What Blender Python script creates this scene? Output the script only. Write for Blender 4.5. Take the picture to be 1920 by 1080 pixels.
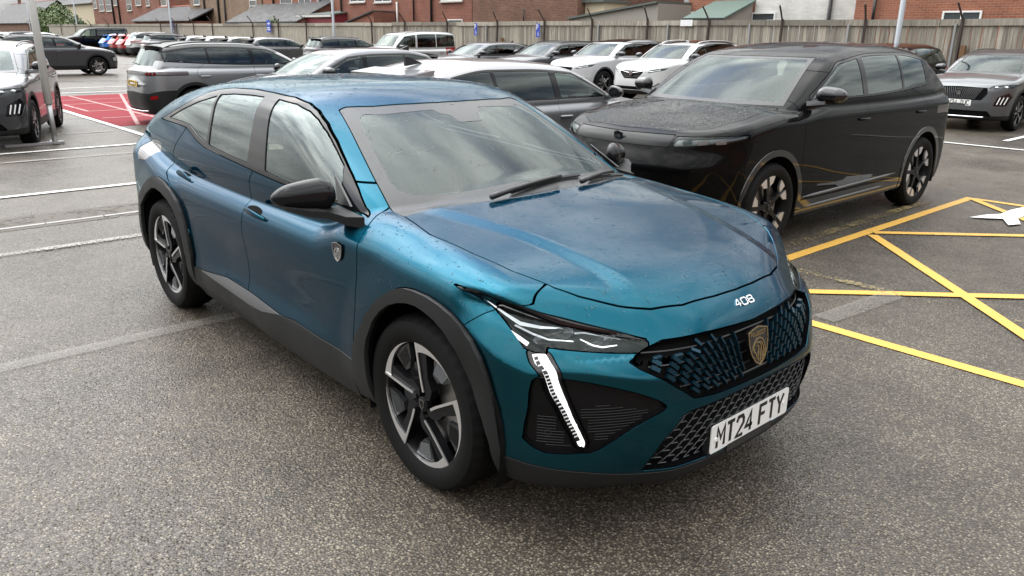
import bpy, bmesh, math, random, os
import numpy as np
from mathutils import Vector, Matrix
random.seed(7); RNG = np.random.RandomState(11)
R_ = math.radians
for o in list(bpy.data.objects): bpy.data.objects.remove(o)
SC = bpy.context.scene
COL = SC.collection

# ------------------------------------------------------------------ camera
cam_d = bpy.data.cameras.new('camera'); cam = bpy.data.objects.new('camera', cam_d); COL.objects.link(cam)
CP = (3.6483, -2.4355, 1.7150); YAW, PITCH, ROLL, FPX = 2.4148, 0.3151, 0.0110, 1460.01
f_ = Vector((math.cos(YAW)*math.cos(PITCH), math.sin(YAW)*math.cos(PITCH), -math.sin(PITCH)))
r_ = f_.cross(Vector((0, 0, 1))).normalized(); u_ = r_.cross(f_)
cr, sr = math.cos(ROLL), math.sin(ROLL)
r2 = r_*cr + u_*sr; u2 = -r_*sr + u_*cr
m = Matrix(((r2.x, u2.x, -f_.x, CP[0]), (r2.y, u2.y, -f_.y, CP[1]), (r2.z, u2.z, -f_.z, CP[2]), (0, 0, 0, 1)))
cam.matrix_world = m
cam_d.sensor_width = 36.0; cam_d.lens = 36.0*FPX/1920.0
cam_d.clip_start = 0.05; cam_d.clip_end = 6000
SC.camera = cam
# ------------------------------------------------------------------ world, sun, exposure
W = bpy.data.worlds.new('World'); SC.world = W; W.use_nodes = True
wn, wl = W.node_tree.nodes, W.node_tree.links
SUN_EL, SUN_AZ = R_(42), R_(186)      # azimuth as a direction in the xy plane, from +x towards +y
bg = wn['Background']; sky = wn.new('ShaderNodeTexSky'); sky.sky_type = 'NISHITA'; sky.sun_disc = False
sky.sun_elevation = SUN_EL; sky.sun_rotation = math.pi/2-SUN_AZ; sky.air_density = 1.0; sky.dust_density = 2.0; sky.ozone_density = 1.0
# broken overcast: grey-white cloud over the blue, shaped by noise on the view direction projected to a cloud layer
tc = wn.new('ShaderNodeTexCoord'); sep = wn.new('ShaderNodeSeparateXYZ'); wl.new(tc.outputs['Generated'], sep.inputs[0])
mz = wn.new('ShaderNodeMath'); mz.operation = 'MAXIMUM'; mz.inputs[1].default_value = 0.0; wl.new(sep.outputs[2], mz.inputs[0])
ad = wn.new('ShaderNodeMath'); ad.operation = 'ADD'; ad.inputs[1].default_value = .16; wl.new(mz.outputs[0], ad.inputs[0])
dv = wn.new('ShaderNodeVectorMath'); dv.operation = 'DIVIDE'; cb = wn.new('ShaderNodeCombineXYZ')
for k in range(3): wl.new(ad.outputs[0], cb.inputs[k])
wl.new(tc.outputs['Generated'], dv.inputs[0]); wl.new(cb.outputs[0], dv.inputs[1])
n1 = wn.new('ShaderNodeTexNoise'); n1.inputs['Scale'].default_value = 1.15; n1.inputs['Detail'].default_value = 7; n1.inputs['Roughness'].default_value = .56; n1.inputs['Distortion'].default_value = .35
wl.new(dv.outputs[0], n1.inputs['Vector'])
r1 = wn.new('ShaderNodeValToRGB'); r1.color_ramp.elements[0].position = .30; r1.color_ramp.elements[0].color = (0, 0, 0, 1); r1.color_ramp.elements[1].position = .46; r1.color_ramp.elements[1].color = (1, 1, 1, 1)
wl.new(n1.outputs['Fac'], r1.inputs[0])
n2 = wn.new('ShaderNodeTexNoise'); n2.inputs['Scale'].default_value = 2.3; n2.inputs['Detail'].default_value = 6; n2.inputs['Roughness'].default_value = .55; wl.new(dv.outputs[0], n2.inputs['Vector'])
r2_ = wn.new('ShaderNodeValToRGB'); r2_.color_ramp.elements[0].position = .32; r2_.color_ramp.elements[0].color = (3.3, 3.6, 4.0, 1); r2_.color_ramp.elements[1].position = .66; r2_.color_ramp.elements[1].color = (12.5, 12.5, 12.2, 1)
wl.new(n2.outputs['Fac'], r2_.inputs[0])
mx = wn.new('ShaderNodeMix'); mx.data_type = 'RGBA'; wl.new(r1.outputs[0], mx.inputs[0]); wl.new(sky.outputs[0], mx.inputs[6]); wl.new(r2_.outputs[0], mx.inputs[7])
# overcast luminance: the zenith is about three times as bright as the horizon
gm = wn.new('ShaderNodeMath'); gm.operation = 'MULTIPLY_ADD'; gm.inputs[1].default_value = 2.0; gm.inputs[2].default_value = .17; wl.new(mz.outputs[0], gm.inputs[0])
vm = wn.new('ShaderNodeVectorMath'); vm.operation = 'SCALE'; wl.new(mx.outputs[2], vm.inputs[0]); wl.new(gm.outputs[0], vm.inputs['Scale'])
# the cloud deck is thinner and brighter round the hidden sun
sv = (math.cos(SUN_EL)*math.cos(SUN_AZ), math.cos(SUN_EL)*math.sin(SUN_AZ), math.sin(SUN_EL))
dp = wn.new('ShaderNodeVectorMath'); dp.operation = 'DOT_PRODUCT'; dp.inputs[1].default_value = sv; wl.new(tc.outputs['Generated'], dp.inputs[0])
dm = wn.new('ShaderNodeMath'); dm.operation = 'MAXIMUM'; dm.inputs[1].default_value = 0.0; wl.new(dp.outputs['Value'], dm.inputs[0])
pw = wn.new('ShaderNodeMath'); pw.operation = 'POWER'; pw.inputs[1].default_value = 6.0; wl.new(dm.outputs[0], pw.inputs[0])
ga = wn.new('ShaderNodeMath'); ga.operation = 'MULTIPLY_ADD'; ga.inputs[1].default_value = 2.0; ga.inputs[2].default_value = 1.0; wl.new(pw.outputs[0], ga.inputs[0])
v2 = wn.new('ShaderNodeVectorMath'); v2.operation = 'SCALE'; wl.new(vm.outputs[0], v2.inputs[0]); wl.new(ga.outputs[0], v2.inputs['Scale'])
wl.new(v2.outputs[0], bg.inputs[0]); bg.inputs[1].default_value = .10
sun_d = bpy.data.lights.new('sun', 'SUN'); sun_d.energy = .5; sun_d.angle = R_(120); sun_d.color = (1, .95, .88)
sun = bpy.data.objects.new('sun', sun_d); COL.objects.link(sun)
sdir = Vector((math.cos(SUN_EL)*math.cos(SUN_AZ), math.cos(SUN_EL)*math.sin(SUN_AZ), math.sin(SUN_EL)))
sun.rotation_euler = sdir.to_track_quat('Z', 'Y').to_euler()
SC.view_settings.view_transform = 'Standard'; SC.view_settings.look = 'None'; SC.view_settings.gamma = 1; SC.view_settings.exposure = .95
SC.render.engine = 'CYCLES'; SC.cycles.max_bounces = 8; SC.cycles.transparent_max_bounces = 12; SC.cycles.caustics_reflective = False; SC.cycles.caustics_refractive = False
SC.cycles.use_denoising = True

# ------------------------------------------------------------------ small helpers
def link(o, parent=None):
    COL.objects.link(o)
    if parent is not None: o.parent = parent
    return o
def tag(o, label=None, cat=None, group=None, kind=None):
    if label: o['label'] = label
    if cat: o['category'] = cat
    if group: o['group'] = group
    if kind: o['kind'] = kind
    return o
def empty(name, loc=(0, 0, 0), rz=0.0):
    o = bpy.data.objects.new(name, None); o.empty_display_size = .2
    o.location = loc; o.rotation_euler = (0, 0, rz); return link(o)
def mk(name, V, F, mat=None, parent=None, smooth=False, N=None, mats=None, midx=None):
    me = bpy.data.meshes.new(name)
    if isinstance(F, np.ndarray) and F.ndim == 2:
        V = np.asarray(V, np.float32); k = F.shape[1]; nf = len(F)
        me.vertices.add(len(V)); me.vertices.foreach_set('co', V.ravel())
        me.loops.add(nf*k); me.loops.foreach_set('vertex_index', F.astype(np.int32).ravel())
        me.polygons.add(nf); me.polygons.foreach_set('loop_start', np.arange(0, nf*k, k, dtype=np.int32))
        me.update(calc_edges=True)
    else:
        me.from_pydata([tuple(map(float, v)) for v in V], [], [tuple(int(i) for i in f) for f in F]); me.update()
    if mats:
        for q in mats: me.materials.append(q)
        if midx is not None: me.polygons.foreach_set('material_index', np.asarray(midx, np.int32))
    elif mat is not None: me.materials.append(mat)
    if smooth or N is not None: me.polygons.foreach_set('use_smooth', np.ones(len(me.polygons), bool))
    if N is not None:
        N = np.asarray(N, float); N = N/np.maximum(np.linalg.norm(N, axis=1, keepdims=True), 1e-9)
        me.normals_split_custom_set_from_vertices([tuple(q) for q in N])
    return link(bpy.data.objects.new(name, me), parent)
class MB:
    """collects simple solids into one mesh"""
    def __init__(s): s.v = []; s.f = []
    def add(s, V, F):
        b = len(s.v); s.v += [tuple(map(float, q)) for q in V]; s.f += [tuple(i+b for i in f) for f in F]; return s
    def box(s, c, d, M=None):
        x, y, z = [q/2 for q in d]
        V = [(-x, -y, -z), (x, -y, -z), (x, y, -z), (-x, y, -z), (-x, -y, z), (x, -y, z), (x, y, z), (-x, y, z)]
        if M is not None: V = [tuple(M @ Vector(q)) for q in V]
        V = [(a[0]+c[0], a[1]+c[1], a[2]+c[2]) for a in V]
        return s.add(V, [(0, 3, 2, 1), (4, 5, 6, 7), (0, 1, 5, 4), (1, 2, 6, 5), (2, 3, 7, 6), (3, 0, 4, 7)])
    def hexa(s, V): return s.add(V, [(0, 3, 2, 1), (4, 5, 6, 7), (0, 1, 5, 4), (1, 2, 6, 5), (2, 3, 7, 6), (3, 0, 4, 7)])
    def tube(s, P, r, n=8, cap=True):
        P = [Vector(p) for p in P]; rs = r if hasattr(r, '__len__') else [r]*len(P); rings = []
        up = Vector((0, 0, 1))
        for i, p in enumerate(P):
            t = (P[min(i+1, len(P)-1)]-P[max(i-1, 0)]).normalized()
            a = t.cross(up if abs(t.z) < .95 else Vector((1, 0, 0))).normalized(); b = t.cross(a)
            rings.append([p+(a*math.cos(2*math.pi*k/n)+b*math.sin(2*math.pi*k/n))*rs[i] for k in range(n)])
        V = [q for g in rings for q in g]; F = []
        for i in range(len(P)-1):
            for k in range(n): F.append((i*n+k, i*n+(k+1) % n, (i+1)*n+(k+1) % n, (i+1)*n+k))
        if cap: F += [tuple(range(n)), tuple(reversed(range((len(P)-1)*n, len(P)*n)))]
        return s.add(V, F)
    def prism(s, poly, a, b, axis='y'):
        """closed 2d polygon extruded from a to b along an axis"""
        n = len(poly)
        def pt(p, t):
            return (p[0], t, p[1]) if axis == 'y' else ((t, p[0], p[1]) if axis == 'x' else (p[0], p[1], t))
        V = [pt(p, a) for p in poly]+[pt(p, b) for p in poly]
        F = [tuple(range(n)), tuple(reversed(range(n, 2*n)))]+[(i, i+n, (i+1) % n+n, (i+1) % n) for i in range(n)]
        return s.add(V, F)
    def lathe(s, prof, n=48, axis='y', c=(0, 0, 0), close=False):
        V = []; m = len(prof)
        for k in range(n):
            a = 2*math.pi*k/n; ca, sa = math.cos(a), math.sin(a)
            for r, t in prof:
                V.append((c[0]+r*ca, c[1]+t, c[2]+r*sa) if axis == 'y' else (c[0]+r*ca, c[1]+r*sa, c[2]+t))
        F = []
        for k in range(n):
            k2 = (k+1) % n
            for i in range(m if close else m-1):
                j = (i+1) % m; F.append((k*m+i, k*m+j, k2*m+j, k2*m+i))
        return s.add(V, F)
    def build(s, name, mat, parent=None, smooth=False, angle=None):
        o = mk(name, s.v, s.f, mat, parent, smooth)
        bm = bmesh.new(); bm.from_mesh(o.data); bmesh.ops.recalc_face_normals(bm, faces=bm.faces); bm.to_mesh(o.data); bm.free()
        if angle is not None:
            o.data.polygons.foreach_set('use_smooth', np.ones(len(o.data.polygons), bool)); o.data.set_sharp_from_angle(angle=R_(angle))
        return o
def copy_tree(o, parent=None):
    c = o.copy(); COL.objects.link(c); c.parent = parent
    for ch in list(o.children): copy_tree(ch, c)
    return c
def pchip(xs, ys):
    xs = np.asarray(xs, float); ys = np.asarray(ys, float)
    h = np.diff(xs); d = np.diff(ys)/h; mm = np.zeros_like(xs); mm[0] = d[0]; mm[-1] = d[-1]
    for i in range(1, len(xs)-1):
        if d[i-1]*d[i] > 0:
            w1 = 2*h[i]+h[i-1]; w2 = h[i]+2*h[i-1]; mm[i] = (w1+w2)/(w1/d[i-1]+w2/d[i])
    return xs, ys, mm, h
def curve(pts, sm=0.0, n=1600):
    """smooth 1d function through points, returned as a fast table lookup"""
    pts = sorted(pts); xs, ys, mm, h = pchip([p[0] for p in pts], [p[1] for p in pts])
    g = np.linspace(xs[0], xs[-1], n); i = np.clip(np.searchsorted(xs, g)-1, 0, len(h)-1)
    t = (g-xs[i])/h[i]
    v = ys[i]*(2*t**3-3*t**2+1)+mm[i]*h[i]*(t**3-2*t**2+t)+ys[i+1]*(-2*t**3+3*t**2)+mm[i+1]*h[i]*(t**3-t**2)
    if sm > 0:
        s = sm/(g[1]-g[0]); k = np.arange(-int(3*s)-1, int(3*s)+2); w = np.exp(-.5*(k/s)**2); w /= w.sum(); L = len(k)//2
        e0 = v[0]+(v[1]-v[0])*np.arange(-L, 0); e1 = v[-1]+(v[-1]-v[-2])*np.arange(1, L+1)
        v = np.convolve(np.r_[e0, v, e1], w, 'valid')
    s0 = (v[1]-v[0])/(g[1]-g[0]); s1 = (v[-1]-v[-2])/(g[1]-g[0]); ext = 3.0
    G = np.r_[g[0]-ext, g, g[-1]+ext]; VV = np.r_[v[0]-s0*ext, v, v[-1]+s1*ext]
    return lambda x: np.interp(x, G, VV)
def smax(a, b, k):
    h = np.maximum(k-np.abs(a-b), 0)/k; return np.maximum(a, b)+h*h*k*.25
def smin(a, b, k):
    h = np.maximum(k-np.abs(a-b), 0)/k; return np.minimum(a, b)-h*h*k*.25
def sstep(x, a, b):
    t = np.clip((x-a)/(b-a), 0, 1); return t*t*(3-2*t)
def bump(x, a, b, c, d):
    return sstep(x, a, b)*(1-sstep(x, c, d))
# ------------------------------------------------------------------ implicit surface -> mesh
def grad(f, P, e=.0015):
    g = np.empty_like(P)
    for k in range(3):
        d = np.zeros(3); d[k] = e; g[:, k] = (f(P+d)-f(P-d))/(2*e)
    return g
def surf(f, lo, hi, h, blk=6):
    lo = np.array(lo, float); hi = np.array(hi, float); H = h*blk
    nb = np.ceil((hi-lo)/H).astype(int)
    ax = [lo[k]+(np.arange(nb[k])+.5)*H for k in range(3)]
    C = np.stack(np.meshgrid(*ax, indexing='ij'), -1).reshape(-1, 3); ib = np.stack(np.meshgrid(*[np.arange(q) for q in nb], indexing='ij'), -1).reshape(-1, 3)
    fc = f(C); act = np.abs(fc) < H*1.75
    ib = ib[act]*blk; n = nb*blk+2
    o = np.arange(blk+1); O = np.stack(np.meshgrid(o, o, o, indexing='ij'), -1)
    idx = ib[:, None, None, None, :]+O
    val = f((lo+idx.reshape(-1, 3)*h)).reshape(len(ib), blk+1, blk+1, blk+1); sg = val < 0
    c = sg.astype(np.int8)
    s8 = sum(c[:, a:a+blk, b:b+blk, d:d+blk] for a in (0, 1) for b in (0, 1) for d in (0, 1))
    cells = np.argwhere((s8 > 0) & (s8 < 8))
    B, I, J, K = cells.T; pos = np.zeros((len(cells), 3)); cnt = np.zeros(len(cells))
    for a in range(3):
        for u in (0, 1):
            for w in (0, 1):
                p = [0, 0, 0]; oth = [q for q in range(3) if q != a]; p[oth[0]] = u; p[oth[1]] = w
                q = list(p); q[a] = 1
                v0 = val[B, I+p[0], J+p[1], K+p[2]]; v1 = val[B, I+q[0], J+q[1], K+q[2]]
                mk_ = (v0 < 0) != (v1 < 0); t = np.where(mk_, v0/np.where(mk_, v0-v1, 1), 0)
                pp = np.tile(np.array(p, float), (len(cells), 1)); pp[:, a] = t
                pos += pp*mk_[:, None]; cnt += mk_
    gi = ib[B]+np.stack([I, J, K], 1)
    V = lo+(gi+pos/cnt[:, None])*h
    key = (gi[:, 0]*n[1]+gi[:, 1])*n[2]+gi[:, 2]; od = np.argsort(key); ks = key[od]
    Q = []
    for a in range(3):
        oth = [q for q in range(3) if q != a]
        s0 = [slice(None)]+[slice(0, blk)]*3; s1 = list(s0); s1[a+1] = slice(1, blk+1)
        e = np.argwhere(sg[tuple(s0)] != sg[tuple(s1)]); B2 = e[:, 0]
        node = ib[B2]+e[:, 1:]; ins = sg[B2, e[:, 1], e[:, 2], e[:, 3]]
        ids = []; ok = np.ones(len(e), bool)
        for (u, w) in ((0, 0), (1, 0), (1, 1), (0, 1)):
            cc = node.copy(); cc[:, oth[0]] -= u; cc[:, oth[1]] -= w
            k2 = (cc[:, 0]*n[1]+cc[:, 1])*n[2]+cc[:, 2]
            j = np.clip(np.searchsorted(ks, k2), 0, len(ks)-1); ok &= (ks[j] == k2) & (cc.min(1) >= 0); ids.append(od[j])
        q4 = np.stack(ids, 1)[ok]; fl = ins[ok] ^ (a == 1)
        q4[~fl] = q4[~fl][:, ::-1]; Q.append(q4)
    Q = np.concatenate(Q)
    for it in range(4):
        g = grad(f, V); fv = f(V); st = fv/np.maximum((g*g).sum(1), .2)
        V = V-np.clip(st, -h, h)[:, None]*g
    d1 = np.linalg.norm(V[Q[:, 0]]-V[Q[:, 2]], axis=1); d2 = np.linalg.norm(V[Q[:, 1]]-V[Q[:, 3]], axis=1)
    T = np.where((d1 < d2)[:, None, None], np.stack([Q[:, [0, 1, 2]], Q[:, [0, 2, 3]]], 1), np.stack([Q[:, [0, 1, 3]], Q[:, [1, 2, 3]]], 1)).reshape(-1, 3)
    T = T[(T[:, 0] != T[:, 1]) & (T[:, 1] != T[:, 2]) & (T[:, 2] != T[:, 0])]
    n0 = np.cross(V[T[:, 1]]-V[T[:, 0]], V[T[:, 2]]-V[T[:, 0]]); gn = grad(f, V[T].mean(1))
    fl = (n0*gn).sum(1) < 0; T[fl] = T[fl][:, ::-1]
    return V, T
def cut(V, T, lab, allow, phi):
    """split the triangles whose label is in allow along phi=0; returns V,T,lab,inside(bool)"""
    sel = np.isin(lab, allow); s = phi < 0
    ts = s[T]; ns = ts.sum(1); mix = sel & (ns > 0) & (ns < 3)
    inside = np.zeros(len(T), bool); inside[sel & (ns == 3)] = True
    if not mix.any(): return V, T, lab, inside
    M = T[mix]; ms = ts[mix]; lone = np.where(ms.sum(1) == 1, ms.argmax(1), (~ms).argmax(1))
    r = np.arange(len(M)); A = M[r, lone]; Bq = M[r, (lone+1) % 3]; Cq = M[r, (lone+2) % 3]
    def newv(p, q):
        return np.minimum(p, q).astype(np.int64)*(len(V)+1)+np.maximum(p, q)
    e = np.r_[newv(A, Bq), newv(A, Cq)]; ue, inv = np.unique(e, return_inverse=True)
    a = ue//(len(V)+1); b = ue % (len(V)+1); t = np.clip(phi[a]/(phi[a]-phi[b]), .002, .998)
    NV = V[a]+(V[b]-V[a])*t[:, None]; nid = len(V)+inv; ab = nid[:len(M)]; ac = nid[len(M):]
    V = np.r_[V, NV]; lin = s[A]; l = lab[mix]
    T2 = np.r_[T[~mix], np.stack([A, ab, ac], 1), np.stack([ab, Bq, Cq], 1), np.stack([ab, Cq, ac], 1)]
    lab2 = np.r_[lab[~mix], l, l, l]
    ins2 = np.r_[inside[~mix], lin, ~lin, ~lin]
    return V, T2, lab2, ins2
def polysd(P, poly):
    """signed distance to a closed 2d polygon (negative inside)"""
    poly = np.asarray(poly, float); d = np.full(len(P), 1e9); ins = np.zeros(len(P), bool); n = len(poly)
    lo = poly.min(0)-.12; hi = poly.max(0)+.12; nr = ((P >= lo) & (P <= hi)).all(1); Q = P[nr]
    dd = np.full(len(Q), 1e9); ii = np.zeros(len(Q), bool)
    for i in range(n):
        a = poly[i]; b = poly[(i+1) % n]; ab = b-a; L = (ab*ab).sum()
        if L < 1e-14: continue
        t = np.clip(((Q-a)@ab)/L, 0, 1); q = Q-a-t[:, None]*ab; dd = np.minimum(dd, (q*q).sum(1))
        c = ((a[1] > Q[:, 1]) != (b[1] > Q[:, 1]))
        with np.errstate(divide='ignore', invalid='ignore'):
            ii ^= c & (Q[:, 0] < (b[0]-a[0])*(Q[:, 1]-a[1])/(b[1]-a[1])+a[0])
    d[nr] = np.where(ii, -np.sqrt(dd), np.sqrt(dd)); return d
def cr_poly(pts, sub=6, closed=True):
    """Catmull-Rom through points; repeat a point to make a corner"""
    P = [np.array(p, float) for p in pts]; n = len(P); out = []
    for i in range(n if closed else n-1):
        p1 = P[i]; p2 = P[(i+1) % n]
        if np.allclose(p1, p2): continue
        p0 = P[i-1] if (closed or i > 0) else p1; p3 = P[(i+2) % n] if (closed or i+2 < n) else p2
        for k in range(sub):
            t = k/sub; out.append(.5*((2*p1)+(p2-p0)*t+(2*p0-5*p1+4*p2-p3)*t*t+(3*p1-p0-3*p2+p3)*t**3))
    if not closed: out.append(P[-1])
    return np.array(out)
class Shell:
    """half a car body (y >= 0 as v), cut into panels"""
    def __init__(s, f, lo, hi, h):
        s.f = f; s.h = h; V, T = surf(f, lo, hi, h)
        lab = np.zeros(len(T), int); V, T, lab, ins = cut(V, T, lab, [0], -V[:, 1].copy())
        k = ins | (V[T][:, :, 1].mean(1) > 0); T = T[k]; lab = lab[k]
        V[np.abs(V[:, 1]) < 1e-3, 1] = 0.0
        s.V, s.T, s.lab = V, T, lab; s.n = 1; s.name = {0: 'body'}
        s.N = np.zeros((0, 3)); s.upd()
    def upd(s):
        k = len(s.N)
        if k < len(s.V):
            g = grad(s.f, s.V[k:]); s.N = np.r_[s.N, g/np.maximum(np.linalg.norm(g, axis=1, keepdims=True), 1e-9)]
    def coords(s, ax): return s.V[:, [{'x': 0, 'y': 1, 'z': 2}[c] for c in ax]]
    def carve(s, name, phi_fn, allow=(0,), gap=.004, cond=None, drop=False):
        """phi_fn(V,N) negative inside; carves a new label out of the allowed ones"""
        lid = s.n; s.n += 1; s.name[lid] = name
        al = [k for k in allow] if allow is not None else list(range(lid))
        def run(off):
            phi = phi_fn(s.V, s.N)+off
            if cond is not None: phi = np.where(cond(s.V, s.N), phi, np.maximum(phi, .05))
            s.V, s.T, s.lab, ins = cut(s.V, s.T, s.lab, al, phi); s.upd(); return ins
        ins = run(+gap/2); s.lab = np.where(ins, lid, s.lab)
        if gap > 0:
            ins = run(-gap/2); ins &= s.lab != lid
            s.T = s.T[~ins]; s.lab = s.lab[~ins]
        if drop:
            k = s.lab != lid; s.T = s.T[k]; s.lab = s.lab[k]
        return lid
    def poly(s, name, ax, pts, allow=(0,), gap=.004, cond=None, drop=False):
        pts = np.asarray(pts)
        i = [{'x': 0, 'y': 1, 'z': 2}[c] for c in ax]
        return s.carve(name, lambda V, N: polysd(V[:, i], pts), allow, gap, cond, drop)
    def get(s, labs, off=0.0, skirt=.012, mirror=None, flare=None):
        """arrays of the panel(s): V,T,N. mirror None: this side (y<0 = right, seen side) ; 'L' other ; 'both'"""
        labs = [labs] if np.isscalar(labs) else labs
        T = s.T[np.isin(s.lab, labs)]
        if len(T) == 0: return np.zeros((0, 3)), np.zeros((0, 3), int), np.zeros((0, 3))
        u, inv = np.unique(T, return_inverse=True); T = inv.reshape(-1, 3); V = s.V[u].copy(); N = s.N[u].copy()
        if flare is not None: V = V+N*flare(V)[:, None]
        V = V+N*off
        if skirt:
            e = np.concatenate([T[:, [0, 1]], T[:, [1, 2]], T[:, [2, 0]]]); k = np.sort(e, 1); kk = k[:, 0].astype(np.int64)*len(V)+k[:, 1]
            _, ix, c = np.unique(kk, return_index=True, return_counts=True); b = e[ix[c == 1]]
            b = b[~((np.abs(V[b[:, 0], 1]) < 1e-3) & (np.abs(V[b[:, 1], 1]) < 1e-3))]
            bu, binv = np.unique(b, return_inverse=True); b2 = binv.reshape(-1, 2); n0 = len(V); nb = len(bu)
            ctr = np.zeros((nb, 3)); 
            ed = V[b[:, 1]]-V[b[:, 0]]; on = np.cross(ed, N[b[:, 0]])
            for k_ in (0, 1): np.add.at(ctr, b2[:, k_], on)
            ctr /= np.maximum(np.linalg.norm(ctr, axis=1, keepdims=True), 1e-9)
            top = V[bu]; low = top-N[bu]*skirt
            V = np.r_[V, top, low]; N = np.r_[N, N[bu]*.35+ctr*.65, ctr]
            q = np.concatenate([np.stack([n0+b2[:, 1], n0+b2[:, 0], n0+nb+b2[:, 0]], 1), np.stack([n0+b2[:, 1], n0+nb+b2[:, 0], n0+nb+b2[:, 1]], 1)])
            T = np.r_[T, q]
        mR = np.array([1, -1, 1.])
        if mirror is None: return V*mR, T[:, ::-1], N*mR
        if mirror == 'L': return V, T, N
        n0 = len(V); return np.r_[V, V*mR], np.r_[T, T[:, ::-1]+n0], np.r_[N, N*mR]
    def obj(s, name, labs, mat, parent, off=0.0, skirt=.012, mirror=None, flare=None):
        V, T, N = s.get(labs, off, skirt, mirror, flare)
        if len(T) == 0: return None
        return mk(name, V, T, mat, parent, N=N)
# ------------------------------------------------------------------ materials
MATS = {}
def nodes(m): return m.node_tree.nodes, m.node_tree.links
def mat(name, col, rough=.5, metal=0.0, coat=0.0, coat_r=.03, ior=1.5, spec=.5, emit=None, es=0.0):
    if name in MATS: return MATS[name]
    m = bpy.data.materials.new(name); m.use_nodes = True; b = m.node_tree.nodes['Principled BSDF']
    b.inputs['Base Color'].default_value = (*col, 1); b.inputs['Roughness'].default_value = rough; b.inputs['Metallic'].default_value = metal
    b.inputs['Coat Weight'].default_value = coat; b.inputs['Coat Roughness'].default_value = coat_r; b.inputs['IOR'].default_value = ior
    b.inputs['Specular IOR Level'].default_value = spec; b.inputs['Coat IOR'].default_value = 1.42
    if emit: b.inputs['Emission Color'].default_value = (*emit, 1); b.inputs['Emission Strength'].default_value = es
    MATS[name] = m; return m
def nd(m, t, **kw):
    n = m.node_tree.nodes.new(t)
    for k, v in kw.items():
        if k in n.inputs: n.inputs[k].default_value = v
        else: setattr(n, k, v)
    return n
def paint(name, col, flake, metal=.55, rough=.34, flop=None, coat=1.0, cior=1.35):
    """metallic paint under clear coat: fine flake noise in the base, a little film of dirt and water in the coat"""
    m = mat(name, col, rough, metal, 1.0, .025)
    if m.get('done'): return m
    m['done'] = 1; b = m.node_tree.nodes['Principled BSDF']; L = m.node_tree.links; b.inputs['Coat Weight'].default_value = coat; b.inputs['Coat IOR'].default_value = cior
    tc = nd(m, 'ShaderNodeTexCoord'); n1 = nd(m, 'ShaderNodeTexNoise', Scale=900.0, Detail=1.0)
    n2 = nd(m, 'ShaderNodeTexNoise', Scale=7.0, Detail=5.0); mp = nd(m, 'ShaderNodeMapRange'); mp.inputs[3].default_value = .004; mp.inputs[4].default_value = .04
    mx = nd(m, 'ShaderNodeMix', data_type='RGBA'); mx.inputs[6].default_value = (*col, 1); mx.inputs[7].default_value = (*flake, 1)
    L.new(tc.outputs['Object'], n1.inputs['Vector']); L.new(tc.outputs['Object'], n2.inputs['Vector'])
    L.new(n1.outputs['Fac'], mx.inputs[0])
    if flop is None: L.new(mx.outputs[2], b.inputs['Base Color'])
    else:   # pearl pigment: hue drifts with the angle of incidence
        lw = nd(m, 'ShaderNodeLayerWeight'); lw.inputs[0].default_value = .42; m2 = nd(m, 'ShaderNodeMix', data_type='RGBA'); m2.inputs[7].default_value = (*flop, 1)
        L.new(lw.outputs['Facing'], m2.inputs[0]); L.new(mx.outputs[2], m2.inputs[6]); L.new(m2.outputs[2], b.inputs['Base Color'])
    L.new(n2.outputs['Fac'], mp.inputs[0]); L.new(mp.outputs[0], b.inputs['Coat Roughness'])
    return m
def glass(name, tint, gloss=.02, refl=1.0):
    if name in MATS: return MATS[name]
    m = bpy.data.materials.new(name); m.use_nodes = True; N, L = nodes(m); N.clear()
    out = nd(m, 'ShaderNodeOutputMaterial'); tr = nd(m, 'ShaderNodeBsdfTransparent'); tr.inputs[0].default_value = (*tint, 1)
    gl = nd(m, 'ShaderNodeBsdfGlossy'); gl.inputs['Roughness'].default_value = gloss; gl.inputs[0].default_value = (.90, 1.0, .98, 1)
    fr = nd(m, 'ShaderNodeFresnel'); fr.inputs[0].default_value = 1.52
    # two surfaces of a pane reflect about twice as much as one
    m1 = nd(m, 'ShaderNodeMath', operation='MULTIPLY'); m1.inputs[1].default_value = 1.28*refl; m1.use_clamp = True
    mx = nd(m, 'ShaderNodeMixShader'); L.new(fr.outputs[0], m1.inputs[0]); L.new(m1.outputs[0], mx.inputs[0])
    L.new(tr.outputs[0], mx.inputs[1]); L.new(gl.outputs[0], mx.inputs[2]); L.new(mx.outputs[0], out.inputs[0])
    MATS[name] = m; return m
def rough_plastic(name, col, rough, scale=600.0, strength=.25, spec=.5):
    m = mat(name, col, rough, spec=spec)
    if m.get('done'): return m
    m['done'] = 1; b = m.node_tree.nodes['Principled BSDF']; L = m.node_tree.links
    tc = nd(m, 'ShaderNodeTexCoord'); n1 = nd(m, 'ShaderNodeTexNoise', Scale=scale, Detail=2.0); bu = nd(m, 'ShaderNodeBump', Strength=strength, Distance=.001)
    L.new(tc.outputs['Object'], n1.inputs['Vector']); L.new(n1.outputs['Fac'], bu.inputs['Height']); L.new(bu.outputs[0], b.inputs['Normal'])
    n2 = nd(m, 'ShaderNodeTexNoise', Scale=6.0, Detail=6.0); mp = nd(m, 'ShaderNodeMapRange'); mp.inputs[3].default_value = max(.05, rough-.14); mp.inputs[4].default_value = rough+.14
    L.new(tc.outputs['Object'], n2.inputs['Vector']); L.new(n2.outputs['Fac'], mp.inputs[0]); L.new(mp.outputs[0], b.inputs['Roughness'])
    return m
PLASTIC = rough_plastic('grained_black_plastic', (.011, .0115, .012), .52, spec=.28)
GLOSSB = mat('gloss_black', (.005, .005, .006), .09, 0, .5)
TRIM = mat('gloss_window_trim', (.007, .007, .008), .12, spec=.28)
SATINB = mat('satin_black', (.020, .021, .022), .30)
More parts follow.
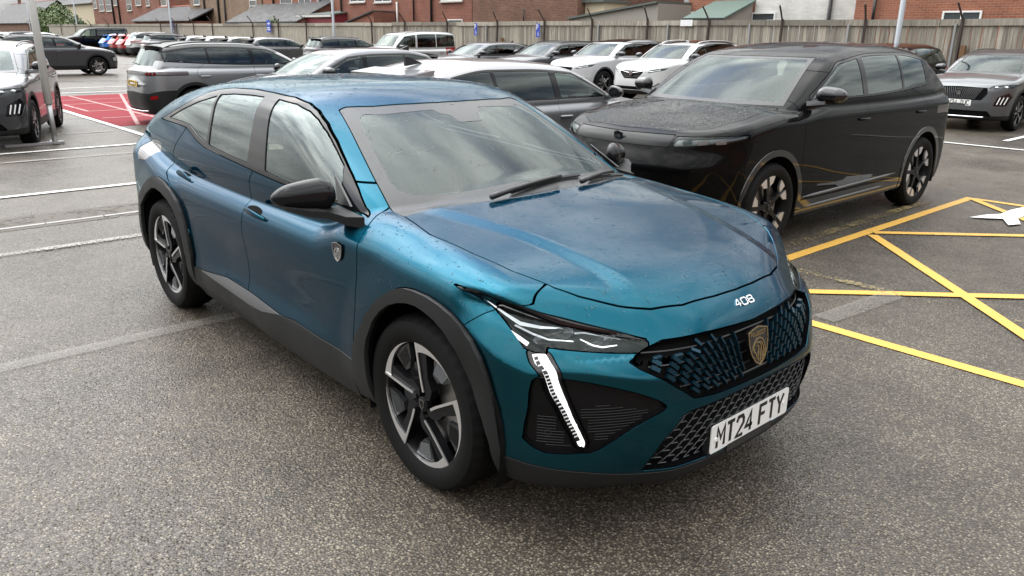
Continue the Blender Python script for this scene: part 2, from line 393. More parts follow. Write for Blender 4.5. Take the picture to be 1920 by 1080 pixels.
SILL = rough_plastic('satin_grey_trim', (.09, .092, .096), .34)  # trim grey; also the painted sheen on the blue car's sill facet
RUBBER = rough_plastic('tyre_rubber', (.0055, .0055, .0055), .7, 300.0, .2, .16)
DARK = mat('dark_cavity', (.006, .006, .006), .9, spec=.1)
LINER = mat('cabin_lining', (.035, .036, .037), .9)
SEATM = rough_plastic('seat_cloth', (.03, .031, .033), .85, 250.0, .4)
CHROME = mat('chrome', (.72, .72, .72), .08, 1.0)
RIMS = mat('machined_rim', (.80, .80, .81), .36, 1.0)
RIMB = mat('rim_black', (.007, .007, .008), .36, spec=.18)
STEEL = mat('brake_steel', (.33, .32, .31), .35, 1.0)
GLASS_F = glass('windscreen_glass', (.70, .80, .75), .02, .72)
GLASS_S = glass('side_glass', (.62, .74, .68))
GLASS_R = glass('privacy_glass', (.11, .12, .125))
LENS = glass('lamp_lens', (.90, .92, .93), .01, .45)
VENTB = mat('vent_black', (.004, .004, .0045), .22, spec=.2)
FINB = mat('grille_blue', (.0025, .028, .047), .36, .6)
LAMPIN = mat('lamp_reflector', (.42, .43, .44), .18, 1.0)
DRL = mat('daytime_light', (.85, .86, .88), .25, emit=(1, .98, .95), es=.55)
WHITE_L = mat('lamp_white', (.80, .81, .82), .22)
REDL = mat('red_lens', (.22, .006, .008), .12, 0, .8)
TAILD = mat('smoked_tail_lens', (.020, .006, .008), .06, 0, .9)
PLATE_W = mat('plate_white', (.82, .82, .80), .35)
PLATE_Y = mat('plate_yellow', (.78, .50, .06), .4)
INK = mat('plate_ink', (.008, .008, .008), .4)
GOLD = mat('emblem_gold', (.50, .40, .22), .25, 1.0)
MIRRB = mat('mirror_cap_black', (.006, .006, .007), .12, spec=.3)
MIRR = mat('mirror_glass', (.8, .82, .84), .02, 1.0)
# ------------------------------------------------------------------ stroke lettering
GL = {
 'A': [[(0, 0), (.5, 1), (1, 0)], [(.2, .36), (.8, .36)]], 'B': [[(0, 0), (0, 1), (.7, 1), (.95, .88), (.95, .64), (.7, .52), (0, .52)], [(.7, .52), (1, .38), (1, .14), (.75, 0), (0, 0)]],
 'C': [[(1, .78), (.82, 1), (.2, 1), (0, .8), (0, .2), (.2, 0), (.82, 0), (1, .22)]], 'D': [[(0, 0), (0, 1), (.65, 1), (1, .72), (1, .28), (.65, 0), (0, 0)]],
 'E': [[(1, 1), (0, 1), (0, 0), (1, 0)], [(0, .5), (.8, .5)]], 'F': [[(0, 0), (0, 1), (1, 1)], [(0, .52), (.8, .52)]], 'G': [[(1, .8), (.8, 1), (.2, 1), (0, .8), (0, .2), (.2, 0), (.8, 0), (1, .2), (1, .48), (.6, .48)]],
 'H': [[(0, 0), (0, 1)], [(1, 0), (1, 1)], [(0, .5), (1, .5)]], 'K': [[(0, 0), (0, 1)], [(1, 1), (.05, .45)], [(.3, .6), (1, 0)]], 'M': [[(0, 0), (0, 1), (.5, .42), (1, 1), (1, 0)]],
 'N': [[(0, 0), (0, 1), (1, 0), (1, 1)]], 'O': [[(.2, 0), (0, .2), (0, .8), (.2, 1), (.8, 1), (1, .8), (1, .2), (.8, 0), (.2, 0)]], 'P': [[(0, 0), (0, 1), (.75, 1), (1, .86), (1, .60), (.75, .46), (0, .46)]],
 'R': [[(0, 0), (0, 1), (.75, 1), (1, .86), (1, .62), (.75, .48), (0, .48)], [(.5, .48), (1, 0)]], 'T': [[(0, 1), (1, 1)], [(.5, 1), (.5, 0)]], 'U': [[(0, 1), (0, .2), (.2, 0), (.8, 0), (1, .2), (1, 1)]],
 'W': [[(0, 1), (.22, 0), (.5, .7), (.78, 0), (1, 1)]], 'L': [[(0, 1), (0, 0), (1, 0)]], 'I': [[(.5, 0), (.5, 1)]], 'S': [[(1, .84), (.8, 1), (.2, 1), (0, .84), (0, .64), (.2, .52), (.8, .48), (1, .36), (1, .16), (.8, 0), (.2, 0), (0, .16)]],
 'V': [[(0, 1), (.5, 0), (1, 1)]], 'X': [[(0, 0), (1, 1)], [(0, 1), (1, 0)]], 'Y': [[(0, 1), (.5, .45), (1, 1)], [(.5, .45), (.5, 0)]], 'Z': [[(0, 1), (1, 1), (0, 0), (1, 0)]],
 '0': [[(.2, 0), (0, .2), (0, .8), (.2, 1), (.8, 1), (1, .8), (1, .2), (.8, 0), (.2, 0)]], '1': [[(.2, .8), (.5, 1), (.5, 0)]], '2': [[(0, .76), (.2, 1), (.8, 1), (1, .8), (1, .6), (0, 0), (1, 0)]],
 '4': [[(.72, 0), (.72, 1), (0, .28), (1, .28)]], '7': [[(0, 1), (1, 1), (.4, 0)]], '8': [[(.2, .52), (.03, .68), (.03, .86), (.2, 1), (.8, 1), (.97, .86), (.97, .68), (.8, .52), (.2, .52), (0, .36), (0, .14), (.2, 0), (.8, 0), (1, .14), (1, .36), (.8, .52)]],
 '9': [[(1, .5), (.2, .44), (0, .6), (0, .84), (.2, 1), (.8, 1), (1, .84), (1, .2), (.8, 0), (.1, .05)]], ' ': []}
def ribbon(mb, P, w, M, z=0.0, th=.0012):
    """a flat stroke of width w with mitred joins, standing th proud; M maps (a,b,c) to 3d"""
    P = [np.array(p, float) for p in P]; n = len(P); closed = n > 3 and np.allclose(P[0], P[-1])
    if closed: P = P[:-1]; n -= 1
    Lq, Rq = [], []
    for i in range(n):
        a = P[i-1] if (i > 0 or closed) else None; c = P[(i+1) % n] if (i < n-1 or closed) else None
        d1 = (P[i]-a)/np.linalg.norm(P[i]-a) if a is not None else None; d2 = (c-P[i])/np.linalg.norm(c-P[i]) if c is not None else None
        if d1 is None: d1 = d2
        if d2 is None: d2 = d1
        n1 = np.array([-d1[1], d1[0]]); n2 = np.array([-d2[1], d2[0]]); t = n1+n2; t = t/max(np.linalg.norm(t), 1e-6)
        s = min(1/max(t@n1, .45), 1.6)
        Lq.append(P[i]+t*s*w/2); Rq.append(P[i]-t*s*w/2)
    V = [M(q[0], q[1], z+th) for q in Lq]+[M(q[0], q[1], z+th) for q in Rq]+[M(q[0], q[1], z-.0008) for q in Lq]+[M(q[0], q[1], z-.0008) for q in Rq]
    F = []
    for i in range(n if closed else n-1):
        j = (i+1) % n; F += [(i, j, n+j, n+i), (2*n+i, 2*n+j, j, i), (n+i, n+j, 3*n+j, 3*n+i)]
    if not closed: F += [(0, n, 3*n, 2*n), (n-1, 3*n-1+0, 4*n-1, 2*n-1)] if False else [(0, n, 3*n, 2*n), (n-1, 3*n-1, 4*n-1, 2*n-1)]
    mb.add(V, F)
def lettering(mb, text, M, x0, y0, cw, ch, gap, w, th=.0012, space=None):
    x = x0; k = 0
    for c in text:
        if c == ' ': x += space if space is not None else cw*.6; continue
        ww = cw*(.45 if c == '1' else 1)
        for pl in GL[c]:
            ribbon(mb, [(x+p[0]*ww, y0+p[1]*ch) for p in pl], w, M, z=.0002*(k % 3), th=th); k += 1
        x += ww+gap
    return x
# ------------------------------------------------------------------ shared car parts: wheels, seats, mirrors
def ring(mb, r0, r1, y0, y1, n=72):
    return mb.lathe([(r0, y0), (r1, y0), (r1, y1), (r0, y1)], n, close=True)
def polar(r, deg): return (r*math.cos(R_(deg)), r*math.sin(R_(deg)))
def tyre_mesh(name, R, rr, w, parent, seg=120):
    h = R-rr; p = [(rr-.010, .014), (rr+.004, .005), (rr+h*.25, -.002), (rr+h*.55, -.005), (rr+h*.76, .002), (R-.012, .016), (R-.003, .034)]
    t = .052; g = []
    n_gr = 3; tw = w-2*t
    for k in range(n_gr+1):
        a = t+tw*k/(n_gr+1)+(.004 if k else -.012); b = t+tw*(k+1)/(n_gr+1)-(.004 if k < n_gr else -.012)
        g += [(R-.0005, a), (R, (a+b)/2), (R-.0005, b)]
        if k < n_gr: g += [(R-.008, b+.001), (R-.008, b+.007)]
    q = p+g+[(r, w-y) for r, y in reversed(p)]
    V = []; F = []; m = len(q)
    for k in range(seg):
        a = 2*math.pi*k/seg; ca, sa = math.cos(a), math.sin(a); cutd = .006 if k % 3 == 0 else 0.0
        for i, (r, y) in enumerate(q):
            d = cutd if (r > R-.014 and (y < t+.02 or y > w-t-.02)) else 0
            V.append(((r-d)*ca, y, (r-d)*sa))
    for k in range(seg):
        k2 = (k+1) % seg
        for i in range(m-1): F.append((k*m+i, k2*m+i, k2*m+i+1, k*m+i+1))
    o = mk(name, V, F, RUBBER, parent)
    o.data.polygons.foreach_set('use_smooth', np.ones(len(F), bool)); o.data.set_sharp_from_angle(angle=R_(32))
    return o
def wheel_proto(style, R, rr, w=.215, name='wheel', lite=False):
    o = tyre_mesh(name, R, rr, w, None, 60 if lite else 120); n = 40 if lite else 72
    b = MB(); b.lathe([(rr, .012), (rr-.004, .016), (rr-.012, .03), (rr-.03, .09), (rr-.035, w-.02)], n); b.build('rim_barrel', RIMB, o, True)
    b = MB(); b.lathe([(.055, .085), (.055, .07), (rr*.66, .07), (rr*.66, .092), (.055, .092)], n); b.build('brake_disc', STEEL, o)
    b = MB(); b.prism([(polar(rr*q, a)) for q, a in ((.40, 150), (.40, 215), (.74, 210), (.74, 155))], .05, .10); b.build('brake_caliper', SATINB, o)
    fy = .012
    if style == 'blade':
        for k in range(5):
            a0 = 96-72*k
            b = MB(); L = [(.03, -45), (.055, -30), (.09, -13), (.14, -5), (rr-.004, 0), (rr-.004, -13), (.165, -19), (.13, -24), (.10, -46), (.06, -62)]
            b.prism([polar(r, a0+f) for r, f in L], fy+.006, fy+.040); b.build('blade', RIMB, o, angle=30)
            b = MB(); ribbon(b, [polar(.062, a0-22), polar(.10, a0-9), polar(rr-.003, a0)], .0105, lambda x, z, c: (x, fy+.003-c, z), th=.004); b.build('machined_edge', RIMS, o)
            b = MB(); L = [(.155, -30), (rr-.022, -27), (rr-.018, -40), (rr-.014, -56), (.185, -52), (.150, -42)]
            b.prism([polar(r, a0+f) for r, f in L], fy+.014, fy+.034)
            for q in range(9):
                f = q/8; p0 = polar(.168+.052*f, a0-30.5); p1 = polar(.180+.052*f, a0-50)
                b.tube([(p0[0], fy+.013, p0[1]), (p1[0], fy+.013, p1[1])], .0022, 4)
            b.build('ribbed_insert', SATINB, o)
            b = MB(); seg = 16; V = []; F = []
            for i in range(seg+1):
                f = i/seg; a = a0-1.2-69.5*f; ri = rr-.036*(1-f)**2.0-.009
                for r, y in ((ri, fy+.002), (rr+.001, fy-.001), (rr+.001, fy+.012), (ri, fy+.012)):
                    p = polar(r, a); V.append((p[0], y, p[1]))
            for i in range(seg):
                for j in range(4): F.append((i*4+j, i*4+(j+1) % 4, i*4+4+(j+1) % 4, i*4+4+j))
            F += [(0, 1, 2, 3), (seg*4+3, seg*4+2, seg*4+1, seg*4)]
            b.add(V, F); b.build('machined_rim_edge', RIMS, o, angle=35)
    elif style == 'pad':
        for k in range(5):
            a0 = 90+14-72*k
            b = MB(); L = [(.035, 32), (.07, 20), (.11, 9), (rr-.004, 5), (rr-.004, -5), (.11, -10), (.07, -24), (.035, -36)]
            b.prism([polar(r, a0+f) for r, f in L], fy+.010, fy+.042); b.build('spoke', RIMB, o, angle=30)
            for s in (-1, 1):
                b = MB(); L = [(rr*.66, 6), (rr-.004, 4.5), (rr-.004, 24), (rr*.76, 20)]
                b.prism([polar(r, a0+s*f) for r, f in L], fy+.002, fy+.022); b.build('machined_pad', RIMS, o)
    else:
        for k in range(5):
            a0 = 90+7-72*k
            for s in (-1, 1):
                b = MB(); L = [(.04, s*20), (.09, s*9), (rr-.004, s*15), (rr-.004, s*9.5), (.09, s*2), (.04, 0)]
                b.prism([polar(r, a0+f) for r, f in L], fy+.004, fy+.036); b.build('spoke', RIMS if s > 0 else RIMB, o, angle=30)
        b = MB(); b.lathe([(rr-.012, fy+.004), (rr, fy), (rr, fy+.012), (rr-.012, fy+.012)], n, close=True); b.build('rim_edge', RIMS, o, angle=35)
    b = MB(); b.lathe([(0, fy+.004), (.024, fy+.005), (.031, fy+.009), (.033, fy+.03)], 24); hc = b.build('hub_cap', RIMB, o, angle=40)
    if not lite:
        b = MB(); sh = [(-.013, .016), (0, .020), (.013, .016), (.012, -.004), (0, -.020), (-.012, -.004)]
        ribbon(b, sh+[sh[0]], .0025, lambda x, z, c: (x, fy+.004-c, z), th=.002); b.build('cap_emblem', STEEL, o)
        for k in range(5):
            p = polar(.052, 60-72*k); b = MB(); b.lathe([(0, fy+.012), (.008, fy+.012), (.010, fy+.03)], 6, c=(p[0], 0, p[1])); b.build('wheel_bolt', STEEL, o)
    return o
def mount(proto, parent, x, side, y, z, steer=0.0, first=[None]):
    """place a copy of a wheel under a car; side -1 is the car's right"""
    c = copy_tree(proto, parent); c.location = (x, side*y, z); c.rotation_euler = (0, RNG.uniform(0, 6.28) if steer is None else 0, 0)
    if side > 0: c.rotation_euler = (0, c.rotation_euler[1], math.pi)
    return c
def rbox(P, c, b, r):
    q = np.abs(P-np.array(c))-np.array(b)+r
    return np.linalg.norm(np.maximum(q, 0), axis=1)+np.minimum(q.max(1), 0)-r
def mesh_sdf(name, f, lo, hi, h, material, parent=None):
    V, T = surf(f, lo, hi, h, 4); N = grad(f, V); return mk(name, V, T, material, parent, N=N)
def seat_proto():
    def f(P):
        # seat faces +x, base at z=0.30 .. headrest at 1.12
        Q = P.copy(); Q[:, 0] = P[:, 0]+.30*np.maximum(P[:, 2]-.45, 0)
        cush = rbox(P, (.05, 0, .42), (.27, .255, .085), .06)
        back = rbox(Q, (-.20, 0, .74), (.075, .24-.0, .32), .07); hol = rbox(Q, (-.10, 0, .72), (.07, .14, .27), .06)
        back = smax(back, -hol+.005, .03)
        head = rbox(Q, (-.19, 0, 1.17), (.05, .125, .085), .045)
        return smin(smin(cush, back, .05), head, .045)
    return mesh_sdf('seat', f, (-.65, -.3, .28), (.4, .3, 1.34), .028, SEATM)
def hide(o):
    for c in list(o.children): hide(c)
    bpy.data.objects.remove(o)
SEAT = seat_proto()
def interior(root, xs=.12, yd=.37, zc=0.0, dash=True, rear=-.72, wheel_x=.62, dx=.86, dz=.93, scale=1.0):
    for y in (-yd, yd):
        c = SEAT.copy(); COL.objects.link(c); c.parent = root; c.location = (xs, y, zc-.06); c.name = 'front_seat'
        c = SEAT.copy(); COL.objects.link(c); c.parent = root; c.location = (rear, y, zc-.05); c.scale = (1, 1.25, .97); c.name = 'rear_seat'
    if dash:
        b = MB(); w = .66
        prof = [(dx+.30, dz+.04), (dx+.02, dz+.055), (dx-.10, dz+.02), (dx-.14, dz-.10), (dx-.05, dz-.30), (dx+.30, dz-.30)]
        b.prism(prof, -w, w); b.prism([(dx-.12, dz+.075), (dx+.06, dz+.10), (dx+.06, dz+.02), (dx-.12, dz)], -yd-.17, -yd+.17)
        b.build('dashboard', LINER, root, angle=40)
        b = MB(); n = 28; c = Vector((wheel_x, -yd, dz-.02)); ax = Vector((-.42, 0, .90)); ux = Vector((0, 1, 0)); uy = Vector((.90, 0, .42))
        b.tube([c+ux*(.175*math.cos(2*math.pi*k/n))+uy*(.165*math.sin(2*math.pi*k/n)) for k in range(n+1)], .016, 8)
        b.tube([c-ux*.16, c+ux*.16], .02, 6); b.tube([c, c-uy*.15], .02, 6); b.tube([c, c+Vector((.25, 0, -.12))], .035, 8)
        b.build('steering_wheel', SATINB, root, True)
def plate(root, text, c, rx, mat_, name='number_plate', flip=1, w=.52, h=.111, tilt=0.0, gaps=(.05, .079, .011, .014), space=.033, screws=True):
    """plate facing +x (flip=1) or -x; c is its centre"""
    cw, ch, gp, sw = gaps
    M = Matrix.Translation(Vector(c)) @ Matrix.Rotation(rx, 4, 'Z') @ Matrix.Rotation(tilt, 4, 'Y')
    def T(a, b, d): return tuple(M @ Vector((flip*(.004+d), flip*a, b)))
    o = MB(); r = .012; pts = []
    for (sx, sz, a0) in ((1, 1, 0), (-1, 1, 90), (-1, -1, 180), (1, -1, 270)):
        for k in range(4):
            a = R_(a0+30*k); pts.append((sx*(w/2-r)+r*math.cos(a), sz*(h/2-r)+r*math.sin(a)))
    n = len(pts); o.add([T(a, b, 0) for a, b in pts]+[T(a, b, -.004) for a, b in pts], [tuple(range(n)), tuple(reversed(range(n, 2*n)))]+[(i, i+n, (i+1) % n+n, (i+1) % n) for i in range(n)])
    p = o.build(name, mat_, root)
    b = MB(); n_ch = sum(1 for q in text if q != ' '); tot = sum((cw*(.45 if q == '1' else 1)) for q in text if q != ' ')+gp*(n_ch-1)+space-gp*0
    lettering(b, text, T, -tot/2+sw*.2, -ch/2, cw-sw*.4, ch, gp+sw*.4, sw, space=space); b.build('lettering', INK, p)
    if screws:
        for s in (-1, 1):
            b = MB(); q = [T(s*(w/2-.032)+.008*math.cos(2*math.pi*k/10), -.004+.008*math.sin(2*math.pi*k/10), .003) for k in range(10)]+[T(s*(w/2-.032)+.010*math.cos(2*math.pi*k/10), -.004+.010*math.sin(2*math.pi*k/10), -.001) for k in range(10)]
            b.add(q, [tuple(range(10))]+[(k, (k+1) % 10, 10+(k+1) % 10, 10+k) for k in range(10)]); b.build('screw_cap', PLATE_W, p)
    return p
SHIELD = [(-.50, .40), (-.25, .46), (0, .5), (.25, .46), (.50, .40), (.50, .10), (.42, -.16), (.24, -.38), (0, -.5), (-.24, -.38), (-.42, -.16), (-.50, .10)]
LION = [[(-.20, .10), (-.08, .20), (.06, .22), (.18, .16), (.27, .04), (.30, -.12), (.24, -.26), (.12, -.36)], [(-.20, .10), (-.28, .02), (-.30, -.02), (-.22, -.04), (-.27, -.08), (-.20, -.12), (-.16, -.20), (-.14, -.30)],
        [(-.02, .12), (.08, .06), (.10, -.06), (.04, -.20), (.0, -.36)], [(.12, .10), (.20, -.02), (.20, -.14), (.13, -.27)], [(-.10, .04), (-.02, .02), (-.04, -.10), (-.08, -.22), (-.07, -.36)], [(-.12, .12), (-.05, .10)]]
def emblem(name, parent, M, w, h, gold=GOLD, edge=GOLD, text=True):
    b = MB(); P = [(p[0]*w, p[1]*h) for p in SHIELD]; n = len(P)
    b.add([M(a, c, .008) for a, c in P]+[M(a, c, -.004) for a, c in P], [tuple(range(n)), tuple(reversed(range(n, 2*n)))]+[(i, i+n, (i+1) % n+n, (i+1) % n) for i in range(n)])
    o = b.build(name, GLOSSB, parent)
    b = MB(); ribbon(b, [(a*.93, c*.95) for a, c in P]+[(P[0][0]*.93, P[0][1]*.95)], w*.030, M, z=.0085, th=.002); b.build('border', edge, o)
    b = MB()
    for k, l in enumerate(LION): ribbon(b, [(p[0]*w*1.02, (p[1]-.02)*h) for p in l], w*.036, M, z=.0086+.0002*(k % 4), th=.0016)
    b.build('crest_figure', gold, o)
    if text:
        b = MB(); lettering(b, 'PEUGEOT', M, -.36*w, .265*h, .078*w, .085*h, .030*w, w*.018, th=.0012)
        b.v = [(v[0], v[1], v[2]) for v in b.v]
        c = Vector(M(0, 0, .0086))-Vector(M(0, 0, 0)); b.v = [tuple(Vector(v)+c) for v in b.v]; b.build('lettering', edge, o)
    return o
DROP_M = bpy.data.materials.new('rain_water'); DROP_M.use_nodes = True
_b = DROP_M.node_tree.nodes['Principled BSDF']; _b.inputs['Transmission Weight'].default_value = 1.0; _b.inputs['Roughness'].default_value = .0; _b.inputs['IOR'].default_value = 1.33; _b.inputs['Base Color'].default_value = (.9, .95, 1, 1)
def droplets(root, V, T, N, n, r0, r1, dens=None, flat=.52, name='rain_droplets'):
    A = V[T]; cr_ = np.cross(A[:, 1]-A[:, 0], A[:, 2]-A[:, 0]); ar = np.linalg.norm(cr_, axis=1)
    if dens is not None: ar = ar*dens(A.mean(1))
    p = ar/ar.sum(); i = RNG.choice(len(T), n, p=p); u = RNG.rand(n, 2); s = np.sqrt(u[:, :1]); w = np.concatenate([1-s, s*(1-u[:, 1:]), s*u[:, 1:]], 1)
    P = (A[i]*w[:, :, None]).sum(1); Nn = (N[T[i]]*w[:, :, None]).sum(1); Nn /= np.linalg.norm(Nn, axis=1, keepdims=True)
    r = r0+(r1-r0)*RNG.rand(n)**4.5
    a = np.cross(Nn, [0.3, .9, .31]); a /= np.linalg.norm(a, axis=1, keepdims=True); b = np.cross(Nn, a)
    k = 7; vs = []; el = 1+.18*RNG.rand(n)
    for j in range(k):
        t = 2*math.pi*j/k; vs.append(P+(a*math.cos(t)*el[:, None]+b*math.sin(t))*r[:, None]-Nn*.0006)
    for j in range(k):
        t = 2*math.pi*(j+.5)/k; vs.append(P+(a*math.cos(t)*el[:, None]+b*math.sin(t))*(r*.66)[:, None]+Nn*(r*flat*.75)[:, None])
    vs.append(P+Nn*(r*flat)[:, None])
    V2 = np.stack(vs, 1); m = 2*k+1; base = (np.arange(n)*m)[:, None]
    tri = []
    for j in range(k):
        j2 = (j+1) % k; tri += [(j, j2, k+j), (j2, k+j2, k+j), (k+j, k+j2, 2*k)]
    T2 = (base[:, :, None]+np.array(tri)[None]).reshape(-1, 3)
    o = mk(name, V2.reshape(-1, 3), T2, DROP_M, root, smooth=True); o['kind'] = 'stuff'; return o

def wells(root, xs, rx, rz, zc, y):
    for s_ in (-1, 1):
        for xa in xs:
            b = MB(); m_ = 20; Vr = []
            for yy in (y, .48):
                for q in range(m_+1): t = math.pi*(-.12+1.24*q/m_); Vr.append((xa+rx*math.cos(t), s_*yy, zc+rz*math.sin(t)))
            b.add(Vr+[(xa, s_*.48, zc-.06)], [(q, q+1, m_+2+q, m_+1+q) for q in range(m_)]+[(m_+1+q, m_+2+q, 2*(m_+1)) for q in range(m_)]); b.build('wheel_well', DARK, root)
# ------------------------------------------------------------------ car body shapes (car frame: x forward, v = |y|, z up, origin on the ground mid-wheelbase)
def make_sdf(S):
    w = curve(S['w'], .06); ins = curve(S['ins'], S.get('ins_s', .012)); fz = curve(S['front'], .015); rz = curve(S['rear'], .015)
    H = curve(S['deck'], .03); roof = curve(S['roof'], .05); ws = curve(S['ws'], .03); rs = curve(S['rs'], .03)
    gw = curve(S['gw'], .06); tum = curve(S['tum'], .02); belt = curve(S.get('belt', [(-3, 1.0), (3, 1.0)]), .05)
    fa, fp = S['fplan']; ra, rp = S['rplan']; zb = S['zb']; dc, de, dp = S['crown']; rc2, rc4 = S['rcrown']; sw = S['wscurve']; srr = S['rscurve']
    kt, kf, kg, kw, kj = S['k']; extra = S.get('extra'); W0 = S.get('W0', .92); shd = S.get('shd')
    def f(P):
        x = P[:, 0]; v = np.abs(P[:, 1]); z = P[:, 2]
        zz = z if shd is None else z-shd(x)
        side = v-(w(x)-ins(zz))
        fr = x-(fz(z)-fa*(v/W0)**fp)
        re = (rz(z)-x)+ra*(v/W0)**rp
        top = z-(H(x)-(dc(x) if callable(dc) else dc)*(v/.74)**de-.5*np.maximum(v-dp, 0)**1.5)
        a = smax(side, fr*.92, kf); a = smax(a, re*.92, kf); a = smax(a, top, kt); a = smax(a, zb-z, .04)
        gs = (v-(gw(x)-tum(z-belt(x))))*.93
        gr = z-(roof(x)-rc2*v*v-rc4*v**4)
        gwx = (z-ws(x+sw*v*v))*.87; grx = (z-rs(x-srr*v*v))*.85
        g = smax(gr, gwx, kw); g = smax(g, grx, S.get('kr', kw)); g = smax(g, gs, kg); g = np.maximum(g, .75-z)
        r = smin(a, g, kj)
        if extra is not None: r = extra(r, x, v, z)
        return r
    return f
CREASE = curve([(1.0, .60), (1.09, .575), (1.21, .539), (1.36, .50), (1.5, .464), (1.64, .437), (1.77, .417), (1.85, .403), (1.93, .395), (1.98, .398), (2.02, .408), (2.054, .418), (2.09, .435), (2.2, .48)], .01)
def srelu(t, e):
    return np.minimum((np.sqrt(t*t+e*e)+t)*.5, 1.0)
CHEEK = curve([(1.5, .80), (1.60, .79), (1.68, .769), (1.76, .729), (1.825, .691), (1.888, .666), (1.94, .652), (1.97, .661), (2.0, .669), (2.06, .667), (2.11, .658), (2.19, .632), (2.3, .58)], .008)
def ex408(r, x, v, z):
    # bonnet power bulge bounded by two creases, door scoop, wheel arch flares, mouth ledge
    cx = CREASE(x)
    b = .010*sstep(cx-v, -.085, .008)*bump(x, 1.0, 1.12, 2.06, 2.16)*(z > .72)
    r = r-b
    r = r+.020*bump(z, .38, .50, .55, .76)*bump(x, -.95, -.35, .35, .95)*(v > .6)
    zc = CHEEK(x); on = sstep(v, .40, .56)*sstep(x, 1.60, 1.74)
    r = r+.054*srelu((z-zc)/.095, .08)*(1-sstep(z-(.745+.32*(v-.48)), -.03, .035))*on+.022*srelu((zc-z)/.18, .05)*on
    r = smax(r, .678*x+.325*v+.659*z-2.088+.3*(z < .70)*0-9*(z < .70), .022)
    for ax in (1.40, -1.385):
        d = np.sqrt((x-ax)**2+(z-.36)**2)
        r = r-.020*(1-sstep(d, .40, .62))*(v > .6)*sstep(z, .2, .35)
    return r
S408 = dict(ins_s=.011,
    w=[(-2.5, .80), (-2.2, .855), (-1.8, .89), (-1.39, .905), (-.8, .912), (0, .913), (.6, .911), (1.0, .905), (1.39, .900), (1.7, .897), (1.95, .887), (2.3, .86)],
    ins=[(.0, .07), (.18, .055), (.25, .022), (.34, .006), (.42, .004), (.60, .004), (.75, .000), (.88, .000), (.935, .003), (.948, .008), (1.0, .046), (1.05, .082), (1.10, .125), (1.2, .24)],
    front=[(.10, 2.16), (.20, 2.235), (.28, 2.275), (.36, 2.292), (.46, 2.300), (.52, 2.296), (.60, 2.272), (.70, 2.252), (.76, 2.238), (.80, 2.222), (.85, 2.20), (.90, 2.17), (1.0, 2.1), (1.3, 1.9)],
    rear=[(.15, -2.24), (.35, -2.36), (.55, -2.385), (.75, -2.37), (.88, -2.345), (1.0, -2.32), (1.06, -2.33), (1.10, -2.345), (1.2, -2.36)],
    deck=[(-2.6, 1.13), (-2.3, 1.105), (-2.0, 1.09), (-1.0, .98), (.6, .98), (.9, 1.06), (1.10, 1.052), (1.3, 1.029), (1.5, 1.001), (1.7, .964), (1.85, .934), (1.95, .911), (2.05, .876), (2.15, .830), (2.25, .762), (2.4, .60)],
    roof=[(-2.6, .98), (-2.3, 1.112), (-2.1, 1.192), (-1.8, 1.295), (-1.5, 1.378), (-1.2, 1.436), (-.9, 1.466), (-.6, 1.478), (-.3, 1.480), (0, 1.472), (.2, 1.458), (.45, 1.43), (.7, 1.39), (1.2, 1.29)],
    ws=[(-.5, 1.80), (0, 1.59), (.25, 1.478), (.451, 1.378), (.666, 1.279), (.832, 1.202), (.99, 1.127), (1.125, 1.062), (1.21, 1.017), (1.6, .80)],
    rs=[(-2.7, .80), (-2.45, .98), (-2.36, 1.06), (-2.1, 1.27), (0, 2.8)],
    gw=[(-2.4, .67), (-2.0, .755), (-1.6, .80), (-1.2, .83), (-.6, .852), (0, .858), (.5, .85), (.85, .82), (1.05, .79), (1.4, .72)],
    tum=[(-.3, .12), (-.1, .01), (0, 0), (.10, .025), (.2, .058), (.3, .100), (.36, .135), (.42, .19), (.5, .31), (.6, .5)],
    belt=[(-3, 1.03), (-1.2, 1.03), (0, 1.02), (1.2, .99)],
    fplan=(.43, 3.28), rplan=(.42, 3.6), zb=.19, crown=(curve([(-3, .044), (1.1, .044), (1.3, .040), (1.5, .031), (1.7, .024), (1.85, .032), (1.95, .052), (2.02, .078), (2.1, .12), (2.25, .16)], .03), 2.0, .755), rcrown=(.08, .08), wscurve=.5, rscurve=.3,
    k=(.09, .11, .09, .10, .012), extra=ex408, shd=curve([(-3, .03), (-1, .03), (-.4, .03), (0, .0), (.6, -.02), (1.2, -.03), (3, -.04)], .1))
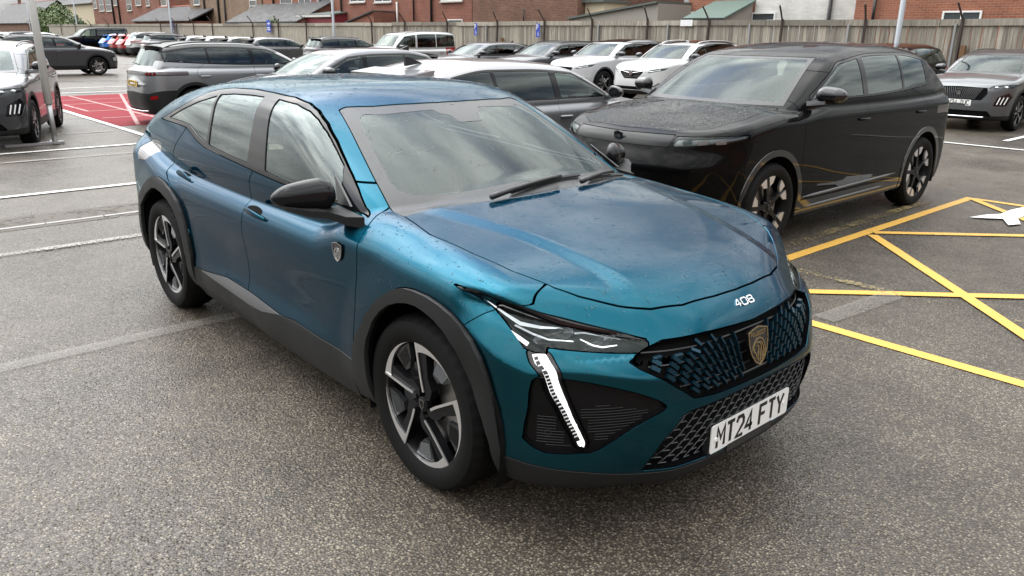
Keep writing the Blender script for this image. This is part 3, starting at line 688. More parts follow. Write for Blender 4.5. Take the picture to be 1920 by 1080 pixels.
F408 = {
 'dlo': [(-1.639, 1.179), (-1.527, 1.205), (-1.157, 1.314), (-0.963, 1.377), (-0.841, 1.401), (-0.681, 1.417), (-0.419, 1.424), (-0.189, 1.42), (0.035, 1.411), (0.161, 1.391), (0.251, 1.363), (0.366, 1.315), (0.492, 1.25), (0.61, 1.184), (0.705, 1.129), (0.778, 1.084), (0.868, 1.022), (0.925, 0.994), (0.743, 1.018), (0.59, 1.031), (0.238, 1.042), (-0.07, 1.061), (-0.54, 1.089), (-0.735, 1.1), (-0.889, 1.127), (-1.078, 1.176), (-1.267, 1.18)],
 'glass_f': [(-0.071, 1.398), (0.101, 1.386), (0.221, 1.361), (0.31, 1.33), (0.419, 1.281), (0.535, 1.219), (0.63, 1.165), (0.696, 1.098), (0.74, 1.033), (0.542, 1.054), (0.3, 1.062), (0.06, 1.08), (0.049, 1.176), (0.033, 1.285)],
 'corner_tri': [(0.662, 1.142), (0.839, 1.027), (0.742, 1.029)],
 'glass_r': [(-0.758, 1.38), (-0.591, 1.395), (-0.379, 1.401), (-0.216, 1.401), (-0.123, 1.297), (-0.128, 1.182), (-0.15, 1.087), (-0.378, 1.1), (-0.691, 1.123), (-0.686, 1.223)],
 'glass_q': [(-0.788, 1.373), (-0.999, 1.328), (-1.224, 1.27), (-1.436, 1.203), (-1.199, 1.204), (-1.024, 1.196), (-0.879, 1.156), (-0.734, 1.127), (-0.726, 1.233)],
 'bpost': [(-0.211, 1.402), (-0.074, 1.399), (0.061, 1.078), (-0.143, 1.085)],
 'gap_front': [(0.925, 0.994), (0.969, 0.972), (0.986, 0.936), (1.001, 0.866), (0.968, 0.679), (0.948, 0.533), (0.934, 0.36), (0.928, 0.319)],
 'gap_mid': [(-0.178, 1.411), (-0.051, 1.266), (-0.057, 1.114), (-0.07, 1.061), (-0.174, 0.98), (-0.118, 0.845), (-0.171, 0.609), (-0.158, 0.425), (-0.157, 0.337)],
 'gap_rear': [(-1.078, 1.176), (-1.223, 1.082), (-1.355, 1.016), (-1.392, 0.944), (-1.223, 0.866)],
 'sill_top': [(-0.881, 0.439), (-0.866, 0.397), (-0.772, 0.397), (-0.418, 0.435), (-0.119, 0.429), (0.254, 0.4), (0.369, 0.413), (0.625, 0.401), (0.923, 0.398), (0.973, 0.399)],
 'sill_trim': [(-0.788, 0.394), (-0.438, 0.434), (-0.118, 0.426), (0.235, 0.411), (0.021, 0.363), (-0.134, 0.362), (-0.387, 0.374), (-0.571, 0.381)],
 'arch_f_in': [(1.06, 0.292), (1.055, 0.378), (1.064, 0.476), (1.081, 0.54), (1.139, 0.637), (1.203, 0.699), (1.261, 0.736), (1.323, 0.761), (1.385, 0.776), (1.435, 0.779), (1.484, 0.773), (1.547, 0.757), (1.608, 0.728), (1.665, 0.676), (1.702, 0.611), (1.74, 0.531), (1.777, 0.453), (1.806, 0.365)],
 'arch_f_out': [(0.929, 0.293), (0.943, 0.388), (0.959, 0.454), (0.992, 0.524), (1.08, 0.643), (1.142, 0.705), (1.205, 0.756), (1.296, 0.808), (1.354, 0.825), (1.415, 0.831), (1.495, 0.829), (1.571, 0.816), (1.629, 0.797), (1.685, 0.768), (1.734, 0.732), (1.775, 0.677), (1.8, 0.617), (1.823, 0.544), (1.845, 0.44), (1.854, 0.339)],
 'arch_r_out': [(-1.784, 0.669), (-1.572, 0.787), (-1.467, 0.833), (-1.395, 0.856), (-1.317, 0.863), (-1.217, 0.851), (-1.101, 0.817), (-1.011, 0.767), (-0.963, 0.709), (-0.927, 0.642), (-0.894, 0.552), (-0.872, 0.454), (-0.893, 0.288)],
 'arch_r_in': [(-1.794, 0.407), (-1.759, 0.524), (-1.692, 0.607), (-1.573, 0.694), (-1.463, 0.75), (-1.343, 0.788), (-1.265, 0.794), (-1.187, 0.779)],
 'hood_rear': [(1.006, 0.717), (1.06, 0.609), (1.108, 0.508), (1.15, 0.385), (1.171, 0.299), (1.174, 0.116), (1.161, -0.096), (1.115, -0.363)],
 'header': [(0.288, 0.554), (0.345, 0.401), (0.385, 0.244), (0.407, 0.068), (0.4, -0.142), (0.354, -0.363), (0.253, -0.596)],
 'hood_side': [(1.006, 0.717), (1.048, 0.719), (1.292, 0.759), (1.42, 0.752), (1.542, 0.749), (1.721, 0.723), (1.871, 0.662), (1.933, 0.609), (1.99, 0.541), (2.021, 0.502), (2.055, 0.452), (2.083, 0.407), (2.126, 0.285), (2.145, 0.122), (2.149, -0.083), (2.114, -0.32)],
 'bulge': [(1.127, -0.574), (1.375, -0.489), (1.613, -0.428), (1.819, -0.399), (1.965, -0.404), (2.043, -0.494)],
 'grille': [(-0.008, 0.732), (0.149, 0.739), (0.264, 0.743), (0.376, 0.739), (0.429, 0.738), (0.481, 0.723), (0.569, 0.688), (0.546, 0.666), (0.475, 0.623), (0.406, 0.571), (0.373, 0.545), (0.272, 0.537), (0.082, 0.533), (0.005, 0.531)],
 'headlight': [(0.825, 0.851), (0.785, 0.832), (0.708, 0.798), (0.613, 0.772), (0.541, 0.752), (0.471, 0.741), (0.489, 0.704), (0.603, 0.715), (0.722, 0.731), (0.767, 0.736), (0.779, 0.718), (0.802, 0.719), (0.818, 0.728), (0.822, 0.785), (0.826, 0.831)],
 'eyebrow': [(1.575, 0.898), (1.713, 0.887), (1.791, 0.872), (1.859, 0.856), (1.941, 0.824), (2.017, 0.791), (2.092, 0.759), (2.132, 0.744), (2.133, 0.741), (2.078, 0.752), (2.022, 0.772), (1.947, 0.798), (1.855, 0.832), (1.776, 0.851), (1.749, 0.831), (1.67, 0.873)],
 'fang': [(0.807, 0.713), (0.78, 0.717), (0.781, 0.694), (0.775, 0.633), (0.749, 0.521), (0.714, 0.422), (0.714, 0.405), (0.729, 0.409), (0.764, 0.504), (0.793, 0.595), (0.811, 0.688)],
 'insert': [(0.829, 0.632), (0.808, 0.649), (0.772, 0.648), (0.699, 0.635), (0.605, 0.605), (0.546, 0.581), (0.476, 0.537), (0.527, 0.503), (0.604, 0.453), (0.683, 0.386), (0.72, 0.379), (0.804, 0.372), (0.843, 0.411), (0.845, 0.426), (0.838, 0.537)],
 'lowgrille': [(0.512, 0.27), (0.471, 0.403), (0.423, 0.493), (0.386, 0.508), (0.293, 0.506), (0.15, 0.512), (-0.048, 0.512), (-0.1, 0.51)],
 'lowgrille_bot': [(0.512, 0.27), (0.429, 0.287), (0.331, 0.28), (0.241, 0.267), (0.02, 0.285)],
 'lip': [(0.873, 0.323), (0.818, 0.309), (0.765, 0.3), (0.694, 0.29), (0.518, 0.26)],
 'lipbot': [(0.803, 0.233), (0.677, 0.233), (0.405, 0.235), (0.211, 0.229)],
 'seam_low': [(1.685, 0.773), (1.709, 0.803), (1.749, 0.831)],
 'seam_up': [(1.859, 0.857), (1.841, 0.903), (1.816, 0.916)],
 'handle_f': [(-0.117, 0.858), (-0.105, 0.877), (-0.023, 0.889), (0.084, 0.882), (0.151, 0.864), (0.153, 0.85), (0.102, 0.839), (-0.019, 0.838)],
 'handle_r': [(-1.179, 0.906), (-1.188, 0.918), (-1.081, 0.921), (-0.952, 0.912), (-0.874, 0.9), (-0.879, 0.889), (-0.986, 0.88), (-1.109, 0.885)],
 'shield_door': [(0.811, 0.887), (0.89, 0.889), (0.886, 0.853), (0.843, 0.811), (0.813, 0.844)],
 'shield': [(0.073, 0.711), (-0.06, 0.703), (-0.054, 0.641), (-0.027, 0.592), (0.02, 0.568), (0.071, 0.609), (0.081, 0.664)],
 'badge': [(2.2, 0.049), (2.198, -0.062)],
 'mirror_base': [(0.739, 1.029), (0.873, 1.018), (0.951, 0.978), (0.8, 0.982)],
 'taillight': [(-1.862, 1.023), (-1.766, 1.054), (-1.523, 1.049), (-1.439, 0.931), (-1.448, 0.906), (-1.593, 0.915)],
}
# ------------------------------------------------------------------ the blue fastback in front
def build_blue():
    F = F408; root = empty('fastback_car'); tag(root, 'glossy blue fastback car with rain drops, plate MT24 FTY, nearest the camera', 'car')
    P = paint('blue_metallic_paint', (.0008, .054, .084), (.002, .100, .132), 1.0, .30, (.0008, .034, .080), .72, 1.34); P.node_tree.nodes['Principled BSDF'].inputs['Specular Tint'].default_value = (.06, .42, .47, 1)
    f = make_sdf(S408); s = Shell(f, (-2.6, -.03, .1), (2.5, 1.0, 1.6), .0125)
    below = lambda z0: (lambda V, N: V[:, 2] < z0)
    sd = lambda V, N: (N[:, 1] > .25)
    # --- glasshouse
    ap = [(.26, .548), (.295, .560), (.483, .605), (.627, .641), (.763, .674), (.881, .699), (.975, .717), (1.06, .722)]
    hr = [(1.09, .70), (1.068, .615), (1.111, .51), (1.154, .388), (1.176, .303), (1.181, .121), (1.182, -.05)]
    hd = [(.409, -.05), (.407, .068), (.392, .20), (.345, .401), (.288, .52)]
    wsp = np.array(hd+ap[1:]+hr[1:])
    up = lambda V, N: (V[:, 2] > .985) & (V[:, 0] > .1)
    WS = s.poly('windscreen_surround', 'xy', wsp, (0,), .006, up)
    ct = np.array([[1.178, -.05], [1.178, .12], [1.17, .303], [1.145, .388], [1.10, .51], [1.05, .625]])
    inner = [(.475, -.05), (.470, .10), (.455, .24), (.425, .40), (.385, .475), (.41, .515), (.483, .545), (.627, .581), (.763, .612), (.86, .632), (.93, .60), (.99, .50), (1.035, .388), (1.06, .28), (1.075, .121), (1.078, -.05)]
    WG = s.poly('windscreen', 'xy', cr_poly(inner, 3), (WS,), .0, up)
    GFP = F['glass_f'][:9]+[(.542, 1.047), (.30, 1.056), (.055, 1.078), (.012, 1.20), (-.035, 1.32)]
    GRP = [(-.750, 1.380), (-.591, 1.393), (-.379, 1.399), (-.222, 1.399), (-.195, 1.32), (-.168, 1.20), (-.148, 1.090), (-.378, 1.100), (-.683, 1.122), (-.712, 1.25)]
    GQP = [(-.778, 1.372), (-.999, 1.327), (-1.224, 1.268), (-1.45, 1.203), (-1.199, 1.203), (-1.024, 1.195), (-.879, 1.155), (-.716, 1.127), (-.742, 1.25)]
    SH_ = s.poly('sensor_panel', 'xy', np.array([(.44, -.05), (.44, .150), (.505, .128), (.535, .085), (.600, .070), (.600, -.05)]), (WG,), .0, up)
    DL = s.poly('window_trim', 'xz', np.array(F['dlo']), (0,), .005, lambda V, N: (V[:, 2] > .96) & (N[:, 1] > .05))
    GF = s.poly('front_side_glass', 'xz', np.array(GFP), (DL,), .003, sd)
    GR = s.poly('rear_side_glass', 'xz', np.array(GRP), (DL,), .003, sd)
    GQ = s.poly('quarter_glass', 'xz', np.array(GQP), (DL,), .003, sd)
    # --- wheel arches
    low = lambda V, N: V[:, 1] > .55
    fi = F['arch_f_in']; fo = F['arch_f_out']; ro = F['arch_r_out']
    ro = [(-1.835, .20), (-1.832, .42), (-1.815, .56)]+ro[0:]
    ri = [((x+1.345)*.865-1.345, (z-.34)*.872+.34) for x, z in ro]
    AFi = s.poly('hole', 'xz', np.array([(1.06, .0), *fi[0:], (1.823, .0)]), (0,), 0, low, True)
    ARi = s.poly('hole', 'xz', np.array([(ri[0][0], .0), *ri, (ri[-1][0], 0)]), (0,), 0, low, True)
    AF = s.poly('wheel_arch_cladding', 'xz', np.array([(.925, .1), *fo, (1.854, .1)]), (0,), .004, low)
    AR = s.poly('wheel_arch_cladding', 'xz', np.array([(ro[0][0], .1), *ro, (ro[-1][0], .1)]), (0,), .004, low)
    s.carve('hole', lambda V, N: V[:, 2]-.232, (AF, AR), 0, low, True)
    # --- bonnet, bumper seam
    hs = F['hood_side']; hp = [(1.006, -.05), (1.006, .717)]+[q for q in hs[1:14]]+[(2.149, -.083)]
    hr2 = [(1.186, -.05), (1.185, .121), (1.180, .303), (1.158, .388), (1.115, .51), (1.072, .615), (1.02, .714)]
    HD = s.poly('bonnet', 'xy', np.array(hr2+hs[1:14]+[(2.152, -.06)]), (0,), .0065, lambda V, N: V[:, 2] > .70)
    # --- front face
    fr = lambda V, N: (V[:, 0] > 1.55)
    gr = F['grille']; GRI = s.poly('grille', 'yz', np.array([(-.05, gr[0][1])]+gr+[(-.05, gr[-1][1])]), (0,), .004, fr)
    HL = s.poly('headlight', 'yz', np.array(F['headlight']), (0,), .004, fr)
    EB = s.poly('eyebrow', 'xz', np.array(F['eyebrow']), (0,), .002, lambda V, N: (V[:, 0] > 1.4) & (V[:, 1] > .47) & (V[:, 2] > .70))
    fg = np.array(F['fang']); c = fg.mean(0); fgo = [(.838, .728), (.792, .733), (.776, .700), (.765, .634), (.744, .527), (.712, .432), (.712, .400), (.748, .405), (.789, .512), (.812, .599), (.838, .694)]
    FGL = s.poly('running_light', 'yz', fg, (0,), .0, fr)
    FGF = s.carve('light_surround', lambda V, N: polysd(V[:, [1, 2]], fg)-.011, (0,), .003, fr)
    INS = s.poly('air_vent_panel', 'yz', cr_poly(F['insert'], 2), (0, FGF), .003, fr)
    lg = F['lowgrille']; LG = s.poly('lower_grille', 'yz', np.array([(-.05, .512), (.15, .512), (.293, .508), (.386, .506), (.424, .494), (.481, .409), (.533, .288), (.431, .286), (.2, .282), (-.05, .281)]), (0,), .004, fr)
    lp = F['lip']; LIP = s.poly('lip', 'yz', np.array([(-.05, .272), (.3, .272), (.539, .277), (.71, .303), (.779, .311), (.831, .32), (.889, .337), (1.1, .36), (1.1, .0), (-.05, 0)]), (0,), .004, lambda V, N: V[:, 0] > 1.80)
    BU = s.carve('front_bumper', lambda V, N: polysd(V[:, [0, 2]], np.array([(1.60, .70), (1.688, .775), (1.73, .813), (1.795, .852), (1.874, .864), (1.848, .906), (1.80, .935), (1.80, 1.1), (2.6, 1.1), (2.6, -.1), (1.60, -.1)])), (0,), .004, fr)
    # --- doors, sills
    gm = F['gap_mid']; gf = F['gap_front']; gb = F['gap_rear']; st = F['sill_top']
    SI = s.poly('sill_cladding', 'xz', np.array([(-.98, .45), (-.90, .40), *st[1:9], (1.02, .398), (1.02, -.1), (-.98, -.1)]), (0,), .004, low)
    ST = s.poly('sill_trim', 'xz', np.array([(-.80, .392), (-.435, .434), (-.114, .427), (.25, .405), (.02, .362), (-.134, .358), (-.388, .370), (-.571, .378)]), (SI,), .0, low)
    FD = s.poly('front_door', 'xz', np.array([(-.073, 1.16), (-.07, 1.061), (-.115, 1.0), (-.125, .93), (-.12, .844), (-.14, .606), (-.153, .40), (.934, .36), (.948, .533), (.968, .679), (.990, .865), (.983, .935), (.969, .972), (.90, 1.10)]), (0,), .0075, low)
    RD = s.poly('rear_door', 'xz', np.array([(-.073, 1.30), (-.07, 1.061), (-.115, 1.0), (-.125, .93), (-.12, .844), (-.14, .606), (-.153, .38), (-.90, .38), (-.90, .60), (-1.03, .78), (-1.20, .868), (-1.265, .90), (-1.30, .944), (-1.28, 1.01), (-1.19, 1.09), (-1.08, 1.175), (-1.0, 1.30)]), (0,), .0075, low)
    FE = s.carve('front_wing', lambda V, N: .90-V[:, 0], (0,), .0, lambda V, N: (V[:, 2] < 1.06) & (V[:, 1] > .45))
    # --- rear end
    rear = lambda V, N: V[:, 0] < -1.3
    HG = s.poly('rear_window', 'xy', cr_poly([(-1.28, -.05), (-1.28, .30), (-1.32, .50), (-1.45, .56), (-1.8, .56), (-2.08, .53), (-2.12, .3), (-2.13, -.05)], 3), (0,), .005, lambda V, N: (V[:, 2] > 1.05) & (N[:, 2] > .3))
    TL = s.poly('tail_light', 'xz', np.array([(-1.84, .985), (-1.80, 1.035), (-1.66, 1.045), (-1.545, 1.035), (-1.575, .985), (-1.64, .925), (-1.78, .915)]), (0,), .003, low)
    TB = s.poly('tail_light_band', 'yz', np.array([(-.05, .99), (.5, .99), (.80, 1.0), (.80, .92), (.5, .93), (-.05, .93)]), (0,), .003, lambda V, N: V[:, 0] < -2.0)
    RB = s.poly('rear_bumper_lower', 'xz', np.array([(-3, .62), (-1.84, .56), (-1.84, -.1), (-3, -.1)]), (0,), .004, rear)
    HT = s.poly('tailgate', 'yz', np.array([(-.05, 1.3), (.63, 1.3), (.66, 1.0), (.60, .70), (-.05, .68)]), (0,), .005, lambda V, N: V[:, 0] < -2.05)
    # ================================================= objects
    O = s.obj
    O('roof_and_body', [0], P, root, mirror='both')
    w1 = O('windscreen', [WG], GLASS_F, root, -.004, 0, 'both')
    O('windscreen_surround', [WS, SH_], SATINB, root, -.003, .008, 'both')
    for sd_, mi in ((-1, None), (1, 'L')):
        O('window_trim', [DL], TRIM, root, .001, .006, mi); O('front_side_window', [GF], GLASS_S, root, -.004, 0, mi)
        O('rear_side_window', [GR], GLASS_R, root, -.004, 0, mi); O('quarter_window', [GQ], GLASS_R, root, -.004, 0, mi)
        O('front_arch_cladding', [AF], PLASTIC, root, .0, .022, mi, flare=lambda V: .002+.018*sstep(V[:, 2], .24, .5))
        O('rear_arch_cladding', [AR], PLASTIC, root, .0, .022, mi, flare=lambda V: .002+.018*sstep(V[:, 2], .24, .5))
        O('sill_cladding', [SI], PLASTIC, root, .004, .012, mi)
        O('sill_trim', [ST], SILL, root, .005, .004, mi)  # sheen of the upward cladding facet, put in as a paler grey
        O('front_door', [FD], P, root, mirror=mi); O('rear_door', [RD], P, root, mirror=mi); O('front_wing', [FE], P, root, mirror=mi)
        O('tail_light', [TL], TAILD, root, -.002, .01, mi)
        # headlight: recessed black box, chrome projectors, clear lens
        hl = O('headlight', [HL], DARK, root, -.05, .0, mi)
        O('lens', [HL], LENS, hl, -.001, 0, mi)
        O('brow_trim', [EB], GLOSSB, root, -.010, .012, mi)  # black strip standing in for the shadow gap below the wing edge
        O('running_light', [FGL], DRL, root, .002, .012, mi); O('light_surround', [FGF], GLOSSB, root, -.004, .02, mi)
        O('air_vent_panel', [INS], VENTB, root, -.016, .0, mi)
    O('bonnet', [HD], P, root, mirror='both')
    O('front_bumper', [BU], P, root, mirror='both', skirt=.025)
    O('bumper_lip', [LIP], PLASTIC, root, .002, .012, 'both')
    gril = O('grille', [GRI], DARK, root, -.045, 0, 'both')
    lgr = O('lower_grille', [LG], DARK, root, -.05, 0, 'both')
    O('rear_window', [HG], GLASS_R, root, -.003, .0, 'both'); O('tail_light_band', [TB], GLOSSB, root, -.002, .01, 'both')
    O('rear_bumper_lower', [RB], PLASTIC, root, .002, .012, 'both'); O('tailgate', [HT], P, root, mirror='both')
    # inner skin that closes the shut lines and lines the cabin
    k = np.array([l for l in range(s.n) if l not in (WG, GF, GR, GQ, HG, GRI, LG, HL, INS, FGL, FGF, EB)])
    O('inner_skin', k, DARK, root, -.016, 0, 'both')
    # pockets behind the openings
    def wall(name, lab, off, depth, mt, mi): 
        V, T, N = s.get([lab], off, depth, mi); nn = len(s.T[s.lab == lab]); 
        return mk(name, V, T[nn:] if mi != 'both' else np.r_[T[nn:len(T)//2], T[len(T)//2+nn:]], mt, root, N=N)
    for mi in (None, 'L'):
        for lab, dp, mt in ((HL, .05, GLOSSB), (INS, .018, GLOSSB)): wall('recess_edge', lab, 0, dp, mt, mi)
    wall('grille_edge', GRI, 0, .045, GLOSSB, 'both'); wall('lower_grille_edge', LG, 0, .05, GLOSSB, 'both')
    # ================================================= surface helper: point and normal at (v,z) on the front or (x,z) on the side
    def front(v, z):
        x = np.linspace(1.5, 2.4, 700); p = np.stack([x, 0*x+v, 0*x+z], 1); d = f(p); i = np.where(d < 0)[0][-1]; q = p[i]; g = grad(f, q[None])[0]; return Vector(q), Vector(g).normalized()
    def side(x, z):
        y = np.linspace(.5, 1.05, 500); p = np.stack([0*y+x, y, 0*y+z], 1); d = f(p); i = np.where(d < 0)[0][-1]; q = p[i]; g = grad(f, q[None])[0]; q[1] *= -1; g[1] *= -1; return Vector(q), Vector(g).normalized()
    def top(x, v):
        z = np.linspace(.6, 1.6, 900); p = np.stack([0*z+x, 0*z+v, z], 1); d = f(p); i = np.where(d < 0)[0][-1]; q = p[i]; g = grad(f, q[None])[0]; return Vector(q), Vector(g).normalized()
    def frame(p, n, upv=Vector((0, 0, 1))):
        r = upv.cross(n).normalized(); u = n.cross(r); return lambda a, b, c: tuple(p+r*a+u*b+n*c)
    # grille bars: body-coloured fins in columns that widen and lean towards the corners
    gp = np.array([(-.6, gr[0][1])]+gr+[(-.6, gr[-1][1])])
    gm_ = {}
    cols = [.0]+[.0385*(i+1) for i in range(21)]
    gpo = np.array([(-.6, gr[0][1])]+gr+[(-.6, gr[-1][1])])
    for ci, v0 in enumerate(cols):
        for sg in ((-1, 1) if v0 > .001 else (1,)):
            z = .720-(.0195 if ci % 2 else 0); h = .0335
            while z > .530:
                vv = v0*(1-(.735-z)*2.1)
                inside = polysd(np.array([[vv, z-h*.42], [vv, z+h*.42]]), gpo).max() < -.007
                if inside and vv < .57 and not (abs(vv) < .078 and .552 < z < .725):
                    p, n = front(vv, z); wd = round(.0055+.010*min(max(vv-.06, 0)/.4, 1)**1.2, 3)
                    if wd not in gm_:
                        b = MB(); b.hexa([(-.016, -wd/2, -h/2), (.0, -wd/2, -h/2), (.0, wd/2, -h/2), (-.016, wd/2, -h/2), (-.016, -wd/2, h/2), (.0, -wd/2, h/2), (.0, wd/2, h/2), (-.016, wd/2, h/2)])
                        t_ = b.build('grille_fin', FINB); gm_[wd] = t_.data; bpy.data.objects.remove(t_)
                    o = link(bpy.data.objects.new('grille_fin', gm_[wd]), gril)
                    up = Vector((0, v0*2.1, 1)).normalized(); up = (up-n*up.dot(n)).normalized(); yv = up.cross(n).normalized()
                    q = p-n*.010; mt = Matrix(((n.x, yv.x, up.x, q.x), (n.y, yv.y, up.y, q.y), (n.z, yv.z, up.z, q.z), (0, 0, 0, 1)))
                    if sg < 0:
                        S_ = Matrix.Diagonal((1, -1, 1, 1)); mt = S_ @ mt @ S_
                    o.matrix_local = mt
                z -= .0385
    # thin black cross bars of the grille
    b = MB()
    for z in (.70, .66, .62, .58, .548):
        ln = []
        for v in np.linspace(-.5, .5, 41):
            if polysd(np.array([[abs(v), z]]), gp)[0] < -.01: p, n = front(abs(v), z); ln.append((p.x-.026, v, p.z))
        if len(ln) > 2: b.tube(ln, .0035, 5)
    b.build('cross_bars', SATINB, gril)
    # lower honeycomb
    b = MB(); lp_ = np.array([(-.6, .505), (.293, .500), (.386, .498), (.424, .486), (.481, .401), (.524, .294), (-.6, .29)])
    hx, hz = .050, .026; seen = set()
    def node(v, z): p, n = front(abs(v), z); return Vector((p.x-.022, v, p.z))
    rows = int(.24/hz)+1
    for r in range(rows):
        for cix in range(-12, 13):
            cx = cix*hx+(hx/2 if r % 2 else 0); cz = .288+r*hz
            ring_ = [(cx-hx*.5, cz), (cx-hx*.28, cz+hz*.5), (cx+hx*.28, cz+hz*.5), (cx+hx*.5, cz), (cx+hx*.28, cz-hz*.5)]
            for a, c2 in zip(ring_[:-1], ring_[1:]):
                k_ = tuple(sorted(((round(a[0], 3), round(a[1], 3)), (round(c2[0], 3), round(c2[1], 3)))))
                if k_ in seen: continue
                seen.add(k_)
                if max(polysd(np.array([[abs(q[0]), q[1]]]), lp_)[0] for q in (a, c2)) < -.002: b.tube([node(*a), node(*c2)], .0022, 4, False)
    hm = b.build('honeycomb', SATINB, lgr); hm['kind'] = 'stuff'
    # vent ribs
    for sg in (-1, 1):
        b = MB(); ip = np.array(F['insert']); fgp = fg
        for i in range(26):
            z0 = .395+i*.0105; ln = []
            for t in np.linspace(0, 1, 22):
                v = .86-.40*t; z = z0+.035*t-.10*max(0, .80-v)*0; z = z0-.06*(t)*0+.02*t
                if polysd(np.array([[v, z]]), ip)[0] < -.008 and polysd(np.array([[v, z]]), fgp)[0] > .016 and (z < .56-.05*abs(v-.66)/.2):
                    p, n = front(v, z); ln.append(tuple(p-n*.0135))
                else:
                    if len(ln) > 2: b.tube([(q[0], sg*q[1], q[2]) for q in ln], .0015, 4)
                    ln = []
            if len(ln) > 2: b.tube([(q[0], sg*q[1], q[2]) for q in ln], .0015, 4)
        vr_ = b.build('vent_ribs', VENTB, root); vr_['kind'] = 'stuff'
        # headlamp internals: two chrome projector bowls with a dark lens, a silver top blade and the upper light bar
        for (v, z, a, c_) in ((.735, .775, .070, .022), (.615, .752, .066, .020)):
            p, n = front(v, z); fr_ = frame(p-n*.024, Vector((n.x, n.y, n.z*.3)).normalized(), Vector((0, .28, 1)))
            b = MB(); m_ = 20; rgs = ((1.0, .012), (.82, .0), (.62, -.014), (.50, -.016))
            for rr_, d in rgs:
                for q in range(m_):
                    t = 2*math.pi*q/m_; b.v.append(fr_(a*rr_*math.copysign(abs(math.cos(t))**.75, math.cos(t)), c_*rr_*math.sin(t), d))
            for i in range(len(rgs)-1):
                for q in range(m_): b.f.append((i*m_+q, i*m_+(q+1) % m_, (i+1)*m_+(q+1) % m_, (i+1)*m_+q))
            b.v = [(q[0], sg*q[1], q[2]) for q in b.v]; pr = b.build('projector_bowl', LAMPIN, root, True)
            b = MB()
            for q in range(m_):
                t = 2*math.pi*q/m_; b.v.append(fr_(a*.52*math.copysign(abs(math.cos(t))**.75, math.cos(t)), c_*.52*math.sin(t), -.012))
            b.v.append(fr_(0, 0, .002)); b.f = [(q, (q+1) % m_, m_) for q in range(m_)]; b.v = [(q[0], sg*q[1], q[2]) for q in b.v]; b.build('projector_lens', GLOSSB, pr, True)
        def strip(name, pts, wd, d, mt):
            b = MB(); L_ = []
            for v, z in pts: p, n = front(v, z); L_.append((p-n*d, n))
            for i, (p, n) in enumerate(L_):
                t = (L_[min(i+1, len(L_)-1)][0]-L_[max(i-1, 0)][0]).normalized(); s_ = n.cross(t).normalized()*wd[i]/2
                for q in (p-s_, p+s_, p+s_-n*.006, p-s_-n*.006): b.v.append((q.x, sg*q.y, q.z))
            for i in range(len(L_)-1):
                for j in range(4): b.f.append((i*4+j, i*4+(j+1) % 4, i*4+4+(j+1) % 4, i*4+4+j))
            b.f += [(0, 1, 2, 3), tuple(len(b.v)-1-k_ for k_ in range(4))]
            return b.build(name, mt, root)
        strip('lamp_blade', [(.845, .852), (.815, .822), (.80, .800), (.76, .795), (.70, .790)], [.004, .009, .013, .010, .004], .012, LAMPIN)
        strip('lamp_blade', [(.672, .776), (.640, .772), (.585, .760), (.545, .748)], [.007, .006, .006, .003], .012, LAMPIN)
        strip('lamp_blade', [(.812, .792), (.785, .772), (.755, .758), (.69, .756)], [.006, .007, .006, .004], .010, CHROME)
        strip('lamp_blade', [(.665, .760), (.640, .742), (.615, .735), (.565, .736)], [.004, .006, .006, .004], .010, CHROME)
        strip('upper_running_light', [(.833, .785), (.818, .760), (.806, .742)], [.009, .013, .014], .012, DRL)
        # parking sensor, dark LED teeth beside the running light
        p, n = front(.800, .445); fr_ = frame(p-n*.015, n); b = MB(); ribbon(b, [(.012*math.cos(2*math.pi*q/12), .012*math.sin(2*math.pi*q/12)) for q in range(13)], .002, fr_, th=.002); b.v = [(q[0], sg*q[1], q[2]) for q in b.v]; b.build('parking_sensor', SATINB, root)
        strip('light_edge', [(np.interp(z, fg[[7, 8, 9, 10, 0], 1], fg[[7, 8, 9, 10, 0], 0])-.006, z) for z in np.linspace(.706, .43, 14)], [.014]*14, -.004, GLOSSB)
        b = MB()
        for t in np.linspace(.04, .93, 22):
            v = .823+(.742-.823)*t-.004*math.sin(t*3); z = .705+(.428-.705)*t
            i0 = np.interp(z, fg[[7, 8, 9, 10, 0], 1], fg[[7, 8, 9, 10, 0], 0])-.006
            p, n = front(i0, z); fr_ = frame(p+n*.0055, n); b.add([fr_(-.006, .001, 0), fr_(.006, -.004, 0), fr_(.006, .001, 0), fr_(-.006, .006, 0), fr_(-.006, .001, .001), fr_(.006, -.004, .001), fr_(.006, .001, .001), fr_(-.006, .006, .001)], [(0, 3, 2, 1), (4, 5, 6, 7), (0, 1, 5, 4), (1, 2, 6, 5), (2, 3, 7, 6), (3, 0, 4, 7)])
        b.v = [(q[0], sg*q[1], q[2]) for q in b.v]; b.build('light_teeth', WHITE_L, root)
    # plate on its carrier
    b = MB(); b.prism([(-.262, .286), (.262, .286), (.262, .402), (-.262, .402)], 2.245, 2.270, 'x'); b.box((2.262, 0, .275), (.03, .30, .03)); b.build('plate_carrier', SATINB, root)
    plate(root, 'MT24 FTY', (2.273, 0, .343), 0, PLATE_W, 'front_number_plate')
    p, n = front(0, .640); n2 = Vector((n.x, 0, n.z)).normalized(); emblem('front_emblem', root, frame(p+n2*.0, n2), .130, .150)
    # model number on the nose
    p, n = top(2.185, 0.0); p, n = front(0, .790); b = MB(); M = frame(p+n*.001, n)
    for i, ch in enumerate('408'):
        g = {'4': [[(.70, 0), (.70, 1), (.55, 1), (0, .34), (1, .34)]], '0': [[(.15, 0), (0, .15), (0, .85), (.15, 1), (.85, 1), (1, .85), (1, .15), (.85, 0), (.15, 0)]], '8': GL['8']}[ch]
        for pl in g: ribbon(b, [(-.056+i*.040+q[0]*.031, -.013+q[1]*.027+.0) for q in pl], .0052, M, th=.004)
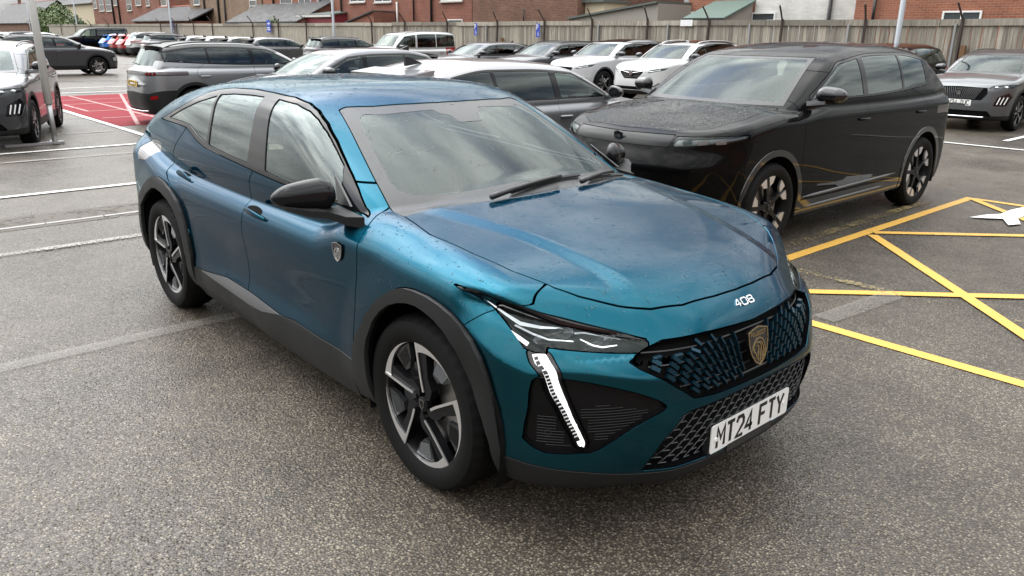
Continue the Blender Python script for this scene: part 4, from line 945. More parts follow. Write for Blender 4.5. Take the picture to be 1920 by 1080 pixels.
    b.build('model_number', CHROME, root)
    for sg in (-1, 1):
        p, n = side(.848, .852); M0 = frame(p, n)
        M = M0 if sg < 0 else (lambda a, b_, c_, M0=M0: (lambda q: (q[0], -q[1], q[2]))(M0(a, b_, c_)))
        emblem('wing_badge', root, M, .074, .085, CHROME, CHROME, False)
        # door handles: a flat dark oval as the cup's shade and a bowed grip
        for hx_, hz_ in ((.018, .862), (-1.02, .900)):
            b = MB(); cup = MB(); p, n = side(hx_, hz_); pts = []
            for t in np.linspace(0, 1, 15):
                x = hx_-.125+.25*t; q, n = side(x, hz_+.004-.012*t); pts.append(q+n*(.006+.026*math.sin(math.pi*t)**.8))
            for i, q in enumerate(pts):
                t = i/14; hh = .010+.008*math.sin(math.pi*t); dd = .006
                for a_, c_ in ((-1, -1), (1, -1), (1, 1), (-1, 1)): b.v.append((q.x, sg*-1*(q.y+a_*dd), q.z+c_*hh))
            for i in range(14):
                for j in range(4): b.f.append((i*4+j, i*4+(j+1) % 4, i*4+4+(j+1) % 4, i*4+4+j))
            b.f += [(0, 1, 2, 3), (59, 58, 57, 56)]
            h_ = b.build('door_handle', P, root, True); md = h_.modifiers.new('s', 'SUBSURF'); md.levels = 1; md.render_levels = 2
            V = []; n_ = 20; q, n = side(hx_-.03, hz_+.012); M0 = frame(q, n)
            for rr_, d in ((1.0, .0015), (.9, -.001+.0025), (.0, .0015)):
                for k_ in range(n_): a_ = 2*math.pi*k_/n_; w_ = M0(.085*rr_*math.cos(a_), .026*rr_*math.sin(a_), d); V.append((w_[0], sg*-1*w_[1], w_[2]))
            mk('handle_cup', V, [(i*n_+k_, i*n_+(k_+1) % n_, (i+1)*n_+(k_+1) % n_, (i+1)*n_+k_) for i in range(2) for k_ in range(n_)], DARK, h_)
        # mirrors
        def fm(Q):
            x = Q[:, 0]-.742; y = np.abs(Q[:, 1])-.972; z = Q[:, 2]-1.062
            t = np.clip((y+.11)/.23, 0, 1); zz = z-.010*(1-t)+.0; hh = .073-.040*t**2.2; xx = x+.10*t; dd = .060-.022*t**2
            a = np.sqrt((np.maximum(np.abs(y)-.050, 0)/.068)**2+(zz/hh)**2+(np.maximum(xx, 0)/dd)**2*1.0+(np.maximum(-xx, 0)/.05)**2)-1
            r = a*.045; r = smax(r, -(x+.10*t)-.030, .012); return r
        V, T = surf(fm, (.48, .82, .95), (.88, 1.14, 1.18), .008, 4); N = grad(fm, V)
        if sg < 0: V = V*[1, -1, 1]; N = N*[1, -1, 1]; T = T[:, ::-1]
        mr = mk('door_mirror', V, T, MIRRB, root, N=N)
        b = MB()
        for (x, y, z, hx_, hz_) in ((.845, .838, .997, .105, .024), (.815, .885, 1.000, .072, .018), (.785, .94, 1.008, .050, .015), (.755, 1.00, 1.014, .036, .013), (.70, 1.06, 1.028, .018, .008)):
            for a_, c_ in ((-1, -1), (1, -1), (1, 1), (-1, 1)): b.v.append((x+a_*hx_, sg*y, z+c_*hz_-(.016 if (a_ > 0 and y < .9) else 0)))
        for i in range(4):
            for j in range(4): b.f.append((i*4+j, i*4+(j+1) % 4, i*4+4+(j+1) % 4, i*4+4+j))
        b.f += [(0, 1, 2, 3), (19, 18, 17, 16)]; o = b.build('mirror_arm', PLASTIC, mr, angle=60)
        b = MB(); b.prism([(.660, 1.135), (.840, 1.030), (.738, 1.030)], sg*.805, sg*.815)
        b.v = [(q[0], sg*(abs(q[1])+(.022 if q[2] < 1.06 else -.012)), q[2]) for q in b.v]; b.build('sail_panel', SATINB, root)
    # wipers
    def onws(x, v, d=.012): p, n = top(x, abs(v)); return (p.x+n.x*d, v, p.z+n.z*d)
    for pv, tip in (((1.175, -.36), (1.10, .26)), ((1.180, .18), (1.03, .66))):
        b = MB(); n_ = 12; L_ = [onws(pv[0]+(tip[0]-pv[0])*t-.02*math.sin(math.pi*t)*0, pv[1]+(tip[1]-pv[1])*t, .020+.012*math.sin(math.pi*t)) for t in np.linspace(0, 1, n_)]
        b.tube(L_[:9], [.013]*3+[.010]*6, 6); wp = b.build('wiper_arm', SATINB, root, True)
        b = MB(); L_ = [onws(pv[0]+(tip[0]-pv[0])*t-.012, pv[1]+(tip[1]-pv[1])*t, .008) for t in np.linspace(.22, 1.0, n_)]; b.tube(L_, .008, 5); b.build('wiper_blade', SATINB, wp)
    # inside
    interior(root, -.02, .37, .0, True, -.86, .44, .80, .915)
    b = MB(); b.box((-.25, 0, .30), (3.1, 1.5, .10)); b.build('floor_pan', DARK, root)
    wells(root, (1.43, -1.345), .435, .44, .36, .895)
    wp = wheel_proto('blade', .354, .258); WHEELS['blade'] = wp
    for x in (1.3935, -1.3935):
        for sd_ in (-1, 1): mount(wp, root, x, sd_, .905, .354)
    # rain
    Vd, Td, Nd = s.get([HD], 0, 0, 'both'); V2, T2, N2 = s.get([0], 0, 0, 'both'); k = (V2[T2].mean(1)[:, 2] > 1.28)
    droplets(root, Vd, Td, Nd, 9000, .0013, .0048); droplets(root, V2, T2[k], N2, 8000, .0013, .0050)
    V3, T3, N3 = s.get([FE], 0, 0, None); droplets(root, V3, T3, N3, 700, .0012, .0050, lambda C: (C[:, 2] > .80)*1.0)
    V3, T3, N3 = s.get([BU], 0, 0, 'both'); droplets(root, V3, T3, N3, 420, .0012, .0052, lambda C: (C[:, 2] > .66)*1.0)
    for lab, n_, sc_ in ((WS, 900, .0040), (WG, 1500, .0024)): V3, T3, N3 = s.get([lab], -.003, 0, 'both'); droplets(root, V3, T3, N3, n_, .0009, sc_)
    for lab, n_ in ((GF, 260), (GR, 700), (FD, 200), (RD, 160)): V3, T3, N3 = s.get([lab], -.003 if lab in (GF, GR) else 0, 0, None); droplets(root, V3, T3, N3, n_, .0009, .0030)
    return root
WHEELS = {}
BLUE = build_blue()
# ------------------------------------------------------------------ the other cars: a few body types, each built once and copied
def spec(nose, tail, ax, hw, cowl, hood, header, roofz, rend, rbot, belt, zb=.20, front=None, rear=None, nosez=None, tum=None, gin=.045, sw=.45, sr=.25, fpl=None, rpl=None, kf=.12, roofdrop=.03, rearz=None, ins=None, R=.345, rr=.245, arch=.40, dlo_end=None, dlo_rise=.05, pillars=(-.05, -.95), belt_r=None, crown=.05, headz=None, k=None):
    cx, cz = cowl; hx, hz = header; rx, rzz = rend; bx, bz = rbot; hn = hood[-1]
    z1 = hood[-1][1]
    S = dict(w=[(tail-.2, hw-.10), (tail+.15, hw-.045), (tail+.6, hw-.015), (-.6, hw), (.4, hw), (1.0, hw-.006), (nose-.7, hw-.018), (nose-.3, hw-.035), (nose+.2, hw-.08)],
        ins=ins or [(.0, .08), (.18, .06), (.27, .028), (.40, .012), (.60, .004), (.78, .000), (belt-.13, .002), (belt-.10, .006), (belt-.03, .040), (belt+.02, .075), (belt+.15, .20)],
        front=front or [(.10, nose-.15), (.22, nose-.06), (.35, nose-.01), (.50, nose), (.65, nose-.012), (z1-.12, nose-.03), (z1-.03, nose-.06), (z1+.10, nose-.12), (1.4, nose-.3)],
        rear=rear or [(.15, tail+.14), (.35, tail+.02), (.55, tail), (.75, tail+.02), (bz-.05, tail+.06), (bz+.05, tail+.09), (bz+.3, tail+.12)],
        deck=[(tail-.3, bz), (tail+.1, bz), (tail+.5, belt+.06), (cx-.55, belt+.09), (cx-.2, max(cz, belt)+.03)]+[(cx, cz)]+list(hood)+[(nose+.25, z1-.30)],
        roof=[(tail-.4, rzz-.14), (rx-.2, rzz-.03), (rx, rzz), ((rx+hx)/2-.3, roofz), ((rx+hx)/2+.2, roofz-.002), (hx-.05, hz+.035), (hx+.3, hz-.02), (hx+.8, hz-.12)],
        ws=None, rs=[(bx-.25, bz-.30*(rzz-bz)/max(rx-bx, .05)*1.0), (bx, bz), (rx, rzz), (rx+1.0, rzz+(rzz-bz)/max(rx-bx, .05))],
        gw=[(tail-.1, hw-gin-.16), (tail+.35, hw-gin-.075), (tail+.9, hw-gin-.025), (-.4, hw-gin), (.3, hw-gin), (cx-.15, hw-gin-.03), (cx+.1, hw-gin-.06), (cx+.5, hw-gin-.13)],
        tum=tum or [(-.3, .12), (-.1, .01), (0, 0), (.10, .026), (.2, .060), (.3, .102), (.38, .15), (.46, .22), (.55, .36)], belt=[(-3, belt), (3, belt)],
        fplan=fpl or (.42, 3.4), rplan=rpl or (.34, 3.6), zb=zb, crown=(crown, 2.0, hw-.11), rcrown=(.07, .07), wscurve=sw, rscurve=sr, k=k or (.08, kf, .075, .085, .012), W0=hw, kr=.05)
    # windscreen line on the centre, from pillar-edge measurements at v=.60 / .74
    h0 = (hx+sw*.34, hz); b0 = (cx+sw*.50, cz); sl = (h0[1]-b0[1])/(h0[0]-b0[0])
    S['ws'] = [(h0[0]-.9, h0[1]-sl*.9-.02), (h0[0], h0[1]), ((h0[0]+b0[0])/2, (h0[1]+b0[1])/2+.008), b0, (b0[0]+.5, b0[1]+sl*.5)]
    S['meta'] = dict(nose=nose, tail=tail, ax=ax, hw=hw, cowl=cowl, header=header, roofz=roofz, rend=rend, rbot=rbot, belt=belt, R=R, rr=rr, arch=arch, dlo_end=dlo_end or tail+.45, dlo_rise=dlo_rise, pillars=pillars, sw=sw, zb=zb, hood=hood)
    return S
def build_car(S, name, P, h=.022, wheel='plain', black_roof=False, clad=True, feat={}, glass_rear=GLASS_R, plate_f=None, plate_r=None, lite=False, rails=False, trim=TRIM):
    m = S['meta']; root = empty(name); f = make_sdf(S); hw = m['hw']; belt = m['belt']
    s = Shell(f, (m['tail']-.2, -.05, .08), (m['nose']+.2, hw+.08, m['roofz']+.12), h)
    cx, cz = m['cowl']; hx, hz = m['header']; rx, rz_ = m['rend']; bx, bz = m['rbot']
    ws = curve(S['ws'], .03); roof = curve(S['roof'], .05); rs = curve(S['rs'], .03)
    low = lambda V, N: V[:, 1] > .5
    # windscreen
    pil = lambda V: V[:, 1]-np.interp(V[:, 0], [hx-.1, hx, cx, cx+.2], [.56, .575, .715, .76])*hw/.92
    def ws_phi(V, N, m_=0.0):
        xe = V[:, 0]+m['sw']*V[:, 1]**2
        return np.maximum(np.maximum(pil(V)+m_, (hx+m['sw']*.33)+m_*1.2-xe), xe-(cx+m['sw']*.50-m_*1.3+.02))
    up = lambda V, N: (V[:, 2] > cz-.05) & (N[:, 2] > .2)
    WS = s.carve('surround', ws_phi, (0,), .005, up); WG = s.carve('windscreen', lambda V, N: ws_phi(V, N, .045), (WS,), 0, up)
    # side windows
    rise = m['dlo_rise']; de = m['dlo_end']; xs = np.linspace(de, cx-.06, 50)
    lowz = belt+.035+rise*np.clip((-.1-xs)/1.6, 0, 1)**1.6
    topz = np.minimum(np.minimum(roof(xs)-.095, ws(xs+m['sw']*.42)-.075), feat.get('dlo_rear', lambda x: rs(x+.02)-.07)(xs))
    ok = topz > lowz+.012; xs, lowz, topz = xs[ok], lowz[ok], topz[ok]
    poly = np.array([(x, z) for x, z in zip(xs, lowz)]+[(x, z) for x, z in zip(xs[::-1], topz[::-1])])
    if 'dlo' in feat: poly = np.array(feat['dlo'])
    sdn = lambda V, N: (V[:, 1] > .35) & (N[:, 1] > .12)
    DL = s.poly('trim', 'xz', poly, (0,), .005, sdn)
    pb, pc = m['pillars']; G = []
    edges = [(9, pb+.045), (pb-.045, pc+.022), (pc-.022, -9)]
    for hi, lo in edges:
        fn = lambda V, N, hi=hi, lo=lo: np.maximum.reduce([polysd(V[:, [0, 2]], poly)+.020, V[:, 0]+.10*(V[:, 2]-belt)-hi, lo-V[:, 0]-.10*(V[:, 2]-belt)])
        G.append(s.carve('glass', fn, (DL,), .003, sdn))
    # arches
    axf, axr = m['ax']; ra = m['arch']; zc = m['R']+.01; AR = []
    for a in (axf, axr):
        ring_ = lambda V, N, a=a, q=0.0: np.sqrt((V[:, 0]-a)**2+(np.maximum(V[:, 2], zc-.02)-zc)**2+0*V[:, 1])-ra-q
        s.carve('hole', ring_, (0,), 0, low, True)
        AR.append(s.carve('arch', lambda V, N, r_=ring_: r_(V, N)-(.055 if clad else .022), (0,), .004, low))
    fr = lambda V, N: V[:, 0] > m['nose']-.75
    rr_ = lambda V, N: V[:, 0] < m['tail']+.75
    L = {}
    for key in ('hl', 'grille', 'low', 'drl', 'fchin', 'fblack'):
        if key in feat: L[key] = s.poly(key, 'yz', np.array(feat[key]), (0,), .004, fr)
    for key in ('tl', 'rlow', 'rband', 'refl'):
        if key in feat: L[key] = s.poly(key, 'yz', np.array(feat[key]), (0, L.get('rlow', 0)) if key == 'refl' else (0,), .004, rr_)
    if 'tls' in feat: L['tls'] = s.poly('tls', 'xz', np.array(feat['tls']), (0,), .003, low)
    # rear window
    gw_ = feat.get('rw', .56)
    RW = s.carve('rear_window', lambda V, N: np.maximum.reduce([V[:, 1]-gw_-.0*(V[:, 2]), V[:, 2]-(rz_-.05), bz+.04-V[:, 2]]), (0,), .004, lambda V, N: (V[:, 0] < rx+.30) & (N[:, 0] < -.15) & (V[:, 1] < gw_+.1) & ((N[:, 1] < .55)))
    hood_b = np.array([(cx+m['sw']*.50+.03, -.05), (cx+m['sw']*.30+.03, .45), (cx+.06, .70*hw/.92), (m['nose']-.7, .735*hw/.92), (m['nose']-.35, .66*hw/.92), (m['nose']-.18, .45*hw/.92), (m['nose']-.125, -.05)])
    HD = s.poly('bonnet', 'xy', hood_b, (0,), .005, lambda V, N: (V[:, 2] > m['hood'][-1][1]-.1) & (V[:, 0] > cx-.1))
    gfx = axf-.42; SI = None
    if clad: SI = s.poly('sill', 'xz', np.array([(axr+ra-.05, .37), (axf-ra+.05, .37), (axf-ra+.05, 0), (axr+ra-.05, 0)]), (0,), .004, low)
    FD = s.poly('front_door', 'xz', np.array([(pb, belt+.2), (pb-.02, belt-.1), (pb-.03, .60), (pb-.05, .2), (gfx-.02, .2), (gfx, .60), (gfx+.02, belt-.13), (cx-.06, belt+.05), (cx-.2, belt+.3)]), (0,), .005, low)
    rdx = axr+.10
    RD = s.poly('rear_door', 'xz', np.array([(pb, belt+.2), (pb-.02, belt-.1), (pb-.03, .60), (pb-.05, .2), (axr+ra+.08, .2), (axr+ra+.06, .52), (axr+.22, zc+ra+.02), (rdx-.05, belt-.12), (rdx+.02, belt+.0), (pc-.02, belt+.12), (pc, belt+.3)]), (0,), .005, low)
    FB = s.carve('front_bumper', lambda V, N: (axf+ra+.02+.9*np.maximum(V[:, 2]-(m['hood'][-1][1]-.14), 0))-V[:, 0], (0,), .004, fr)
    RF = None
    if black_roof: RF = s.carve('roof', lambda V, N: (m['roofz']-.115)-V[:, 2]-.04*np.maximum(V[:, 1]-.5, 0) if black_roof == 1 else np.maximum((belt+.055+rise)-V[:, 2], -9), (0,), 0, lambda V, N: (V[:, 0] < cx) & (V[:, 2] > belt+.05))
    O = s.obj
    O('body', [0], P, root, mirror='both'); O('windscreen', [WG], GLASS_F, root, -.003, 0, 'both'); O('windscreen_surround', [WS], SATINB, root, -.002, .006, 'both')
    if RF: O('black_roof', [RF], feat.get('roof_m', GLOSSB), root, .0005, .0, 'both')
    O('bonnet', [HD], P, root, mirror='both'); O('front_bumper', [FB], P, root, mirror='both'); O('rear_window', [RW], glass_rear, root, -.003, .004, 'both')
    cm = PLASTIC if clad is True else (clad or P)
    for mi in (None, 'L'):
        O('window_trim', [DL], trim, root, .001, .006, mi); O('front_side_window', [G[0]], GLASS_S, root, -.003, 0, mi); O('rear_side_window', [G[1]], glass_rear, root, -.003, 0, mi); O('quarter_window', [G[2]], glass_rear, root, -.003, 0, mi)
        O('front_arch_trim', [AR[0]], cm, root, .008, .022, mi); O('rear_arch_trim', [AR[1]], cm, root, .008, .022, mi)
        if SI: O('sill_cladding', [SI], cm, root, .004, .010, mi)
        O('front_door', [FD], P, root, mirror=mi); O('rear_door', [RD], P, root, mirror=mi)
        if 'hl' in L:
            hl = O('headlight', [L['hl']], LAMPIN if feat.get('hl_bright') else GLOSSB, root, -.025, 0, mi); O('lens', [L['hl']], LENS, hl, -.001, .0, mi)
        if 'drl' in L: O('running_light', [L['drl']], GLOSSB, root, -.004, .0, mi)
        if 'tl' in L: O('tail_light', [L['tl']], feat.get('tl_m', REDL), root, -.001, .005, mi)
        if 'tls' in L: O('tail_light_side', [L['tls']], feat.get('tl_m', REDL), root, -.001, .005, mi)
        if 'refl' in L: O('rear_reflector', [L['refl']], REDL, root, .002, .005, mi)
    for key, nm, mt, off in (('grille', 'grille', DARK, -.03), ('low', 'lower_grille', DARK, -.03), ('fchin', 'bumper_lip', cm if clad else PLASTIC, .001), ('fblack', 'front_panel', VENTB, -.002), ('rlow', 'rear_bumper_lower', PLASTIC, .003), ('rband', 'tail_light_band', GLOSSB, -.001)):
        if key in L: O(nm, [L[key]], mt, root, off, .012 if off > -.01 else 0, 'both')
    ex = [WG, RW, L.get('hl'), L.get('grille'), L.get('low')]+G
    O('inner_skin', np.array([l for l in range(s.n) if l not in ex]), DARK, root, -.018, 0, 'both')
    if 'grille' in L:
        V, T, N = s.get([L['grille']], 0, .03, 'both'); nn = (s.lab == L['grille']).sum(); hf = len(T)//2; mk('grille_edge', V, np.r_[T[nn:hf], T[hf+nn:]], GLOSSB, root, N=N)
    # mirrors
    y0 = hw-.04; zm = belt+.055; xm = cx-.22
    for sg in (-1, 1):
        def fm(Q):
            q = np.stack([Q[:, 0]-xm, np.abs(Q[:, 1])-y0-.12, Q[:, 2]-zm-.035], 1); t = np.clip((q[:, 1]+.10)/.22, 0, 1)
            a = np.sqrt((np.maximum(np.abs(q[:, 1])-.045, 0)/.075)**2+(q[:, 2]/(.075-.025*t*t))**2+((q[:, 0]+.05*t)/.075)**2)-1; return smax(a*.05, -(q[:, 0]+.05*t)-.03, .012)
        V, T = surf(fm, (xm-.25, y0-.03, zm-.12), (xm+.15, y0+.30, zm+.16), .014 if lite else .010, 4); N = grad(fm, V)
        if sg < 0: V = V*[1, -1, 1]; N = N*[1, -1, 1]; T = T[:, ::-1]
        mr = mk('door_mirror', V, T, feat.get('mirror_m', GLOSSB), root, N=N)
        b = MB(); b.hexa([(xm-.06, sg*(y0-.07), zm-.05), (xm+.08, sg*(y0-.07), zm-.06), (xm+.05, sg*(y0+.10), zm-.035), (xm-.04, sg*(y0+.10), zm-.035), (xm-.05, sg*(y0-.07), zm-.01), (xm+.06, sg*(y0-.07), zm-.02), (xm+.04, sg*(y0+.10), zm-.005), (xm-.03, sg*(y0+.10), zm-.005)]); b.build('mirror_arm', SATINB, mr)
        # handles
        def side(x, z):
            y = np.linspace(.5, hw+.06, 300); p = np.stack([0*y+x, y, 0*y+z], 1); d = f(p); return float(y[np.where(d < 0)[0][-1]])
        for hx_ in (pb+.10, rdx+.08+.06):
            z = belt-.155; b = MB(); pts = []
            for t in np.linspace(0, 1, 9): x = hx_-.02+.20*t-.10; pts.append((x, sg*(side(x, z)+.004+.022*math.sin(math.pi*t)**.7), z))
            b.tube(pts, [.010]+[.014]*7+[.010], 8); h_ = b.build('door_handle', feat.get('handle_m', P), root, True)
    if rails:
        for sg in (-1, 1):
            b = MB(); pts = []
            for x in np.linspace(hx-.15, rx+.1, 16):
                v = .60*hw/.9; z = np.linspace(m['roofz']-.3, m['roofz']+.08, 200); p = np.stack([0*z+x, 0*z+v, z], 1); zz = z[np.where(f(p) < 0)[0][-1]]; e = min(x-(rx+.1), hx-.15-x); pts.append((x, sg*v, zz-.005+.035*min(1, e/.15)))
            b.tube(pts, .013, 6); b.build('roof_rail', rails, root, True)
    interior(root, feat.get('seat_x', .08), .36, feat.get('seat_z', .06), True, feat.get('rear_seat', -.80), cx-.40, cx-.10, cz-.09)
    b = MB(); b.box((0, 0, .30), (m['nose']-m['tail']-1.4, 1.4, .10)); b.build('floor_pan', DARK, root)
    wells(root, (axf, axr), ra+.01, ra+.01, zc, hw-.02)
    if wheel not in WHEELS: WHEELS[wheel] = wheel_proto(wheel.split('_')[0], m['R'], m['rr'], lite=lite)
    for x in (axf, axr):
        for sg in (-1, 1): mount(WHEELS[wheel], root, x, sg, hw-.015, m['R'])
    root['_f'] = 0; del root['_f']
    return root, f, s, L, HD, RF
def repaint(root, old, new):
    for o in [root]+list(root.children_recursive):
        if o.type == 'MESH':
            for sl in o.material_slots:
                if sl.material == old: sl.link = 'OBJECT'; sl.material = new
def place(root, x, y, deg, label, group=None, cat='car'):
    root.location = (x, y, 0); root.rotation_euler = (0, 0, R_(deg)); tag(root, label, cat, group); return root
def another(src, x, y, deg, label, group=None, old=None, new=None, cat='car', drop=()):
    c = copy_tree(src)
    for k in list(c.keys()): del c[k]
    for ch in list(c.children_recursive):
        if any(ch.name.startswith(d) for d in drop): bpy.data.objects.remove(ch)
    place(c, x, y, deg, label, group, cat)
    if new: repaint(c, old, new)
    return c
BLACKP = paint('black_paint', (.0012, .0012, .0014), (.002, .002, .0022), 0, .5, None, .65, 1.28); BLACKP.node_tree.nodes['Principled BSDF'].inputs['Specular IOR Level'].default_value = .02
SILVER = paint('silver_paint', (.19, .195, .205), (.30, .30, .31), .75, .36)
GREYP = paint('grey_paint', (.085, .088, .094), (.13, .135, .14), .65, .34)
DGREY = paint('dark_grey_paint', (.040, .042, .047), (.065, .067, .072), .6, .34)
MGREY = paint('mid_grey_paint', (.14, .14, .14), (.20, .20, .20), .65, .34)
WHITEP = paint('white_paint', (.52, .53, .53), (.56, .56, .56), .0, .4)
PEARL = paint('pearl_white_paint', (.44, .45, .46), (.52, .52, .53), .25, .38)
REDP = paint('red_paint', (.30, .010, .014), (.40, .02, .02), .45, .34)
BLUEP = paint('bright_blue_paint', (.010, .13, .50), (.02, .20, .62), .45, .34)
NAVY = paint('navy_black_paint', (.010, .012, .018), (.02, .022, .03), .5, .34)
FENCE_ROW = 'cars parked along the fence'
# ---------------- black seven-seat SUV beside the blue car
S58 = spec(2.40, -2.42, (1.4505, -1.4505), .925, (1.09, 1.175), [(1.3, 1.175), (1.7, 1.13), (2.05, 1.065), (2.25, 1.01)], (.405, 1.565), 1.675, (-1.62, 1.605), (-2.36, 1.17), 1.165, zb=.22,
    front=[(.10, 2.2), (.22, 2.31), (.35, 2.36), (.5, 2.395), (.66, 2.435), (.73, 2.445), (.80, 2.42), (.875, 2.385), (.95, 2.375), (1.02, 2.33), (1.1, 2.27), (1.4, 2.1)], sw=.42, fpl=(.50, 4.0), R=.368, rr=.272, arch=.415, pillars=(-.06, -.88), dlo_end=-1.50, dlo_rise=.085, crown=.045)
def build_black():
    ft = dict(hl=[(.52, .905), (.84, .93), (.895, .96), (.89, .99), (.80, .985), (.52, .975)], fblack=[(-.05, .885), (.50, .895), (.50, .985), (-.05, .975)], low=[(-.05, .42), (.60, .42), (.70, .30), (-.05, .28)],
              fchin=[(-.05, .27), (.95, .30), (.95, 0), (-.05, 0)], tl=[(.60, .93), (.95, .97), (.95, 1.06), (.60, 1.02)], tl_m=TAILD, seat_x=.05, seat_z=.12, rear_seat=-.85, rw=.60)
    root, f, s, L, HD, RF = build_car(S58, 'sport_utility_vehicle', BLACKP, .0165, 'pad', False, GLOSSB, ft, plate_f=None)
    for mi in (None, 'L'):
        pass
    # round emblem in the light band, machined trims on the doors, silver chin blade, rain on the bonnet and roof
    def front(v, z):
        x = np.linspace(1.6, 2.5, 600); p = np.stack([x, 0*x+v, 0*x+z], 1); return Vector(p[np.where(f(p) < 0)[0][-1]])
    p = front(0, .93); emblem('front_emblem', root, lambda a, b_, c_: (p.x+c_+.002, a, .93+b_), .085, .10, CHROME, CHROME, False)
    for sg in (-1, 1):
        for z0, z1, xa, xb in ((.40, .425, -.85, .96), (.295, .31, -.70, .90)):
            b = MB(); pts = []
            for x in np.linspace(xa, xb, 10):
                y = np.linspace(.5, 1, 300); q = np.stack([0*y+x, y, 0*y+z0], 1); yy = y[np.where(f(q) < 0)[0][-1]]; pts.append((x, sg*(yy+.002), z0+(z1-z0)*(x-xa)/(xb-xa)*-1+.02))
            b.tube(pts, [.004]+[.014]*8+[.004], 6); b.build('sill_trim', SILL, root, True)
        for v0, v1 in ((.585, .64), (.68, .735), (.775, .82)):
            q0 = front(v0, .925); q1 = front(v1, .935); b = MB(); b.hexa([(q0.x-.02, sg*v0, .915), (q1.x-.02, sg*v1, .925), (q1.x-.012, sg*v1, .925), (q0.x-.012, sg*v0, .915), (q0.x-.02, sg*v0, .945), (q1.x-.02, sg*v1, .955), (q1.x-.012, sg*v1, .955), (q0.x-.012, sg*v0, .945)]); b.build('lamp_module', LAMPIN, root)
    V, T, N = s.get([HD], 0, 0, 'both'); droplets(root, V, T, N, 9000, .0025, .0075)
    V, T, N = s.get([0], 0, 0, 'both'); k = V[T].mean(1)[:, 2] > 1.52; droplets(root, V, T[k], N, 4200, .002, .006)
    place(root, -.584, 4.836, -90.18, 'gloss black family SUV with rain-covered bonnet, beside the yellow hatched bay', None); return root
SUVB = build_black()
# ---------------- small crossover: silver with black roof, dark grey, grey, mid grey
S28 = spec(2.17, -2.14, (1.30, -1.305), .885, (.93, 1.085), [(1.15, 1.085), (1.5, 1.045), (1.8, .985), (2.0, .92)], (.30, 1.43), 1.52, (-1.80, 1.435), (-2.02, 1.055), 1.06, zb=.22, R=.345, rr=.245, arch=.395, pillars=(-.10, -.95), dlo_end=-1.78, dlo_rise=.07, sw=.42, fpl=(.40, 3.8), rpl=(.26, 4.2), kf=.10)
FT28 = dict(hl=[(.50, .815), (.60, .80), (.83, .835), (.87, .89), (.70, .885), (.55, .87)], grille=[(-.05, .60), (.42, .60), (.50, .72), (.48, .83), (-.05, .845)], low=[(-.05, .40), (.55, .40), (.62, .30), (-.05, .30)], drl=[(.62, .50), (.80, .50), (.845, .66), (.80, .74), (.66, .66)],
            fchin=[(-.05, .28), (.95, .32), (.95, 0), (-.05, 0)], tl=[(.52, .915), (1.0, .935), (1.0, 1.0), (.52, .99)], rband=[(-.05, .925), (.50, .915), (.50, .99), (-.05, .985)], tls=[(-2.12, .94), (-1.80, .925), (-1.86, .995), (-2.12, 1.0)],
            rlow=[(-.05, .62), (.62, .60), (1.0, .70), (1.0, 0), (-.05, 0)], refl=[(.66, .49), (.80, .52), (.78, .58), (.66, .56)], tl_m=TAILD, seat_x=.02, rear_seat=-.80, rw=.55, roof_m=SATINB)
